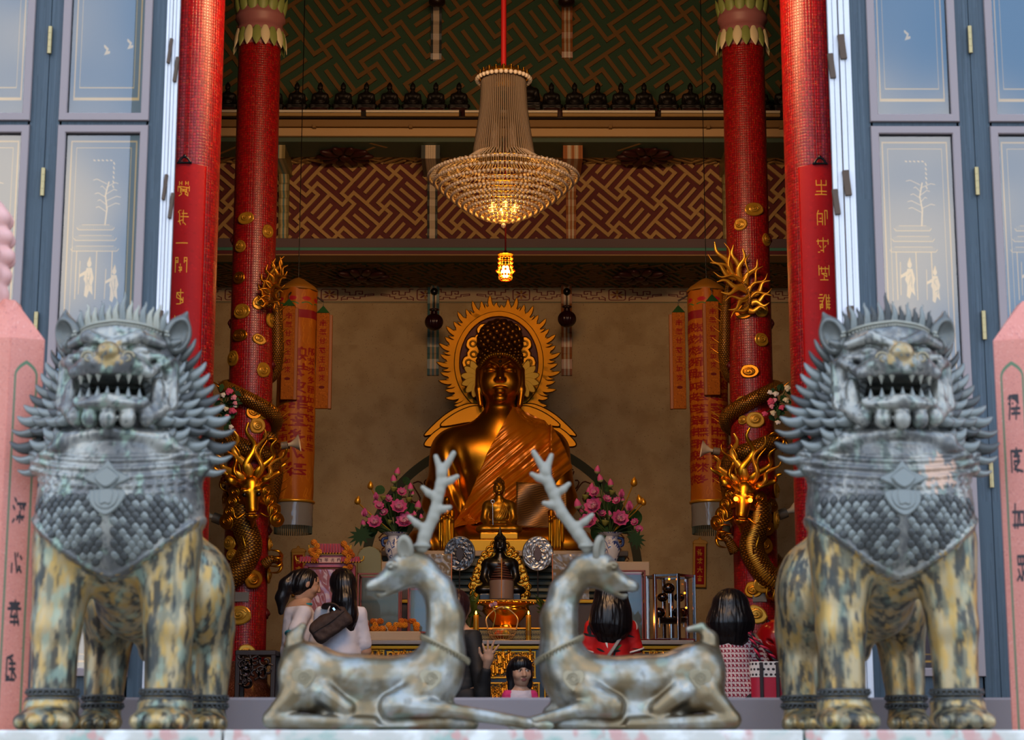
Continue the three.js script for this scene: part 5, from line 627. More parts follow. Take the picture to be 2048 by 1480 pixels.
function relief(w, h, seed) { const R = rngOf(seed), g = []; for (let i = 0; i < w * h * 2600; i++) { const x = (R() - 0.5) * w * 0.92, y = (R() - 0.5) * h * 0.88, s = 0.008 + R() * 0.012; if (i % 4 === 0) { g.push(new THREE.SphereGeometry(s * 0.7, 6, 5).translate(x, y + s * 2.2, 0.012), new THREE.ConeGeometry(s * 1.2, s * 3.6, 6).translate(x, y, 0.008)); } else { const p = []; for (let k = 0; k < 6; k++) { const a = k * 0.9 + i, r = s * 1.6 * (1 - k / 8); p.push([x + Math.cos(a) * r, y + Math.sin(a) * r, 0.006]); } g.push(tube(p, s * 0.3, { seg: 8, rad: 4 })); } } return merge(g); }
{
  const t1 = thing('altar_tier', 'high dark altar step that carries the gold statues', 'altar', [0, 0, 0]), xa = Xx(765, 16.4, 1110), xb = Xx(1250, 16.4, 1110);
  obj('core', box2(xa, xb, 0, TIER_A - 0.05, -17.28, -16.44), dkGreen, t1); obj('cream_top', rbox(xb - xa + 0.06, 0.05, 0.88, 0.01, (xa + xb) / 2, TIER_A - 0.025, -16.84), creamM, t1);
  for (let k = 0; k < 7; k++) obj('moulding', rbox(xb - xa, 0.03, 0.03 + (k % 2) * 0.02, 0.006, (xa + xb) / 2, TIER_A - 0.12 - k * 0.055, -16.41), k % 2 ? dkGreen : mat('#6a6a52', { roughness: 0.5 }), t1);
  obj('pedestal', rbox(0.62, Hh(1082, 16.9) - TIER_A, 0.5, 0.015, Xx(998, 16.9, 1090), (Hh(1082, 16.9) + TIER_A) / 2, -16.95), goldOld, t1);
  const t2 = thing('altar_tier', 'middle altar step under the black Buddha', 'altar', [0, 0, 0]), xc = Xx(700, 15.6, 1200), xd = Xx(1300, 15.6, 1200); obj('core', box2(xc, xd, 0, TIER_B, -16.38, -15.62), mat('#3a2a1e', { roughness: 0.5 }), t2); obj('gold_edge', rbox(xd - xc, 0.03, 0.03, 0.006, (xc + xd) / 2, TIER_B - 0.02, -15.61), goldOld, t2);
  const t3 = thing('altar_table', 'black and gold altar table with carved panels', 'table', [0, 0, 0]), x0 = Xx(612, 14.7, 1280), x1 = Xx(1388, 14.7, 1280), D = 14.7;
  obj('body', box2(x0 + 0.05, x1 - 0.05, 0, TABLE - 0.06, -15.52, -D - 0.06), blackLac, t3);
  obj('top', rbox(x1 - x0, 0.035, 0.85, 0.008, (x0 + x1) / 2, TABLE - 0.0175, -D - 0.42), mat('#8c8682', { roughness: 0.25 }), t3); obj('under_lip', rbox(x1 - x0 - 0.04, 0.03, 0.05, 0.006, (x0 + x1) / 2, TABLE - 0.055, -D - 0.04), goldOld, t3);
  const fz = -D - 0.055, yb0 = Hh(1388, D), yb1 = Hh(1298, D); const pan = (a, b, c, e, seed) => { const xa = Xx(a, D, 1340), xb = Xx(b, D, 1340), ya = Hh(e, D), yb = Hh(c, D), w = xb - xa, h = yb - ya, g = new THREE.Group(); g.name = 'carved_panel'; g.position.set((xa + xb) / 2, (ya + yb) / 2, fz); t3.add(g); obj('ground', box(w, h, 0.01), mat('#ffffff', { map: reliefTex(seed), roughness: 0.4, metalness: 0.4 }), g); obj('carving', relief(w, h, seed), goldPaint, g, [0, 0, 0.006]); for (const [bw, bh, bx, by] of [[w + 0.02, 0.014, 0, h / 2], [w + 0.02, 0.014, 0, -h / 2], [0.014, h, -w / 2, 0], [0.014, h, w / 2, 0]]) obj('gilt_border', rbox(bw, bh, 0.02, 0.004, bx, by, 0.005), goldPaint, g); };
  pan(630, 700, 1302, 1385, 80); pan(715, 766, 1300, 1350, 81); pan(774, 836, 1303, 1350, 82); pan(846, 930, 1302, 1350, 86); pan(943, 1070, 1303, 1355, 83); pan(1090, 1200, 1302, 1350, 84); pan(1215, 1380, 1302, 1350, 85); pan(715, 930, 1366, 1420, 87); pan(940, 1078, 1366, 1420, 88); pan(1090, 1380, 1366, 1420, 89);
  // cream slab on the table and filigree strip
  const sl = thing('stone_slab', 'cream stone slab on the altar table bearing marigolds', 'slab', [0, 0, 0]); obj('slab_body', rbox(Xx(842, 15, 1270) - Xx(712, 15, 1270), 0.075, 0.5, 0.01, (Xx(842, 15, 1270) + Xx(712, 15, 1270)) / 2, TABLE + 0.0385, -15.1), creamM, sl);
  const fi = thing('filigree_stand', 'low gilt filigree stand in the middle of the altar table', 'stand', [Xx(1012, 14.95, 1270), TABLE, -15.05]), fw = Xx(1090, 14.95, 1270) - Xx(940, 14.95, 1270), fh = Hh(1258, 14.95) - TABLE; obj('strip', rbox(fw, fh, 0.3, 0.006, 0, fh / 2, -0.05), mat('#ffffff', { map: filiTex, metalness: 0.6, roughness: 0.3 }), fi); obj('top_lip', rbox(fw + 0.02, 0.012, 0.33, 0.004, 0, fh + 0.004, -0.05), goldPaint, fi);
  const ST = TABLE + fh + 0.01;
  // brass censer
  const ce = thing('brass_censer', 'wide polished brass incense bowl with riveted rim', 'censer', [Xx(1012, 15.0, 1250), ST, -15.1]), cw = 57 / FPX * 15, ch = Hh(1203, 15) - ST;
  obj('bowl', lathe([[0, 0], [cw * 0.5, 0], [cw * 0.52, 0.015], [cw * 0.4, 0.03], [cw * 0.62, ch * 0.4], [cw * 0.86, ch * 0.66], [cw * 0.82, ch * 0.74], [cw * 0.8, ch * 0.86], [cw, ch * 0.93], [cw, ch], [cw * 0.93, ch], [cw * 0.75, ch * 0.8], [0, ch * 0.6]], 40), brass, ce); for (let k = 0; k < 24; k++) obj('rim_stud', sph(0.011, Math.sin(k / 24 * 6.2832) * cw, ch * 0.965, Math.cos(k / 24 * 6.2832) * cw, 6, 5), brass, ce);
  // incense coil over a jar
  const ic = thing('incense_coil', 'brown hanging incense coil before the black Buddha', 'incense', P(1003, 1200, 15.45)); ic.position.y = TIER_B; ic.position.z = -15.73; const hp = []; for (let k = 0; k < 90; k++) { const a = k * 0.5, r = 0.085 * (1 - k / 100) + 0.012; hp.push([Math.cos(a) * r, 0.16 + k * 0.0017, Math.sin(a) * r]); } obj('coil', tube(hp, 0.0075, { seg: 240, rad: 5 }), mat('#5a3024', { roughness: 0.8 }), ic); obj('jar', lathe([[0, 0], [0.095, 0], [0.1, 0.01], [0.1, 0.16], [0.09, 0.16], [0.09, 0.015], [0, 0.012]], 28), mat('#8a7466', { roughness: 0.3 }), ic); obj('stick', cyl(0.005, 0.004, 0.33, 6, 0, 0.17, 0.1), mat('#d88a2a', { roughness: 0.4 }), ic);
  // flower basket
  const bk = thing('wire_basket', 'round wire basket with a tall loop handle on the altar table', 'basket', [Xx(1004, 14.78, 1280), TABLE, -14.8]), bm = mat('#b9a070', { metalness: 0.5, roughness: 0.4 }), bg = []; for (let k = 0; k < 22; k++) { const a = k / 22 * 6.2832; bg.push(tube([[Math.cos(a) * 0.06, 0.005, Math.sin(a) * 0.04], [Math.cos(a) * 0.1, 0.05, Math.sin(a) * 0.06], [Math.cos(a) * 0.11, 0.085, Math.sin(a) * 0.07]], 0.0025, { seg: 5, rad: 4 })); } for (const [r, y] of [[0.06, 0.005], [0.095, 0.04], [0.112, 0.085]]) bg.push(new THREE.TorusGeometry(r, 0.005, 5, 30).rotateX(Math.PI / 2).scale(1, 1, 0.65).translate(0, y, 0)); obj('wirework', bg, bm, bk); obj('handle', tube([[-0.11, 0.085, 0], [-0.115, 0.18, 0], [0, 0.26, 0], [0.115, 0.18, 0], [0.11, 0.085, 0]], 0.006, { seg: 24, rad: 6 }), bm, bk); obj('ribbon', tube([[-0.07, 0.1, 0.02], [-0.05, 0.2, 0.03], [-0.07, 0.26, 0.03], [-0.04, 0.28, 0.03]], (t) => 0.012, { seg: 12, rad: 6, flat: 0.3 }), mat('#7d8a4c', { roughness: 0.6 }), bk); obj('bow', merge([sph(0.02, -0.055, 0.28, 0.03), sph(0.016, -0.085, 0.27, 0.03)]), mat('#b08aa8', { roughness: 0.6 }), bk);
  const og = new THREE.SphereGeometry(0.03, 10, 8); [[-0.03, 0], [0.03, 0.01], [0, -0.02]].forEach(([x, z], i) => tag(obj('fruit', og, mat(['#a84a24', '#a8922c', '#b05a20'][i], { roughness: 0.5 }), null, [bk.position.x + x, TABLE + 0.05, bk.position.z + z]), ['red', 'yellow', 'orange'][i] + ' fruit lying in the wire basket', 'fruit'));
  // candles
  for (const [px, l] of [[952, 'gold candle on the altar by the dark-haired woman’s raised hand'], [1057, 'gold candle on the altar next to the brass stems']]) { const o = thing('gold_candle', l.replace('’', ''), 'candle', [Xx(px, 14.85, 1270), TABLE, -14.82], 0, 'gold candles'), h = Hh(1230, 14.82) - TABLE; obj('wax', cyl(0.021, 0.021, h, 16, 0, h / 2, 0), mat('#b08420', { metalness: 0.5, roughness: 0.3 }), o); obj('red_band', cyl(0.0215, 0.0215, h * 0.2, 16, 0, h * 0.3, 0), mat('#7a5a18', { roughness: 0.5 }), o); obj('flame', lathe([[0, 0], [0.008, 0.012], [0.005, 0.024], [0, 0.034]], 10), mat('#ffd090', { emissive: '#ff9a30', emissiveIntensity: 10 }), o, [0, h, 0]); const l2 = new THREE.PointLight('#ff9a40', 0.12); l2.position.copy(o.position).add(V(0, h + 0.03, 0.02)); l2.castShadow = true; l2.name = 'candle_light'; scene.add(l2); }
  for (const [px, l] of [[922, 'slim brass candlestick behind the candle by the raised hand'], [1090, 'slim brass candlestick behind the candle on the shrine side']]) { const o = thing('brass_candlestick', l, 'candlestick', [Xx(px, 15.1, 1270), TABLE, -15.1]), pr = [[0, 0], [0.035, 0], [0.035, 0.01], [0.012, 0.03]]; for (let k = 0; k < 5; k++) pr.push([0.02, 0.05 + k * 0.05], [0.008, 0.075 + k * 0.05]); pr.push([0.02, 0.31], [0, 0.31]); obj('stem', lathe(pr, 16), brass, o); }
  // leafy bamboo either side of the censer
  const lf = sheet((u, v) => [(u - 0.5) * 0.03 * Math.sin(Math.PI * (v * 0.9 + 0.08)), v * 0.17, -v * v * 0.08 + Math.abs(u - 0.5) * 0.01], 2, 5), gm = [mat('#4c6426', { roughness: 0.5 }), mat('#36501e', { roughness: 0.5 })];
  for (const [px, py, l] of [[1094, 1230, 'leafy green bamboo sprigs beside the brass censer, on the shrine side'], [938, 1228, 'leafy green bamboo sprigs behind the brown-haired head']]) { const o = thing('bamboo_sprig', l, 'plant', [Xx(px, 15.4, py), TABLE, -15.4]), R = rngOf(px); obj('pot', lathe([[0, 0], [0.05, 0], [0.06, 0.08], [0.05, 0.08], [0, 0.02]], 14), mat('#3a2a20'), o); for (let s = 0; s < 5; s++) { const sx = (R() - 0.5) * 0.12, h = 0.22 + R() * 0.1; obj('stalk', tube([[sx * 0.3, 0.02, 0], [sx, h, 0]], 0.006, { seg: 4, rad: 5 }), gm[0], o); for (let k = 0; k < 7; k++) { obj('leaf', lf, gm[k % 2], o, [sx, h - R() * 0.08, 0], [0.6 + R() * 1.0, R() * 6.28, 0], 0.8 + R() * 0.4); } } }
  // foil fans
  const foil = (s) => { const g = new THREE.CircleGeometry(1, 40); const b = sheet((u, v) => { const a = u * 6.2832, r = v; return [Math.cos(a) * r * 0.94, Math.sin(a) * r * 1.06, 0.05 * fbm(Math.cos(a) * r * 4 + s, Math.sin(a) * r * 4, s, 4) + 0.03]; }, 64, 24); return b; };
  [[920, '#4b4a4c', 'round foil fan with a dark emblem, wrapped in clear film'], [1075, '#8d8680', 'round foil fan with a silver emblem, wrapped in clear film']].forEach(([px, c, l], i) => { const dd = 16.3, o = thing('foil_fan', l, 'fan', [Xx(px, dd, 1107), TIER_B, -dd + 0.12], 0, 'round foil fans'), r = 31 / FPX * dd, y = Hh(1107, dd - 0.12) - TIER_B; obj('disc', foil(i * 7 + 1), mat(c, { metalness: 0.55, roughness: 0.2 }), o, [0, y, 0], null, r); obj('rim', new THREE.TorusGeometry(r, 0.006, 6, 44).scale(0.96, 1.08, 1), mat('#6a645c', { metalness: 0.6, roughness: 0.3 }), o, [0, y, 0]); obj('handle', cyl(0.006, 0.006, y - r * 1.05, 8, 0, (y - r * 1.05) / 2, 0), darkWood, o); obj('emblem', extr(blob([[0, 0.6], [0.28, 0.1], [0.2, -0.4], [0, -0.6], [-0.2, -0.4], [-0.28, 0.1]]), 0.04, 0.02, 6), i ? mat('#4a3834', { metalness: 0.4, roughness: 0.4 }) : mat('#241c1e', { metalness: 0.4, roughness: 0.4 }), o, [0, y, 0.01], null, r * 0.8); });
  // film wrapped panels with gilt edge
  for (const [a, b, l] of [[852, 903, 'film wrapped picture panel with an orange edge beside the dark emblem fan'], [1105, 1178, 'film wrapped picture panel with an orange edge beside the silver emblem fan']]) { const dd = 15.75, xa2 = Xx(a, dd, 1160), xb2 = Xx(b, dd, 1160), y1 = Hh(1108, dd), w = xb2 - xa2, h = y1 - TIER_B, o = thing('wrapped_panel', l, 'picture', [(xa2 + xb2) / 2, TIER_B, -dd], 0, 'film wrapped panels'); obj('panel', rbox(w, h, 0.02, 0.004, 0, h / 2, 0), mat('#8c7a5c', { roughness: 0.25, metalness: 0.1 }), o); obj('film', sheet((u, v) => [(u - 0.5) * w, v * h, 0.016 + 0.012 * fbm(u * 3 + a, v * 5, 1, 3)], 16, 24), mat('#b7a98c', { roughness: 0.12, transmission: 0.6, thickness: 0 }), o); obj('orange_edge', rbox(0.008, h, 0.03, 0.002, a < 1000 ? w / 2 : -w / 2, h / 2, 0.004), mat('#c8701a', { roughness: 0.35 }), o); }
}
// ---------- vases of lotus ----------
const lotusPetal = sheet((u, v) => { const w = Math.sin(Math.PI * Math.min(1, v * 0.8 + 0.14)) * 0.54 * (1 - v * v * 0.35); return [(u - 0.5) * 2 * w, v, 0.5 * v * v * 0.5 - (Math.abs(u - 0.5) * 2) ** 2 * -0.12 * (1 - v * 0.5)]; }, 4, 6), pinkA = mat('#c8508a', { roughness: 0.6 }), pinkB = mat('#d979a8', { roughness: 0.6 }), pinkC = mat('#e3b4bf', { roughness: 0.6 }), podM = mat('#7a7a34', { roughness: 0.6 }), leafM = mat('#1f3a20', { roughness: 0.7, specularIntensity: 0.3 }), leafM2 = mat('#2a4a26', { roughness: 0.7, specularIntensity: 0.3 });
const stemM = mat('#3d5426', { roughness: 0.6 }), budG = lathe([[0, 0], [0.3, 0.12], [0.42, 0.4], [0.3, 0.8], [0.08, 1.1], [0, 1.2]], 12);
function lotus(kind, px, py, r, d, root, where, vase) {
  const p = P(px, py, d), s = r / FPX * d, R = rngOf(px * 7 + py), L = { open: 'open pink lotus bloom', half: 'half closed pink lotus bloom', bud: 'pink lotus bud with green foot', pod: 'green lotus seed pod', gold: 'gold lotus bud on a gold stem' }[kind], o = thing(kind === 'pod' ? 'lotus_pod' : kind === 'gold' ? 'gold_lotus_bud' : kind === 'bud' ? 'lotus_bud' : 'lotus_flower', L + ' in the bouquet ' + where, 'flower', p, 0, L + 's ' + where);
  const face = V(R() - 0.5, 0.35 + R() * 0.4, 1).normalize();
  if (kind === 'open' || kind === 'half') { const h = new THREE.Group(); h.name = 'bloom'; o.add(h); h.quaternion.setFromUnitVectors(V(0, 1, 0), kind === 'half' ? V((R() - 0.5) * 0.6, 1, 0.35).normalize() : face); const rings = kind === 'open' ? [[9, 1.25, 1.0, pinkA, 0], [8, 0.85, 0.85, pinkB, 0.3], [6, 0.45, 0.62, pinkC, 0.1]] : [[7, 0.35, 1.2, pinkA, 0], [6, 0.2, 1.15, pinkB, 0.4]]; for (const [n, tilt, len, m, ph] of rings) for (let k = 0; k < n; k++) { const e = obj('petal', lotusPetal, m, h, [0, kind === 'half' ? -s * 0.5 : -s * 0.15, 0]); e.rotation.order = 'YXZ'; e.rotation.set(tilt, ph + k / n * 6.2832, 0); e.scale.set(s * 0.95, s * len, -s * 0.9); } if (kind === 'open') obj('heart', cyl(0.14, 0.22, 0.2, 10), mat('#c2b04a', { roughness: 0.6 }), h, [0, s * 0.1, 0], null, s); }
  else { const m = kind === 'bud' ? pinkA : kind === 'pod' ? podM : goldPaint, b = obj(kind === 'pod' ? 'seed_head' : 'bud', kind === 'pod' ? lathe([[0, 0], [0.25, 0.1], [0.5, 0.55], [0.5, 0.75], [0, 0.82]], 12) : budG, m, o, [0, -s, 0], [0.1, 0, (R() - 0.5) * 0.5], s * 1.7); if (kind !== 'pod') obj('foot', lathe([[0, -0.05], [0.3, 0.08], [0.42, 0.32], [0.34, 0.3], [0, 0.1]], 12), kind === 'bud' ? mat('#9aa36a', { roughness: 0.6 }) : goldPaint, b); }
  const e = root.clone().sub(p), b = p.clone().sub(vase.position); obj(kind === 'gold' ? 'gold_stem' : 'stem', tube([[b.x, b.y - s * 0.35, b.z - 0.012], [b.x + e.x * 0.35, b.y + e.y * 0.4, b.z - 0.05], [b.x + e.x, b.y + e.y, b.z + e.z]], 0.006, { seg: 8, rad: 5 }), kind === 'gold' ? goldPaint : stemM, vase);
}
const vaseTex = canvasTex(512, 512, (x, w, h) => { x.fillStyle = '#c9ccd0'; x.fillRect(0, 0, w, h); const R = rngOf(91); for (let i = 0; i < 46; i++) { x.strokeStyle = x.fillStyle = R() < 0.7 ? '#2a3f7c' : '#5066a0'; x.lineWidth = 3 + R() * 4; const a = R() * w, b = 90 + R() * 330; x.beginPath(); x.moveTo(a, b); x.bezierCurveTo(a + 30, b - 40, a + 60, b + 10, a + 30 + R() * 40, b + 50); x.stroke(); x.beginPath(); x.ellipse(a + 20, b, 12 + R() * 14, 6, R() * 3, 0, 7); x.fill(); } x.fillStyle = '#1f3268'; x.fillRect(0, 0, w, 26); x.fillRect(0, h - 60, w, 30); for (let i = 0; i < w; i += 32) { x.beginPath(); x.moveTo(i, 450); x.lineTo(i + 16, 405); x.lineTo(i + 32, 450); x.fill(); } });
function vaseSet(side) {
  const d = 15.9, cx = side < 0 ? 790 : 1221, where = side < 0 ? 'beside the pink shrine gate' : 'beside the steel lamp case', base = 1128, p = P(cx, base, d), st = thing('vase_stand', 'cream topped box stand under the lotus vase ' + where, 'stand', [p.x, TIER_B, -d + 0.0]), w = side < 0 ? 0.34 : 0.36;
  const sx = side > 0 ? 0.1 : 0; const sh = p.y - TIER_B; obj('body', rbox(w, sh - 0.12, 0.42, 0.01, sx, (sh - 0.12) / 2, 0), mat('#4a382c', { roughness: 0.5 }), st); obj('top', rbox(w + 0.06, 0.12, 0.46, 0.01, sx, sh - 0.06, 0), creamM, st);
  const v = thing('lotus_vase', 'blue and white porcelain vase of lotus ' + where, 'vase', p, 0), h = Hh(1066, d) - p.y, r = h * 0.42; obj('vase_body', lathe([[0, 0], [r * 0.55, 0], [r * 0.6, h * 0.05], [r * 0.5, h * 0.12], [r * 0.78, h * 0.42], [r * 0.8, h * 0.6], [r * 0.55, h * 0.8], [r * 0.62, h * 0.92], [r, h], [r * 0.92, h], [r * 0.5, h * 0.85], [0, h * 0.8]], 32), mat('#ffffff', { map: vaseTex, roughness: 0.15 }), v); for (const s of [-1, 1]) obj('handle', tube([[s * r * 0.55, h * 0.85, 0], [s * r * 0.95, h * 0.8, 0], [s * r * 0.95, h * 0.62, 0], [s * r * 0.76, h * 0.58, 0]], 0.014, { seg: 12, rad: 6 }), mat('#24386c', { roughness: 0.2 }), v);
  const root = V(p.x, p.y + h * 0.95, -d), T = side < 0 ? { bud: [[793, 943, 9], [788, 958, 9], [821, 974, 9], [825, 986, 6], [835, 1010, 10], [830, 1027, 6], [843, 1033, 6], [727, 1046, 8], [750, 1003, 8]], half: [[752, 993, 12], [729, 1026, 14]], open: [[803, 985, 12], [776, 998, 10], [758, 1013, 12], [769, 1026, 11], [797, 1016, 20], [750, 1046, 18], [812, 1044, 23]], pod: [[777, 1042, 8], [786, 976, 8], [766, 994, 7], [818, 997, 8]], gold: [[741, 970, 9], [714, 1000, 9]] } : { bud: [[1194, 939, 9], [1202, 956, 9], [1222, 966, 9], [1182, 974, 9], [1177, 981, 7], [1157, 1007, 11], [1163, 1021, 7], [1221, 1027, 7], [1246, 998, 6]], half: [[1243, 988, 14], [1259, 1013, 16]], open: [[1190, 986, 14], [1213, 999, 11], [1234, 1003, 11], [1188, 1014, 22], [1204, 1028, 10], [1178, 1045, 22], [1239, 1039, 21], [1270, 1045, 10], [1278, 1059, 10]], pod: [[1209, 1043, 9], [1223, 983, 8], [1170, 992, 8]], gold: [[1267, 963, 10], [1281, 998, 10], [1288, 1003, 8]] };
  for (const k in T) T[k].forEach(([px, py, r], i) => lotus(k, px, py, r, d - 0.05 - (r > 10 ? 0.07 : 0) - (i % 3) * 0.02, root, where, v));
  // foliage: each large leaf a thing of the bouquet
  const round = sheet((u, v) => { const a = u * 6.2832; return [Math.cos(a) * v, Math.sin(a) * v, 0.12 * v * v + 0.05 * Math.sin(a * 5) * v]; }, 24, 4, 0.02), mon = new THREE.Shape(); mon.moveTo(0, 0); for (let k = 0; k <= 12; k++) { const a = k / 12 * Math.PI - Math.PI / 2, rr = k % 2 ? 0.52 : 1; mon.lineTo(Math.cos(a) * rr * 0.75 * (k > 6 ? 1 : 1) * (k === 0 || k === 12 ? 0 : 1) * 1 + 0, Math.sin(a) * rr + 0.9); } for (let k = 12; k >= 0; k--) { const a = k / 12 * Math.PI - Math.PI / 2, rr = k % 2 ? 0.52 : 1; mon.lineTo(-Math.cos(a) * rr * 0.75 * (k === 0 || k === 12 ? 0 : 1), Math.sin(a) * rr + 0.9); } const monG = extr(mon, 0.02);
  const lv = side < 0 ? [[800, 1058, 20, 0], [770, 1050, 18, 0], [790, 1000, 14, 0], [812, 962, 9, 0], [822, 1020, 14, 0], [740, 1058, 17, 0], [760, 980, 10, 0], [802, 1035, 18, 0], [780, 1020, 16, 0], [745, 1055, 30, 1]] : [[1200, 1064, 20, 0], [1225, 1055, 18, 0], [1215, 1012, 15, 0], [1196, 966, 10, 0], [1216, 975, 9, 0], [1250, 1050, 18, 0], [1180, 1000, 12, 0], [1232, 1025, 16, 0], [1270, 1035, 17, 0], [1262, 1058, 25, 2]];
  lv.forEach(([px, py, r, k], i) => { const dd = d - 0.0 + 0.03 * (i % 3), s = r / FPX * dd, o = obj(k ? 'split_leaf' : 'leaf', k ? monG : round, i % 2 ? leafM : leafM2, v, P(px, py, dd - (k ? 0.12 : 0)).sub(v.position), k ? [-0.2, 0, k === 1 ? 2.2 : -2.7] : [-0.3 + (i % 3) * 0.25, (i % 4 - 1.5) * 0.35, i], k ? [s, s, s] : [s, s, s]); });
}
vaseSet(-1); vaseSet(1);
// ---------- chandelier ----------
const beadM = mat('#c8beb0', { transmission: 0.45, thickness: 0, roughness: 0.08, ior: 1.7 }), pearlM = mat('#c9c0b2', { roughness: 0.12 }), redCord = mat('#a80c12', { roughness: 0.6 });
{
  const d = 14, q = d / FPX, o = thing('chandelier', 'large crystal bead chandelier hanging on a red sleeved rod', 'chandelier', P(1007, 355, d)), yb = Hh(440, d) - o.position.y, yt = Hh(306, d) - o.position.y, ytop = Hh(160, d) - o.position.y, bead = new THREE.SphereGeometry(0.0145, 10, 8), R0 = 0.572;
  const rings = []; for (let k = 0; k < 13; k++) { const t = k / 12; rings.push([lerp(R0, 0.05, t), yb * (1 - Math.pow(1 - t, 1.6))]); } for (let k = 1; k < 5; k++) rings.push([R0 - k * 0.07, k * 0.024]);
  const pts = []; for (const [r, y] of rings) { const n = Math.max(6, Math.round(2 * Math.PI * r / 0.035)); for (let i = 0; i < n; i++) { const a = i / n * 6.2832; pts.push([Math.cos(a) * r, y, Math.sin(a) * r]); } }
  const im = new THREE.InstancedMesh(bead, beadM, pts.length), mm = new THREE.Matrix4(); pts.forEach((p, i) => im.setMatrixAt(i, mm.makeTranslation(...p))); im.name = 'bead_tiers'; im.userData.kind = 'stuff'; o.add(im);
  obj('tier_frame', rings.map(([r, y]) => new THREE.TorusGeometry(r - 0.006, 0.0035, 5, 48).rotateX(Math.PI / 2).translate(0, y + 0.014, 0)), brass, o);
  const fr = [], st = []; for (let i = 0; i < 72; i++) { const a = i / 72 * 6.2832, c = Math.cos(a), s = Math.sin(a); st.push(tube([[c * 0.17, ytop, s * 0.17], [c * 0.185, lerp(ytop, yt, 0.45), s * 0.185], [c * 0.235, yt - 0.02, s * 0.235]], 0.0062, { seg: 14, rad: 4 })); fr.push(tube([[c * 0.235, yt - 0.02, s * 0.235], [c * 0.4, 0.06, s * 0.4], [c * R0, 0.015, s * R0]], 0.005, { seg: 6, rad: 4 })); }
  obj('strand_curtain', st, mat('#8d7f70', { transmission: 0.35, thickness: 0, roughness: 0.15 }), o).userData.kind = 'stuff'; obj('shoulder_strands', fr, beadM, o).userData.kind = 'stuff';
  const pr = []; for (let i = 0; i < 34; i++) { const a = i / 34 * 6.2832; pr.push(sph(0.018, Math.cos(a) * 0.205, ytop, Math.sin(a) * 0.205, 10, 8)); } obj('pearl_ring', pr, pearlM, o); obj('crown_plate', lathe([[0, ytop + 0.1], [0.05, ytop + 0.1], [0.14, ytop + 0.07], [0.2, ytop + 0.03], [0.19, ytop + 0.01], [0, ytop + 0.03]], 32), goldOld, o);
  for (let i = 0; i < 20; i++) { const a = i / 20 * 6.2832; obj('crown_drop', cyl(0.008, 0.012, 0.05, 6), brass, o, [Math.cos(a) * 0.19, ytop + 0.035, Math.sin(a) * 0.19]); }
  obj('red_sleeve', cyl(0.021, 0.021, 9.6 - o.position.y - ytop - 0.1, 12, 0, (9.6 - o.position.y + ytop + 0.1) / 2, 0), redCord, o); obj('finial_ball', sph(0.019, 0, yb - 0.045, 0), beadM, o);
  const bm = mat('#ffe0a0', { emissive: '#ffb040', emissiveIntensity: 9 }); for (let i = 0; i < 6; i++) { const a = i / 6 * 6.2832 + 0.4; obj('bulb', new THREE.SphereGeometry(0.022, 10, 8).scale(1, 1.3, 1), bm, o, [Math.cos(a) * 0.1, yb * 0.72, Math.sin(a) * 0.1]); }
  const l = new THREE.PointLight('#ffb050', 0.9); l.position.set(o.position.x, o.position.y + yb * 0.66, -d); l.shadow.radius = 4; l.castShadow = true; l.name = 'chandelier_light'; scene.add(l);
  // small gold pendant lamp
  const pd = 15.6, pp = P(1011, 543, pd), pl = thing('pendant_lamp', 'small gold bead pendant lamp with a bright bulb', 'lamp', pp), u = pd / FPX; obj('cord', cyl(0.007, 0.007, 9.6 - pp.y - 40 * u, 8, 0, (9.6 - pp.y + 40 * u) / 2, 0), redCord, pl); obj('canopy', lathe([[0, 44 * u], [3 * u, 44 * u], [4 * u, 40 * u], [17 * u, 37 * u], [16 * u, 35 * u], [0, 36 * u]], 20), goldOld, pl);
  const g = []; for (let j = 0; j < 6; j++) for (let i = 0; i < 12; i++) { const a = i / 12 * 6.2832, r = (j === 3 ? 18 : j > 3 ? 15 - (j - 3) * 3 : 14) * u; g.push(sph(2.6 * u, Math.cos(a) * r, (28 - j * 9) * u, Math.sin(a) * r, 8, 6)); } obj('gold_beads', g, mat('#e0a030', { metalness: 0.3, transmission: 0.4, thickness: 0, roughness: 0.15 }), pl).userData.kind = 'stuff'; for (let i = 0; i < 12; i++) { const a = i / 12 * 6.2832; obj('strand', cyl(0.002, 0.002, 50 * u, 4, Math.cos(a) * 14 * u, 8 * u, Math.sin(a) * 14 * u), brass, pl); }
  obj('bulb', new THREE.SphereGeometry(9 * u, 14, 10).scale(1, 1.5, 1), mat('#fff0c8', { emissive: '#ffd070', emissiveIntensity: 14 }), pl); const l3 = new THREE.PointLight('#ffc060', 1.8); l3.position.copy(pp); l3.shadow.radius = 2; l3.castShadow = true; l3.name = 'pendant_light'; scene.add(l3);
}
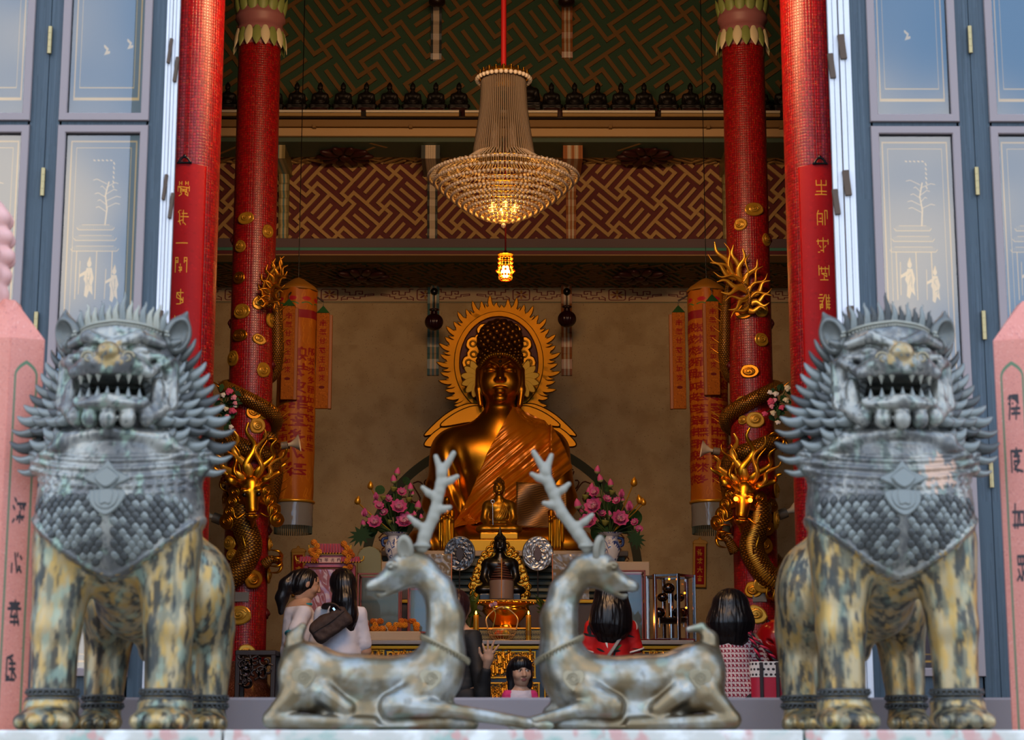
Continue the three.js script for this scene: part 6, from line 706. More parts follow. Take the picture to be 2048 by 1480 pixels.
// ribbed dark lanterns under the brackets
for (const [px, py, l] of [[868, 644, 'dark red ribbed globe lantern under the blue striped bracket'], [1134, 638, 'dark red ribbed globe lantern under the orange striped bracket']]) {
  const d = 18.9, p = P(px, py, d), o = thing('globe_lantern', l, 'lantern', p, 0, 'dark globe lanterns'), r = 18.5 / FPX * d, top = yBeam0 - 0.16 - p.y, m = mat('#2c0d12', { roughness: 0.25 });
  const f = sheet((u, v) => { const a = u * 6.2832, b = (v - 0.5) * Math.PI, rr = r * (1 + 0.03 * Math.cos(a * 22)); return [Math.cos(a) * Math.cos(b) * rr, Math.sin(b) * r * 0.95, -Math.sin(a) * Math.cos(b) * rr]; }, 88, 16); obj('globe', f, m, o); obj('collar', merge([cyl(0.035, 0.035, 0.03, 14, 0, r * 0.98, 0), new THREE.TorusGeometry(0.045, 0.008, 6, 18).rotateX(Math.PI / 2).translate(0, r + 0.035, 0)]), m, o); obj('cord', cyl(0.007, 0.007, top - r - 0.02, 6, 0, (top + r) / 2, 0), blackLac, o); obj('ceiling_cup', sph(0.04, 0, top - 0.03, 0), blackLac, o);
}
for (const [px, l] of [[874, 'dark hanging bowl above the black striped bracket'], [1133, 'dark hanging bowl above the copper striped bracket']]) { const o = thing('ceiling_cup', l, 'lamp', P(px, 4, 17.8)); obj('bowl', new THREE.SphereGeometry(0.085, 16, 10).scale(1, 0.6, 1), mat('#241210', { roughness: 0.35 }), o); obj('rod', cyl(0.008, 0.008, 9.6 - o.position.y, 6, 0, (9.6 - o.position.y) / 2, 0), blackLac, o); }
// ---------- hanging brocade banners ----------
function bannerTex(cols, seed, plain) { return canvasTex(512, 2048, (x, w, h) => { x.fillStyle = '#9c540c'; x.fillRect(0, 0, w, h); const R = rngOf(seed); for (let i = 0; i < 900; i++) { x.strokeStyle = css(...(R() < 0.5 ? [206, 130, 34] : [140, 76, 12]), 0.3); x.lineWidth = 2 + R() * 5; const a = R() * w, b = R() * h; x.beginPath(); x.moveTo(a, b); x.bezierCurveTo(a + 8, b + 30, a - 14, b + 60, a + (R() - 0.5) * 30, b + 60 + R() * 60); x.stroke(); } if (!plain) { x.fillStyle = '#7c1020'; x.fillRect(0, 220, w, 80); for (let i = 0; i < 8; i++) { x.fillStyle = '#a01828'; x.beginPath(); x.arc(i * 64 + 32, 110, 20, 0, 7); x.fill(); x.strokeStyle = '#2c6a3a'; x.lineWidth = 8; x.beginPath(); x.moveTo(i * 64 + 10, 160); x.quadraticCurveTo(i * 64 + 32, 130, i * 64 + 60, 168); x.stroke(); } } for (const [u, s, y0, st, ks, lw] of cols) ks.forEach((k, i) => { x.save(); x.translate(u * w, y0 + i * st); x.scale(0.7, 1); glyph(x, k, 0, 0, s, '#7c1414', lw); x.restore(); }); }); }
const seq = ['he', 'pi', 'duo'].length && ['nan', 'wu', 'gan', 'lu', 'wang', 'ru', 'lai'];
function banner(side) {
  const d = 16.2, cx = side < 0 ? 592 : 1417, where = side < 0 ? 'with one large column of characters' : 'filled with small columns of writing', r = 39 / FPX * d, yT = Hh(582, d), yB = Hh(1005, d), o = thing('brocade_banner', 'orange cylindrical silk banner ' + where, 'banner', [Xx(cx, d, 790), 0, -d]);
  const fills = ['ban', 'ruo', 'lai', 'duo', 'he', 'luo', 'ru', 'pi', 'jing', 'mi', 'nan', 'wu'].filter((k) => GL[k]), cols = side < 0 ? [[0.0, 118, 650, 158, ['ban', 'ruo', 'pi', 'luo', 'mi', 'duo', 'xin', 'jing'], 15], [0.13, 66, 620, 92, fills, 9], [0.87, 66, 620, 92, fills, 9], [1.0, 118, 650, 158, ['ban', 'ruo', 'pi', 'luo', 'mi', 'duo', 'xin', 'jing'], 15]] : Array.from({ length: 12 }, (_, i) => [i / 12, 78, 380 + (i % 2) * 10, 112, [...fills.slice(i % 5), ...fills].slice(0, 14), 11]);
  const g = sheet((u, v) => { const a = u * 6.2832, rr = r * (1 + 0.02 * Math.sin(a * 7 + v * 9) + 0.012 * Math.sin(v * 40 + a * 3)); return [Math.sin(a) * rr, lerp(yB, yT, v), Math.cos(a) * rr]; }, 64, 60), u = g.attributes.uv; for (let i = 0; i < u.count; i++) u.setX(i, u.getX(i) + (side < 0 ? -0.03 : 0));
  obj('silk_sleeve', g, mat('#ffffff', { map: bannerTex(cols, 95 + side), roughness: 0.45, specularIntensity: 0.35 }), o);
  obj('gilt_hem', new THREE.TorusGeometry(r * 1.02, 0.014, 8, 40).rotateX(Math.PI / 2), goldPaint, o, [0, yB, 0]); obj('clear_skirt', sheet((u2, v) => { const a = u2 * 6.2832, rr = r * (1 + 0.03 * fbm(Math.sin(a) * 3, v * 3, Math.cos(a) * 3, 3)); return [Math.sin(a) * rr, yB - v * 0.21, -Math.cos(a) * -rr]; }, 48, 8), mat('#a8a49a', { transmission: 0.55, thickness: 0, roughness: 0.12 }), o);
  const fg = []; for (let k = 0; k < 54; k++) { const a = k / 54 * 6.2832; fg.push(cyl(0.004, 0.004, 0.26, 4, Math.sin(a) * r * 0.96, yB - 0.14, Math.cos(a) * r * 0.96)); } obj('green_fringe', fg, mat('#39443a', { roughness: 0.8 }), o).userData.kind = 'stuff';
  obj('lotus_cap', lathe([[0, yT + 0.12], [0.05, yT + 0.1], [r * 0.9, yT + 0.03], [r * 1.04, yT], [r, yT - 0.02], [0, yT]], 36), mat('#8a5a14', { roughness: 0.5 }), o); obj('cord', cyl(0.004, 0.004, 9.5 - yT, 6, 0, (9.6 + yT) / 2, 0), blackLac, o);
  // narrow pennants hung round it
  const pts = side < 0 ? [[645, 614, 818, 0.2, 'on the stucco side'], [576, 600, 800, 0.34, 'on the pillar side']] : [[1358, 612, 818, 0.2, 'on the stucco side'], [1426, 590, 790, 0.36, 'on the pillar side']];
  for (const [px, a, b, dz, wl] of pts) { const dd = d - (dz > 0.3 ? r + 0.03 : 0), y1 = Hh(a + 12, dd), y0 = Hh(b, dd), h = y1 - y0, w = 26 / FPX * dd, p = thing('silk_pennant', `narrow orange pennant, green cap, ${wl} of the banner ${where.replace('with one large column of characters','with large characters').replace('filled with small columns of writing','of small writing')}`, 'pennant', [Xx(px, dd, 700), y0, -dd]); const tx = canvasTex(128, 1024, (x, W, H) => { x.fillStyle = '#93500c'; x.fillRect(0, 0, W, H); speckle(x, W, H, 500, ['#a86014', '#80420a'], 2, 7); seq.forEach((k, i) => glyph(x, k, W / 2, 110 + i * 98, 62, '#7a1212', 8)); x.fillStyle = '#5a1414'; x.beginPath(); x.ellipse(W / 2, 800, 30, 16, 0, 0, 7); x.fill(); }, { clamp: true });
    obj('silk_panel', rbox(w, h, 0.035, 0.006, 0, h / 2, 0), mat('#ffffff', { map: tx, roughness: 0.6, specularIntensity: 0.2 }), p); obj('side_strip', rbox(0.03, h * 0.98, 0.05, 0.006, (side < 0 ? 1 : -1) * (w / 2 + 0.012), h * 0.49, -0.02), mat('#8a4c10', { roughness: 0.5 }), p); obj('green_cap', new THREE.ConeGeometry(w * 0.72, 0.07, 4).rotateY(Math.PI / 4).scale(1, 1, 0.45).translate(0, h + 0.03, 0), mat('#1f4a24', { roughness: 0.5 }), p); obj('cord', cyl(0.003, 0.003, 0.06, 5, 0, h + 0.08, 0), blackLac, p); obj('hanging_arm', tube([[0, yT + 0.06, 0], [p.position.x - o.position.x, y1 + 0.1, p.position.z - o.position.z]], 0.008, { seg: 4, rad: 6 }), darkWood, o); }
}
banner(-1); banner(1);
// ---------- small fittings ----------
const hornM = mat('#c4b394', { roughness: 0.5 });
function horn(label, px, py, d, dir, s) { const p = P(px, py, d), o = thing('horn_speaker', label, 'loudspeaker', p); const h = obj('horn', lathe([[0.012, 0], [0.016, 0.03], [0.04, 0.07], [0.07, 0.1], [0.068, 0.1], [0.036, 0.065], [0.01, 0.03], [0, 0.03]], 20), hornM, o, [0, 0, 0], [0, 0, dir], s); obj('driver', cyl(0.03, 0.03, 0.05, 14, 0, -0.02, 0), mat('#6a5e4c', { roughness: 0.5 }), h); obj('bracket', rbox(0.02, 0.02, 0.16, 0.004, 0, 0, -0.06), darkWood, o); }
horn('cream horn speaker high on the dark eyed dragon pillar', 574, 890, 14.78, -1.4, 1); horn('cream horn speaker high on the glowing eyed dragon pillar', 1428, 902, 14.78, 1.4, 1); horn('cream horn speaker low between the red pillars by the finial lion', 428, 1035, 15.1, 1.2, 1.4); horn('cream horn speaker low between the red pillars by the greyer lion', 1572, 1025, 15.1, -1.2, 1.4);
for (const [px, py, l, tilt] of [[597, 1148, 'red and gold wall plaque half hidden by the pink shrine gate', 0.03], [1399, 1131, 'red wall plaque with four gold characters beside the steel lamp case', -0.03]]) { const d = D_BACK - 0.03, q = d / FPX, o = thing('wall_plaque', l, 'plaque', P(px, py, d)), w = 27 * q, h = 88 * q; o.rotation.z = tilt; obj('gilt_frame', merge([rbox(w, h, 0.03, 0.008), extr(blob([[-w / 2, 0], [-w * 0.4, 0.03], [-w * 0.15, 0.035], [0, 0.06], [w * 0.15, 0.035], [w * 0.4, 0.03], [w / 2, 0]]), 0.02, 0.004).translate(0, h / 2, -0.01)]), mat('#b07c1c', { metalness: 0.3, roughness: 0.45 }), o); obj('red_field', rbox(w * 0.68, h * 0.86, 0.01, 0.003, 0, 0, 0.018), mat('#ffffff', { map: canvasTex(128, 512, (x, W, H) => { x.fillStyle = '#9c1420'; x.fillRect(0, 0, W, H); ['qi', 'qiu', 'da', 'ji'].forEach((k, i) => glyph(x, k, W / 2, 80 + i * 116, 76, '#d8a030', 10)); }, { clamp: true }), roughness: 0.6, specularIntensity: 0.2 }), o); }
// pink shrine gate with tiled roofs and marigold garlands
const marigold = (() => { const g = [], R = rngOf(101); for (let k = 0; k < 34; k++) { const y = 1 - 2 * (k + 0.5) / 34, a = k * 2.4, q = Math.sqrt(1 - y * y); g.push(new THREE.SphereGeometry(0.34, 5, 4).scale(1, 1, 0.6).translate(Math.cos(a) * q * 0.75, y * 0.75, Math.sin(a) * q * 0.75)); } return merge(g); })(), mgM = [mat('#c8740c', { roughness: 0.8 }), mat('#d88a14', { roughness: 0.8 }), mat('#b8600a', { roughness: 0.8 })];
{
  const d = 15.3, q = d / FPX, cx = 660, bY = TABLE, o = thing('shrine_gate', 'pink and red model temple gate with tiled roofs', 'shrine model', [Xx(cx, d, 1160), bY, -d]), Y = (py) => Hh(py, d) - bY, X = (px) => (px - cx) * q, pk = mat('#b4566a', { roughness: 0.4 }), rd = mat('#8a1428', { roughness: 0.4 }), yl = mat('#c89a28', { roughness: 0.4, metalness: 0.3 });
  obj('panel_wall', rbox(100 * q, Y(1138), 0.06, 0.008, 0, Y(1138) / 2, 0), mat('#a8465c', { roughness: 0.2 }), o); obj('film', sheet((u, v) => [(u - 0.5) * 96 * q, v * Y(1140), 0.036 + 0.012 * fbm(u * 4, v * 5, 2, 3)], 16, 20), mat('#d49aa4', { transmission: 0.6, thickness: 0, roughness: 0.1 }), o);
  for (const s of [-1, 1]) obj('pillar', rbox(9 * q, Y(1132), 0.09, 0.006, s * 47 * q, Y(1132) / 2, 0.02), rd, o);
  obj('lintel', rbox(96 * q, Y(1112) - Y(1136), 0.08, 0.006, 0, (Y(1112) + Y(1136)) / 2, 0.02), pk, o); obj('sign', rbox(52 * q, 13 * q, 0.02, 0.004, 0, Y(1122), 0.07), mat('#ffffff', { map: canvasTex(256, 64, (x, w, h) => { x.fillStyle = '#c9a08c'; x.fillRect(0, 0, w, h); x.strokeStyle = '#8a2030'; x.lineWidth = 5; x.strokeRect(3, 3, w - 6, h - 6); ['zu', 'hua', 'guang', 'dian'].forEach((k, i) => glyph(x, k, 36 + i * 61, 32, 34, '#5a2420', 5)); }, { clamp: true }), roughness: 0.4 }), o);
  const roof = (x0, x1, y0, y1, n, z) => { obj('roof_slab', extr(poly([[x0, y0], [x1, y0], [lerp(x0, x1, 0.94), y1], [lerp(x0, x1, 0.06), y1]]), 0.1).translate(0, 0, z - 0.05), rd, o); for (let k = 0; k < n; k++) { const t = (k + 0.5) / n, x = lerp(x0, x1, t); obj('roof_tile', tube([[x, y0 - 0.004, z + 0.06], [lerp(x, (x0 + x1) / 2, 0.06), y1, z + 0.045]], 0.006, { seg: 2, rad: 5 }), mat('#a82840', { roughness: 0.4 }), o); obj('eave_end', sph(0.007, x, y0 - 0.006, z + 0.062, 6, 5), yl, o); } };
  roof(X(630), X(694), Y(1108), Y(1090), 11, 0.05); roof(X(600), X(640), Y(1126), Y(1116), 7, 0.06); roof(X(682), X(722), Y(1126), Y(1116), 7, 0.06);
  for (const s of [-1, 1]) { obj('eave_horn', tube([[s * 32 * q, Y(1106), 0.06], [s * 40 * q, Y(1102), 0.06], [s * 42 * q, Y(1092), 0.06]], 0.008, { seg: 8, rad: 5 }), yl, o); obj('eave_horn', tube([[s * 58 * q, Y(1124), 0.07], [s * 66 * q, Y(1122), 0.07], [s * 68 * q, Y(1114), 0.07]], 0.007, { seg: 8, rad: 5 }), yl, o); }
  for (const [pts, w] of [[[[628, 1085], [634, 1092], [630, 1100], [626, 1108], [633, 1112], [628, 1120], [622, 1102], [638, 1104]], 'on the plaque side of the shrine gate'], [[[688, 1088], [694, 1096], [700, 1104], [690, 1106], [698, 1114], [704, 1110], [694, 1122], [690, 1138], [700, 1134]], 'on the mirror side of the shrine gate']]) pts.forEach(([px, py], i) => tag(obj('marigold', marigold, mgM[i % 3], null, P(px, py, d - 0.11), [i, i * 2, 0], 6.5 / FPX * d), 'orange marigold head in the garland ' + w, 'flower', 'marigolds ' + w));
}
{
  // olive round-topped mirror
  const d = 15.45, q = d / FPX, o = thing('round_top_mirror', 'olive round topped mirror behind the shrine gate', 'mirror', P(738, 1190, d).setY(TABLE)), h = Hh(1094, d) - TABLE, s = new THREE.Shape(); s.moveTo(-23 * q, 0); s.lineTo(-23 * q, h - 23 * q); s.absarc(0, h - 23 * q, 23 * q, Math.PI, 0, true); s.lineTo(23 * q, 0); obj('glass', extr(s, 0.012, 0.003, 16), mat('#6f6e42', { roughness: 0.5 }), o); obj('rim', tube([[-23 * q, 0, 0.008], [-23 * q, h - 23 * q, 0.008], [-16 * q, h - 6 * q, 0.008], [0, h, 0.008], [16 * q, h - 6 * q, 0.008], [23 * q, h - 23 * q, 0.008], [23 * q, 0, 0.008]], 0.006, { seg: 40, rad: 5 }), mat('#8a6c30', { metalness: 0.4, roughness: 0.4 }), o);
  // elephant figure
  const elG = nets(field([E(0, 0.5, 0, 0.55, 0.4, 0.36, 0.1), E(-0.6, 0.72, 0, 0.3, 0.3, 0.27, 0.1), ...chain([[-0.85, 0.7, 0, 0.12], [-1.02, 0.4, 0, 0.1], [-1.12, 0.15, 0, 0.07], [-1.25, 0.12, 0, 0.06]], 0.05), C(-0.35, 0.4, 0.2, 0.15, -0.35, 0, 0.2, 0.14, 0.05), C(0.35, 0.4, 0.2, 0.15, 0.35, 0, 0.2, 0.14, 0.05), C(-0.35, 0.4, -0.2, 0.15, -0.35, 0, -0.2, 0.14, 0.05), C(0.35, 0.4, -0.2, 0.15, 0.35, 0, -0.2, 0.14, 0.05), E(-0.52, 0.7, 0.28, 0.2, 0.24, 0.06, 0.03), C(-0.8, 0.55, 0.12, 0.05, -1.0, 0.5, 0.16, 0.02, 0.03)], (dd, x, y) => Math.max(dd, -y)), [-1.4, -0.05, -0.6], [0.7, 1.2, 0.6], 0.05);
  const elephant = (label, px, d2, y, c, s, turn) => { const e = thing('elephant_figure', label, 'figurine', [Xx(px, d2, 1220), y, -d2], turn, 'elephant figurines'); obj('body', elG, mat(c, { roughness: 0.4 }), e, null, null, s); obj('saddle_cloth', new THREE.SphereGeometry(0.57, 14, 6, 0, 6.2832, 0, 0.9).scale(0.6, 0.72, 0.68).translate(0.05, 0.52, 0), goldOld, e, null, null, s); };
  const wood = mat('#7a2c14', { roughness: 0.4 });
  const glassCase = (name, label, a, b, top, base, d2, dep) => { const c = thing(name, label, 'display case', [(Xx(a, d2, 1200) + Xx(b, d2, 1200)) / 2, base, -d2 - dep / 2]), w = Xx(b, d2, 1200) - Xx(a, d2, 1200), h = Hh(top, d2) - base, t = 0.014; for (const x of [-1, 1]) for (const z of [-1, 1]) obj('post', rbox(t, h, t, 0.003, x * (w / 2 - t / 2), h / 2, z * (dep / 2 - t / 2)), wood, c); for (const y of [t / 2, h - t / 2]) { for (const z of [-1, 1]) obj('rail', rbox(w, t, t, 0.003, 0, y, z * (dep / 2 - t / 2)), wood, c); for (const x of [-1, 1]) obj('rail', rbox(t, t, dep, 0.003, x * (w / 2 - t / 2), y, 0), wood, c); } obj('floor', box(w - t, 0.006, dep - t, 0, 0.003, 0), goldOld, c); obj('back_mirror', box(w - t, h - t, 0.004, 0, h / 2, -dep / 2 + 0.01), mat('#5a5440', { roughness: 0.2, metalness: 0.5 }), c); obj('pane', new THREE.PlaneGeometry(w - 2 * t, h - 2 * t).translate(0, h / 2, dep / 2 - 0.006), glassM, c); return c; };
  const D1 = 15.12, b1 = TABLE + 0.077; glassCase('glass_case', 'red framed glass case holding elephants beside the girls', 714, 800, 1146, b1, D1, 0.3); elephant('white elephant figurine in the red framed glass case', 782, D1 + 0.1, b1 + 0.008, '#b7a890', 0.062, 0); elephant('brown elephant figurine behind the white one in the red framed case', 748, D1 + 0.16, b1 + 0.008, '#6a3a20', 0.05, 0.3);
  [[735, 1205, '#8a3a1c'], [752, 1212, '#a05028'], [728, 1225, '#7a3018']].forEach(([px, py, c], i) => { const o2 = thing('clay_figure', ['tall', 'stout', 'small'][i] + ' clay figure in the red framed glass case', 'figurine', [Xx(px, D1 + 0.08, 1200), b1 + 0.008, -D1 - 0.06 - i * 0.03]); obj('body', lathe([[0, 0], [0.03, 0], [0.034, 0.03], [0.022, 0.07], [0.028, 0.09], [0.01, 0.11], [0, 0.112]], 14), mat(c, { roughness: 0.5 }), o2, null, null, 0.8 + i * 0.1); obj('head', sph(0.02, 0, 0.105, 0), mat('#b07a50'), o2, null, null, 0.8 + i * 0.1); });
  glassCase('glass_case', 'red framed glass case behind the brown-haired woman', 815, 880, 1172, b1, 15.15, 0.25);
  // marigold garlands on the slab
  const R = rngOf(111); for (let i = 0; i < 26; i++) { const px = 742 + R() * 92, lay = i % 3, s = 6.2 / FPX * 14.9; tag(obj('marigold', marigold, mgM[i % 3], null, [Xx(px, 14.93, 1260), TABLE + 0.076 + s * 0.95 + lay * s * 1.2, -14.93 + (R() - 0.5) * 0.03 - lay * 0.01], [R() * 6, R() * 6, 0], s), 'orange marigold head heaped on the cream stone slab', 'flower', 'marigolds on the slab'); }
  // glass shrine with red figures, shrine side of the woman in red
  glassCase('glass_case', 'tall glass case with orange figure beside the woman in red', 1226, 1292, 1140, TABLE, 14.95, 0.3); const of = thing('robed_figure', 'orange robed figurine inside the tall glass case', 'figurine', [Xx(1252, 15.1, 1240), TABLE + 0.006, -15.12]); obj('robe', lathe([[0, 0], [0.07, 0], [0.075, 0.06], [0.05, 0.14], [0.055, 0.18], [0.02, 0.22], [0, 0.22]], 18), mat('#a85a1c', { roughness: 0.5 }), of); obj('head', sph(0.035, 0, 0.25, 0), mat('#8a4a2c', { roughness: 0.5 }), of); elephant('green and gold elephant figurine beside the orange robed figure', 1276, 15.06, TABLE + 0.006, '#2f6a50', 0.05, 0.2);
  // red cloth
  obj('red_cloth', sheet((u, v) => [Xx(lerp(1274, 1340, u), 14.8, 1278), TABLE + 0.006 + 0.012 * Math.abs(fbm(u * 6, v * 4, 4, 3)), -14.72 - v * 0.16], 20, 10, 0.003), mat('#7c0e22', { roughness: 0.5 })); tag(scene.children.at(-1), 'crumpled dark red cloth on the altar table', 'cloth');
}
{
  // steel lamp case: hexagonal frame with stacked steel globes
  const cp = [Xx(1344, 14.95, 1280), TABLE, -14.98], c = thing('steel_lamp_case', 'hexagonal polished steel and glass lamp case with stacked globes', 'display case', cp), rr = 47 / FPX * 15, h = Hh(1151, 15) - TABLE, hx = (k) => [Math.cos(k * Math.PI / 3 + 0.3) * rr, Math.sin(k * Math.PI / 3 + 0.3) * rr];
  for (let k = 0; k < 6; k++) { const [x, z] = hx(k), [x2, z2] = hx(k + 1); obj('post', rbox(0.026, h, 0.026, 0.004, 0, h / 2, 0), steel, c, [x, 0, z], [0, -k * Math.PI / 3 - 0.3, 0]); for (const y of [0.012, h - 0.012]) { const e = obj('rail', rbox(rr, 0.02, 0.016, 0.003), steel, c, [(x + x2) / 2, y, (z + z2) / 2]); e.rotation.y = Math.atan2(-(z2 - z), x2 - x); } const pn = obj('pane', new THREE.PlaneGeometry(rr - 0.03, h - 0.05), glassM, c, [(x + x2) / 2, h / 2, (z + z2) / 2]); pn.rotation.y = Math.atan2(-(z2 - z), x2 - x); }
  obj('floor', new THREE.CylinderGeometry(rr, rr, 0.01, 6), steel, c, [0, 0.005, 0], [0, 0.5, 0]); obj('column', cyl(0.022, 0.022, h * 0.75, 16, 0, h * 0.38, 0), steel, c); obj('dish', lathe([[0, 0], [0.1, 0.01], [0.13, 0.04], [0.12, 0.05], [0, 0.03]], 28), blackLac, c, [0, h * 0.26, 0]);
  const dk = mat('#4a4444', { metalness: 1, roughness: 0.12 }); for (const [x, y, z, s] of [[-0.02, 0.8, 0.03, 0.05], [-0.07, 0.66, 0.05, 0.042], [0.06, 0.66, 0.05, 0.042], [-0.1, 0.43, 0.07, 0.048], [0.05, 0.43, 0.08, 0.048], [0.1, 0.45, -0.05, 0.042]]) { obj('globe', new THREE.SphereGeometry(s, 18, 12).scale(1, 0.85, 1), dk, c, [x, h * y, z]); obj('spindle', cyl(0.008, 0.008, 0.09, 8), steel, c, [x, h * y - 0.07, z]); }
  for (const [x, y] of [[-0.02, 0.93], [0.05, 0.53], [0.11, 0.5], [0.1, 0.72]]) obj('flame', sph(0.008), mat('#ffb060', { emissive: '#ff7a1a', emissiveIntensity: 8 }), c, [x, h * y, 0.09]);
}
{ // wooden fish drum, stand, mallet, stool
  const d = 13.6, q = d / FPX, cp = P(1572, 1290, d), fs = thing('wooden_fish', 'large red lacquered wooden fish drum with gold scrolls', 'drum', cp), red = mat('#8c0a12', { roughness: 0.22 }); fs.rotation.z = 0.0;
  obj('body', nets(field([E(0, 0, 0, 0.215, 0.155, 0.19, 0.05), E(-0.06, 0.05, 0.02, 0.15, 0.13, 0.16, 0.05), C(-0.24, 0.05, 0.16, 0.006, -0.02, -0.02, 0.24, 0.022, 0.01, SUB), C(-0.24, 0.05, 0.16, 0.006, -0.02, -0.02, 0.15, 0.02, 0.01, SUB)]), [-0.26, -0.2, -0.24], [0.26, 0.22, 0.24], 0.009), red, fs);
  const F = field([E(0, 0, 0, 0.215, 0.155, 0.19, 0.05), E(-0.06, 0.05, 0.02, 0.15, 0.13, 0.16, 0.05)]); for (const [x, y, s, ph] of [[0.02, 0.1, 0.04, 0], [0.09, 0.07, 0.035, 2], [0.11, 0.0, 0.03, 1], [-0.05, -0.1, 0.03, 3], [0.06, -0.1, 0.03, 4], [-0.04, 0.14, 0.03, 2]]) { const p = []; for (let t = 0; t < 18; t++) { const a = ph + t * 0.5, r = s * (1 - t / 22), xx = x + Math.cos(a) * r, yy = y + Math.sin(a) * r; p.push([xx, yy, (hitZ(F, xx, yy, 0.4, -0.2) ?? 0) + 0.002]); } obj('gold_scroll', tube(p, 0.005, { seg: 32, rad: 5 }), goldDark, fs); }
  const st = thing('drum_stand', 'black turned stand under the red wooden fish', 'stand', [cp.x, 0, -d]), sy = cp.y - 0.15; obj('ring', new THREE.TorusGeometry(0.17, 0.035, 8, 32).rotateX(Math.PI / 2), blackLac, st, [0, sy, 0]); for (let k = 0; k < 4; k++) { const a = k * Math.PI / 2 + 0.7; obj('leg', cyl(0.022, 0.03, sy, 10), blackLac, st, [Math.cos(a) * 0.17, sy / 2, Math.sin(a) * 0.17]); }
  const ml = thing('mallet', 'black mallet with silver band leaning over the wooden fish', 'mallet', P(1545, 1256, d - 0.05)); ml.rotation.set(0, 0, 0.6); obj('shaft', cyl(0.016, 0.016, 0.12, 12), blackLac, ml); obj('silver_band', cyl(0.0175, 0.0175, 0.06, 12), steel, ml);
  const sp = P(1590, 1375, 13.0), so = thing('round_stool', 'brown leather round stool beside the handbag', 'stool', [sp.x, 0, -13.0]), sh = Hh(1344, 13); obj('seat', lathe([[0, sh], [0.13, sh], [0.17, sh - 0.03], [0.18, sh - 0.1], [0.17, 0.12], [0.15, 0.06], [0, 0.06]], 32), mat('#5c2e1a', { roughness: 0.6 }), so); obj('foot_ring', new THREE.TorusGeometry(0.15, 0.03, 8, 30).rotateX(Math.PI / 2), darkWood, so, [0, 0.03, 0]);
  const cs = thing('carved_stand', 'dark openwork carved wooden stand beside the pillar base', 'stand', [Xx(515, 14.2, 1350), 0, -14.2]), g = [], R = rngOf(121); obj('frame', merge([rbox(0.3, 0.04, 0.3, 0.008, 0, Hh(1302, 14.2) - 0.02, 0), ...[-1, 1].flatMap((x) => [-1, 1].map((z) => rbox(0.035, Hh(1302, 14.2), 0.035, 0.006, x * 0.13, Hh(1302, 14.2) / 2, z * 0.13)))]), darkWood, cs); for (let k = 0; k < 16; k++) { const x = (R() - 0.5) * 0.22, y = Hh(1340, 14.2) + R() * 0.2 - 0.1, p = []; for (let t = 0; t < 9; t++) { const a = t * 0.8 + k, r = 0.045 * (1 - t / 11); p.push([x + Math.cos(a) * r, y + Math.sin(a) * r, 0.14]); } g.push(tube(p, 0.011, { seg: 16, rad: 5 })); } obj('openwork', g, darkWood, cs);
}
// bouquets tied to the dragon pillars
{
  const rose = merge([...Array.from({ length: 9 }, (_, k) => { const a = k * 2.4, r = 0.2 + k * 0.07; return new THREE.SphereGeometry(0.42, 7, 5, 0, 6.2832, 0, 1.7).rotateX(0.8).rotateY(a).translate(Math.sin(a) * r * 0.8, 0.25 - k * 0.05, Math.cos(a) * r * 0.8); }), sph(0.3, 0, 0.25, 0, 8, 6)]), cols = [['pink', '#c4466e'], ['pale pink', '#d68aa0'], ['cream', '#cfc6a8'], ['white', '#d6d2cc']], lf = extr(blob([[0, 0], [0.3, 0.35], [0, 1], [-0.3, 0.35]]), 0.04);
  for (const [m, px0, py0, wh] of [[-1, 450, 808, 'dark eyed'], [1, 1557, 806, 'glowing eyed']]) { const d = 14.72, R = rngOf(130 + m), hold = thing('bouquet_greens', `green leaves and stems tied to the ${wh} dragon pillar`, 'bouquet', P(px0, py0, d + 0.03)), L = m < 0 ? [[458, 783, 0, 10], [433, 797, 0, 7], [468, 795, 1, 8], [452, 818, 2, 7], [465, 822, 0, 10], [470, 806, 1, 6], [446, 790, 3, 7], [444, 815, 3, 8], [462, 854, 3, 7], [470, 812, 3, 5], [454, 832, 1, 6]] : [[1575, 776, 2, 9], [1572, 800, 2, 8], [1542, 803, 0, 10], [1543, 812, 1, 8], [1564, 815, 0, 8], [1530, 828, 0, 8], [1546, 826, 2, 8], [1552, 788, 3, 8], [1540, 785, 3, 7], [1556, 845, 3, 7], [1550, 800, 1, 6]];
    for (const [px, py, c, r] of L) { const o = thing('rose', `${cols[c][0]} artificial rose in the bouquet on the ${wh} dragon pillar`, 'flower', P(px, py, d - 0.06 - R() * 0.03), 0, cols[c][0] + ' roses on the ' + wh + ' pillar'); obj('bloom', rose, mat(cols[c][1], { roughness: 0.7 }), o, null, [1.2, R() * 6, 0], r * 0.92 / FPX * d); const b = o.position.clone().sub(hold.position); obj('stem', tube([[b.x, b.y, b.z - 0.012], [b.x * 0.5, b.y * 0.5, b.z - 0.05], [0, 0, 0]], 0.004, { seg: 6, rad: 4 }), leafM2, hold); }
    for (let k = 0; k < 30; k++) { const a = R() * 6.28, r = 12 + R() * 26, px = px0 + Math.cos(a) * r * 0.75, py = py0 + Math.sin(a) * r * 1.15; obj('leaf', lf, k % 2 ? leafM : leafM2, hold, P(px, py, d - 0.02 - R() * 0.03).sub(hold.position), [(R() - 0.5), (R() - 0.5) * 1.4, a - 1.57 + Math.PI * (Math.sin(a) > 0 ? 1 : 0)], 0.04 + R() * 0.03); }
  }
}
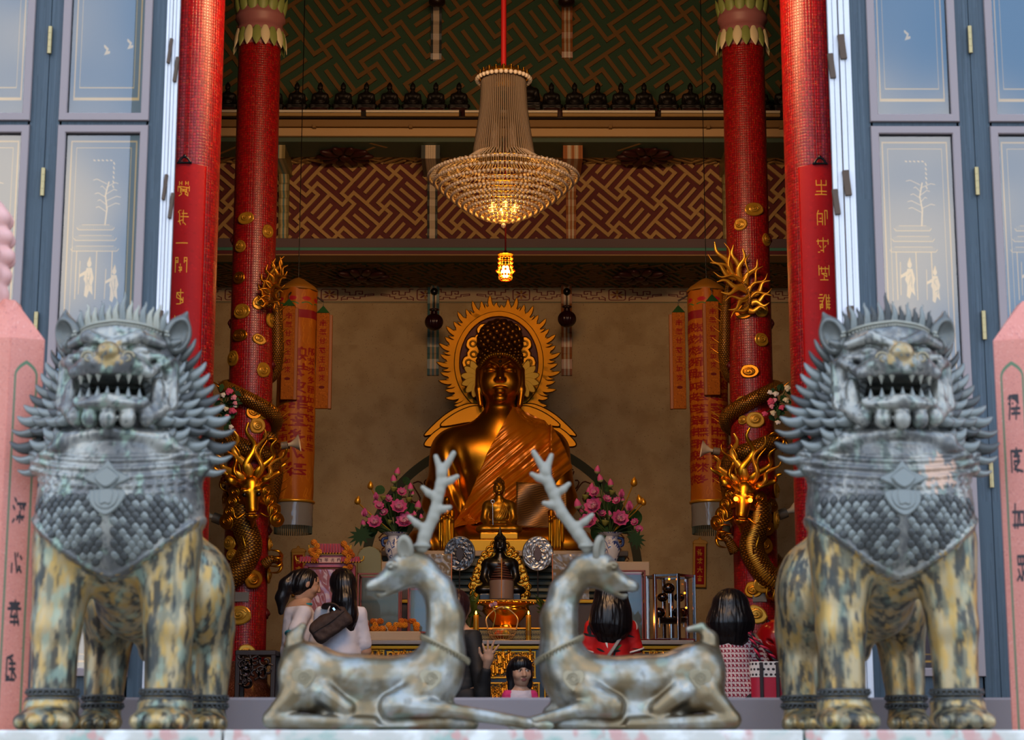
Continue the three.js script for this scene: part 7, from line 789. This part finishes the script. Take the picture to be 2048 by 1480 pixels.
// ---------- people ----------
function joinGeo(list) { // indexed geometries with position, normal, color
  const pos = [], nor = [], col = [], idx = []; let off = 0;
  for (const g of list) { const p = g.attributes.position, n = g.attributes.normal, c = g.attributes.color; for (let i = 0; i < p.count; i++) { pos.push(p.getX(i), p.getY(i), p.getZ(i)); nor.push(n.getX(i), n.getY(i), n.getZ(i)); c ? col.push(c.getX(i), c.getY(i), c.getZ(i)) : col.push(1, 1, 1); } for (let i = 0; i < g.index.count; i++) idx.push(g.index.getX(i) + off); off += p.count; }
  const g = new THREE.BufferGeometry(); g.setAttribute('position', new THREE.Float32BufferAttribute(pos, 3)); g.setAttribute('normal', new THREE.Float32BufferAttribute(nor, 3)); g.setAttribute('color', new THREE.Float32BufferAttribute(col, 3)); g.setIndex(idx); return g;
}
const skinC = [0.5, 0.29, 0.185], skinM = new THREE.MeshPhysicalMaterial({ vertexColors: true, roughness: 0.55 });
function handGeo(spread, curl, side) { const L = [E(0, 0.05, 0, 0.036, 0.05, 0.015, 0.012), C(0, -0.02, 0, 0.026, 0, 0.03, 0, 0.028, 0.02)]; [[-0.027, 0.062, 0.8], [-0.009, 0.075, 0.95], [0.01, 0.07, 0.9], [0.027, 0.055, 0.72]].forEach(([x, len, k], i) => { const a = (i - 1.5) * spread, sx = Math.sin(a), cy = Math.cos(a), y0 = 0.088 - Math.abs(i - 1.2) * 0.006, p = [x, y0, 0], q = [x + sx * len * 0.5, y0 + cy * len * 0.5, curl * len * 0.18], r = [x + sx * len, y0 + cy * len * (1 - curl * 0.25), curl * len * 0.6]; L.push(C(p[0], p[1], p[2], 0.0092, ...q, 0.0085, 0.004), C(...q, 0.0085, ...r, 0.0066, 0.004)); }); L.push(C(side * -0.03, 0.025, 0.004, 0.012, side * -0.06, 0.06, 0.012, 0.0095, 0.01), C(side * -0.06, 0.06, 0.012, 0.0095, side * -0.068, 0.09, 0.014, 0.008, 0.005)); return nets(field(L), [-0.1, -0.06, -0.05], [0.1, 0.19, 0.1], 0.0045, () => skinC); }
function person(o, q) {
  const hs = q.head ?? 1, dr = q.drop ?? 0, hipY = 0.86 - dr, T = (y) => y - dr, hy = T(1.475) + (hs - 1) * 0.06, hc = [q.lean?.[0] ?? 0, hy, q.lean?.[1] ?? 0.01];
  const arms = q.arms, legK = [0.1, hipY * 0.5 + 0.02, 0.02 + dr * 0.9];
  // skin: whole figure as one surface, head and hands on finer grids
  const trunk = [C(0, T(1.27), 0, 0.1, 0, T(1.0), 0, 0.11, 0.1), E(0, T(0.9), 0, 0.15, 0.13, 0.105, 0.1), C(0, T(1.26), 0, 0.07, hc[0], hy - 0.06, hc[2], 0.043 * hs, 0.03), C(0.03, T(1.28), -0.005, 0.055, 0.12, T(1.265), -0.005, 0.046, 0.05, M), C(0.09, hipY, 0, 0.082, ...legK, 0.058, 0.05, M), C(...legK, 0.058, 0.1, 0.07, 0, 0.038, 0.03, M), E(0.105, 0.035, 0.05, 0.042, 0.035, 0.11, 0.03, M)];
  const armL = []; for (const s of [-1, 1]) { const a = arms[s < 0 ? 0 : 1]; armL.push(C(s * 0.132, T(1.265), -0.005, 0.047, ...a[0], 0.038, 0.03), C(...a[0], 0.037, ...a[1], 0.024, 0.02)); }
  const geos = [nets(field([...trunk, ...armL]), [-0.5, -0.02, -0.4], [0.5, hy - 0.02, 0.45], 0.012, () => skinC)];
  const face = [E(0, 0, 0, 0.072, 0.1, 0.086, 0.02), E(0, 0.025, -0.015, 0.077, 0.082, 0.09, 0.03), E(0, -0.07, 0.03, 0.045, 0.04, 0.04, 0.03), C(0, -0.1, -0.02, 0.045, 0, -0.05, -0.01, 0.045, 0.03), C(0, 0.015, 0.084, 0.009, 0, -0.022, 0.096, 0.014, 0.012), E(0.01, -0.027, 0.09, 0.009, 0.008, 0.009, 0.005, M), E(0.03, 0.012, 0.078, 0.017, 0.01, 0.012, 0.012, MS), E(0.03, 0.01, 0.071, 0.0145, 0.0125, 0.0135, 0.003, M), E(0, -0.05, 0.079, 0.02, 0.007, 0.012, 0.005), E(0, -0.06, 0.078, 0.017, 0.007, 0.011, 0.005), E(0.036, -0.025, 0.055, 0.028, 0.026, 0.026, 0.02, M), E(0.077, 0, -0.01, 0.012, 0.03, 0.02, 0.01, M)];
  const head = nets(field(face), [-0.11, -0.16, -0.13], [0.11, 0.13, 0.13], 0.0048, (x, y, z) => { const ax = Math.abs(x); if (z > 0.05) { if (((ax - 0.03) / 0.0125) ** 2 + ((y - 0.01) / 0.0075) ** 2 < 1) return (ax - 0.03 + (x > 0 ? -0.003 : 0.003)) ** 2 + (y - 0.01) ** 2 < 0.000042 ? [0.01, 0.007, 0.006] : [0.5, 0.46, 0.42]; if (((ax - 0.03) / 0.016) ** 2 + ((y - 0.017) / 0.0035) ** 2 < 1) return [0.05, 0.025, 0.018]; if (((ax - 0.033) / 0.02) ** 2 + ((y - 0.037 + ax * 0.1) / 0.0045) ** 2 < 1) return [0.03, 0.018, 0.014]; if ((x / 0.021) ** 2 + ((y + 0.055) / 0.011) ** 2 < 1) return [0.4, 0.13, 0.1]; } return skinC; });
  const HM = new THREE.Matrix4().compose(V(...hc), new THREE.Quaternion().setFromEuler(new THREE.Euler(...(q.headRot ?? [0, 0, 0]), 'YXZ')), V(hs, hs, hs)); head.applyMatrix4(HM); geos.push(head);
  for (const s of [-1, 1]) { const a = arms[s < 0 ? 0 : 1], dir = V(a[1][0] - a[0][0], a[1][1] - a[0][1], a[1][2] - a[0][2]).normalize(), h = handGeo(a[2] ?? 0.06, a[3] ?? 0.6, s); if (a[4]) h.rotateY(a[4]); h.applyMatrix4(new THREE.Matrix4().compose(V(...a[1]).addScaledVector(dir, 0.015), new THREE.Quaternion().setFromUnitVectors(V(0, 1, 0), dir), V(1, 1, 1))); geos.push(h); }
  const body = obj('body', joinGeo(geos), skinM, o);
  // top
  const sl = q.sleeve ?? 0.45, topL = [C(0, T(1.25), 0, 0.108, 0, T(1.02), 0, 0.112, 0.1), E(0, T(1.13), 0.01, 0.138, 0.17, 0.11, 0.06), E(0, T(0.9), 0, 0.156, 0.14, 0.118, 0.1), C(0.03, T(1.275), -0.005, 0.07, 0.125, T(1.26), -0.005, 0.054, 0.05, M)];
  for (const s of [-1, 1]) { const a = arms[s < 0 ? 0 : 1][0]; const t = Math.min(1, sl); topL.push(C(s * 0.132, T(1.265), -0.005, 0.054, lerp(s * 0.132, a[0], t), lerp(T(1.265), a[1], t), lerp(-0.005, a[2], t), q.tight ? 0.046 : 0.055, 0.03)); if (sl > 1) { const b = arms[s < 0 ? 0 : 1][1]; topL.push(C(...a, 0.05, lerp(a[0], b[0], sl - 1), lerp(a[1], b[1], sl - 1), lerp(a[2], b[2], sl - 1), 0.036, 0.03)); } }
  const hem = T(q.hem ?? 0.78), neck = T(q.neck ?? 1.315), tf = field(topL, (d, x, y, z) => { d += 0.006 * fbm(x * 7, y * 9 + (q.seed ?? 0), z * 7, 3); d = Math.max(d, hem - y + 0.01 * Math.sin(x * 30)); const bare = y - neck - (q.scoop ? -0.04 * Math.cos(x * 9) : 0); return q.tube ? Math.max(d, bare) : Math.max(d, Math.min(bare, y - neck + 0.0)); });
  const tg = nets(tf, [-0.52, 0.02, -0.4], [0.52, T(1.42), 0.45], 0.011, q.topColor); { const p = tg.attributes.position, u = new Float32Array(p.count * 2); for (let i = 0; i < p.count; i++) { u[i * 2] = Math.atan2(p.getX(i), -p.getZ(i)) * 0.15; u[i * 2 + 1] = p.getY(i); } tg.setAttribute('uv', new THREE.BufferAttribute(u, 2)); }
  obj('shirt', tg, q.top, o);
  // trousers
  if (q.pants) obj('trousers', nets(field([E(0, T(0.88), 0, 0.162, 0.13, 0.116, 0.1), C(0.092, hipY, 0, 0.094, ...legK, 0.072, 0.05, M), C(...legK, 0.072, 0.1, 0.1, 0, 0.06, 0.03, M)], (d, x, y) => Math.max(d, y - T(0.93))), [-0.3, 0.02, -0.3], [0.3, T(0.96), 0.45], 0.013), q.pants, o);
  // hair
  const hf = field([E(0, 0.02, -0.018, 0.087, 0.098, 0.1, 0.02), ...(q.hair ?? []), E(0, -0.045, 0.1, 0.062, q.fringe ? 0.072 : 0.1, q.fringe ? 0.09 : 0.075, 0.02, SUB)], (d, x, y, z) => d + 0.0035 * fbm(Math.atan2(x, z) * 7, y * 3, 2, 3) + 0.003 * fbm(x * 30, y * 5, z * 30, 2)), hg = nets(hf, [-0.18, q.hairLow ?? -0.3, -0.24], [0.18, 0.14, 0.14], 0.0058); hg.applyMatrix4(HM); obj('hair', hg, mat(q.hairColor ?? '#0d0b0e', { roughness: 0.36, sheen: 0.3, sheenColor: '#405070' }), o);
  return { T, HM };
}
const tee = mat('#dedee8', { roughness: 0.8 }), denim = mat('#2a4468', { roughness: 0.8 });
function stand(label, px, py, d, H, turn) { const p = P(px, py, d), o = thing('person', label, 'person', [p.x, 0, -d], turn); o.scale.setScalar(H / 1.58); return o; }
{
  // girl with ponytail, hand on hip
  const a = stand('girl with black ponytail in white shirt with teal trim, hand on hip', 599, 1180, 14.3, 1.62, 1.95);
  person(a, { arms: [[[-0.2, 1.03, -0.12], [-0.15, 0.88, 0.06]], [[0.17, 1.0, 0.05], [0.1, 0.95, 0.22]]], top: tee, pants: denim, seed: 1, lean: [-0.02, 0.05], headRot: [0.25, -0.15, 0], sleeve: 0.55, hem: 0.74, hair: [...chain([[0, 0.03, -0.1, 0.05], [0, -0.04, -0.145, 0.05], [0.01, -0.14, -0.15, 0.045], [0, -0.24, -0.13, 0.02]], 0.03), E(0, -0.02, -0.05, 0.086, 0.08, 0.06, 0.03)], hairLow: -0.32 });
  const teal = mat('#1f8ea0', { roughness: 0.7 }); obj('collar', new THREE.TorusGeometry(0.075, 0.011, 8, 26).rotateX(1.45), teal, a, [-0.005, 1.325, 0.01]);
  for (const s of [-1, 1]) { const e = s < 0 ? [-0.2, 1.03, -0.12] : [0.17, 1.0, 0.05], c = obj('cuff', new THREE.TorusGeometry(0.058, 0.01, 8, 24), teal, a, [lerp(s * 0.132, e[0], 0.72), lerp(1.265, e[1], 0.72), lerp(-0.005, e[2], 0.72)]); c.quaternion.setFromUnitVectors(V(0, 0, 1), V(e[0] - s * 0.132, e[1] - 1.265, e[2] + 0.005).normalize()); }
  // woman with shoulder bag
  const b = stand('woman with long wavy black hair in a white shirt, brown bag on her back', 682, 1200, 13.8, 1.58, 3.25);
  person(b, { arms: [[[-0.185, 1.0, 0.04], [-0.15, 0.88, 0.22]], [[0.185, 1.0, 0.04], [0.14, 0.86, 0.2]]], top: tee, pants: denim, seed: 4, headRot: [0.12, 0.35, 0], sleeve: 0.8, hem: 0.7, hair: [...chain([[0, -0.02, -0.06, 0.085], [0.01, -0.14, -0.085, 0.075], [-0.01, -0.24, -0.075, 0.07], [-0.03, -0.33, -0.06, 0.035]], 0.05), ...chain([[0.05, -0.1, -0.06, 0.04], [0.08, -0.2, -0.05, 0.03], [0.07, -0.3, -0.04, 0.015]], 0.02)], hairLow: -0.4 });
  const bg = thing('shoulder_bag', 'brown canvas shoulder bag slung over the back of the woman in white', 'bag', P(662, 1250, 13.58)); bg.rotation.set(0, 0.1, 0.62); bg.scale.setScalar(0.88); const bm = mat('#3c2c26', { roughness: 0.75 });
  obj('bag_body', nets(field([B(0, 0, 0, 0.17, 0.085, 0.05, 0.04, 0.02), E(-0.05, 0.06, 0, 0.1, 0.05, 0.04, 0.04)], (d, x, y, z) => d + 0.008 * fbm(x * 14, y * 14, z * 10, 3)), [-0.24, -0.15, -0.1], [0.24, 0.16, 0.1], 0.01), bm, bg); obj('strap', tube([[0.13, 0.05, 0.03], [0.12, 0.11, 0.03], [0.07, 0.155, -0.02], [0.04, 0.15, -0.17]], 0.03, { seg: 14, rad: 6, flat: 0.35 }), bm, bg); obj('flap_line', tube([[-0.15, 0.03, 0.052], [0.0, 0.02, 0.06], [0.15, 0.03, 0.052]], 0.004, { seg: 10, rad: 5 }), mat('#2a1e1a'), bg); obj('buckle', rbox(0.02, 0.03, 0.012, 0.003, 0.09, 0.09, 0.03), steel, bg);
  // woman with brown hair, dark top, raised hand
  const c = stand('woman with reddish brown hair in a dark top raising her open hand', 914, 1225, 13.0, 1.6, 2.6);
  person(c, { drop: 0.23, arms: [[[-0.25, 0.66, -0.08], [-0.31, 0.84, -0.12], 0.3, 0.25, 0.5], [[0.2, 0.8, 0.1], [0.1, 0.75, 0.25]]], top: mat('#12161a', { roughness: 0.7 }), pants: mat('#15151a'), seed: 9, sleeve: 1.8, tight: true, hair: chain([[0, -0.02, -0.05, 0.085], [0, -0.1, -0.07, 0.075], [0, -0.17, -0.07, 0.045]], 0.05), hairLow: -0.26, hairColor: '#2c1618' });
  // woman in red
  const redTex = canvasTex(256, 512, (x, w, h) => { x.fillStyle = '#c40c0e'; x.fillRect(0, 0, w, h); const R = rngOf(141); for (let i = 0; i < 26; i++) { x.save(); x.translate(R() * w, R() * h); x.rotate(R() * 6); x.fillStyle = ['#14181a', '#14181a', '#d8dcd8', '#3a8a4a'][i % 4]; x.beginPath(); x.moveTo(0, -34); x.quadraticCurveTo(14, 0, 0, 34); x.quadraticCurveTo(-14, 0, 0, -34); x.fill(); x.restore(); } }, { repeat: [3, 1.6] });
  const d = stand('woman with straight black hair in a red leaf print top', 1222, 1230, 13.2, 1.56, 3.14);
  person(d, { drop: 0.12, arms: [[[-0.2, 0.86, 0.02], [-0.15, 0.75, 0.2]], [[0.2, 0.86, 0.02], [0.17, 0.74, 0.2]]], top: mat('#ffffff', { map: redTex, roughness: 0.7 }), pants: mat('#1a1a22'), seed: 12, sleeve: 0.5, hem: 0.72, hair: [...chain([[-0.03, 0.0, -0.05, 0.09], [-0.03, -0.12, -0.075, 0.1], [-0.03, -0.2, -0.08, 0.1], [0.0, -0.29, -0.075, 0.06]], 0.05), ...chain([[0.03, 0.0, -0.05, 0.09], [0.035, -0.12, -0.075, 0.1], [0.045, -0.19, -0.08, 0.1], [0.05, -0.28, -0.075, 0.05]], 0.05)], hairLow: -0.46 });
  for (const s of [-1, 1]) { const k = obj('cuff', new THREE.TorusGeometry(0.062, 0.007, 8, 24), mat('#d8d4d0'), d, [s * 0.166, 0.985, 0.005]); k.quaternion.setFromUnitVectors(V(0, 0, 1), V(s * 0.068, -0.245, 0.02).normalize()); }
  obj('bag_strap', tube([[-0.11, 1.15, -0.05], [-0.02, 1.01, -0.14], [0.1, 0.84, -0.135], [0.16, 0.74, -0.09]], 0.013, { seg: 14, rad: 6, flat: 0.4 }), mat('#8a8a8c', { roughness: 0.7 }), d);
  // woman in houndstooth
  const hd = canvasTex(128, 128, (x, w, h) => { x.fillStyle = '#d6c8c8'; x.fillRect(0, 0, w, h); x.fillStyle = '#8e1232'; for (let i = 0; i < 4; i++) for (let j = 0; j < 4; j++) { const a = i * 32, b = j * 32; x.beginPath(); [[4, 4], [16, 4], [22, 0], [26, 4], [20, 10], [20, 16], [26, 22], [20, 26], [14, 20], [6, 20], [0, 26], [-4, 20], [4, 14]].forEach(([u, v], k) => (k ? x.lineTo(a + u, b + v) : x.moveTo(a + u, b + v))); x.fill(); } }, { repeat: [8, 8] });
  const e = stand('woman with a black bob in a red and white houndstooth top', 1462, 1240, 12.6, 1.6, 2.95);
  person(e, { drop: 0.27, arms: [[[-0.22, 0.78, 0.04], [-0.16, 0.64, 0.2]], [[0.22, 0.78, 0.06], [0.14, 0.7, 0.22]]], top: mat('#ffffff', { map: hd, roughness: 0.8 }), pants: mat('#1c1a20'), seed: 15, sleeve: 0.62, hem: 0.6, neck: 1.275, tube: true, hair: [...chain([[0.02, 0.01, -0.04, 0.1], [0.035, -0.1, -0.05, 0.112], [0.04, -0.19, -0.05, 0.08]], 0.05), ...chain([[-0.02, 0.01, -0.04, 0.1], [-0.035, -0.1, -0.05, 0.112], [-0.04, -0.19, -0.05, 0.08]], 0.05)], hairLow: -0.3 });
  obj('white_neckline', new THREE.TorusGeometry(1, 0.055, 6, 40).rotateX(Math.PI / 2).scale(0.165, 0.13, 0.09), mat('#dcd8e6', { roughness: 0.8 }), e, [0, 1.275 - 0.27, -0.01]);
  // handbag
  const hb = thing('handbag', 'pink handbag with polka dot rim and twisted red straps', 'bag', P(1537, 1350, 12.5)), dots = canvasTex(128, 64, (x, w, h) => { x.fillStyle = '#d9d5d2'; x.fillRect(0, 0, w, h); x.fillStyle = '#1e1a1e'; for (let i = 0; i < 8; i++) for (let j = 0; j < 3; j++) { x.beginPath(); x.arc(i * 16 + (j % 2) * 8 + 4, j * 22 + 10, 5, 0, 7); x.fill(); } }, { repeat: [3, 1] }), bx = sheet((u, v) => { const A = u * 6.2832, r = Math.pow(Math.abs(Math.cos(A)) ** 3 + Math.abs(Math.sin(A)) ** 3, -1 / 3); return [Math.sin(A) * r * 0.115 * (1 + 0.03 * Math.sin(A * 9)), -v, Math.cos(A) * r * 0.06]; }, 48, 2);
  obj('bag_body', bx, mat('#b01838', { roughness: 0.5 }), hb, [0, 0, 0], null, [1, 0.22, 1]); obj('dotted_rim', bx, mat('#ffffff', { map: dots, roughness: 0.6 }), hb, [0, 0.085, 0], null, [1.03, 0.1, 1.03]); obj('base', box(0.2, 0.01, 0.1, 0, -0.215, 0), mat('#3a1420'), hb);
  for (const s of [-0.055, 0.05]) obj('trim_strap', rbox(0.022, 0.28, 0.012, 0.003, s, -0.06, 0.068), mat('#2a2226', { roughness: 0.5 }), hb);
  const tw = (pts) => { const cur = new THREE.CatmullRomCurve3(pts.map((p) => V(...p))); for (const k of [0, 1]) { const pp = []; for (let i = 0; i <= 40; i++) { const p = cur.getPoint(i / 40), a = i * 0.6 + k * Math.PI; pp.push([p.x + Math.cos(a) * 0.008, p.y, p.z + Math.sin(a) * 0.008]); } obj('twisted_strap', tube(pp, 0.009, { seg: 60, rad: 5 }), k ? mat('#b81c40', { roughness: 0.5 }) : mat('#241c22', { roughness: 0.5 }), hb); } };
  tw([[-0.06, 0.08, 0.03], [-0.085, 0.18, 0.03], [-0.12, 0.26, 0.02], [-0.14, 0.31, -0.02]]); tw([[0.05, 0.08, 0.03], [-0.0, 0.15, 0.04], [-0.08, 0.22, 0.03], [-0.13, 0.3, 0.0]]);
  // child
  const f = stand('small child with black fringe in a pink and white shirt looking sideways', 1040, 1352, 12.5, 0.98, 0.2);
  person(f, { head: 1.42, drop: 0.21, arms: [[[-0.2, 0.8, 0.02], [-0.18, 0.6, 0.05]], [[0.2, 0.8, 0.02], [0.18, 0.6, 0.05]]], top: new THREE.MeshPhysicalMaterial({ vertexColors: true, roughness: 0.8 }), topColor: (x, y) => (Math.abs(x) > 0.1 + (1.13 - y) * 0.12 && Math.abs(x) > 0.085 ? [0.6, 0.03, 0.16] : [0.62, 0.58, 0.66]), pants: denim, seed: 20, sleeve: 0.6, headRot: [0.02, 0.12, 0.04], fringe: true, hair: [E(0, 0.055, 0.035, 0.08, 0.055, 0.06, 0.02), C(0.07, 0.02, -0.01, 0.026, 0.074, -0.1, -0.005, 0.02, 0.03), C(-0.07, 0.02, -0.01, 0.026, -0.076, -0.12, -0.01, 0.022, 0.03), C(0, -0.02, -0.06, 0.085, 0, -0.1, -0.06, 0.075, 0.04)], hairLow: -0.18 });
}
// ---------- warm lamps under the front beam, above the picture ----------
{
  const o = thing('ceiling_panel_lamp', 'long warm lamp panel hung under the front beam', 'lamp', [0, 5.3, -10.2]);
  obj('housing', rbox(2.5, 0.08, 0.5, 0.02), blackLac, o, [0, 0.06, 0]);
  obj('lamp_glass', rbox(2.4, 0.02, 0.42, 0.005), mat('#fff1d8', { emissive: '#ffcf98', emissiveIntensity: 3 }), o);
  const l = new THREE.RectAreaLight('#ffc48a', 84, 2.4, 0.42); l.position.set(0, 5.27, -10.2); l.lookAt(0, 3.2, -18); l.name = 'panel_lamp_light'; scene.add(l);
}
scene.traverse((o) => { if (o.isMesh) { o.castShadow = true; o.receiveShadow = true; } });
renderer.render(scene, camera);
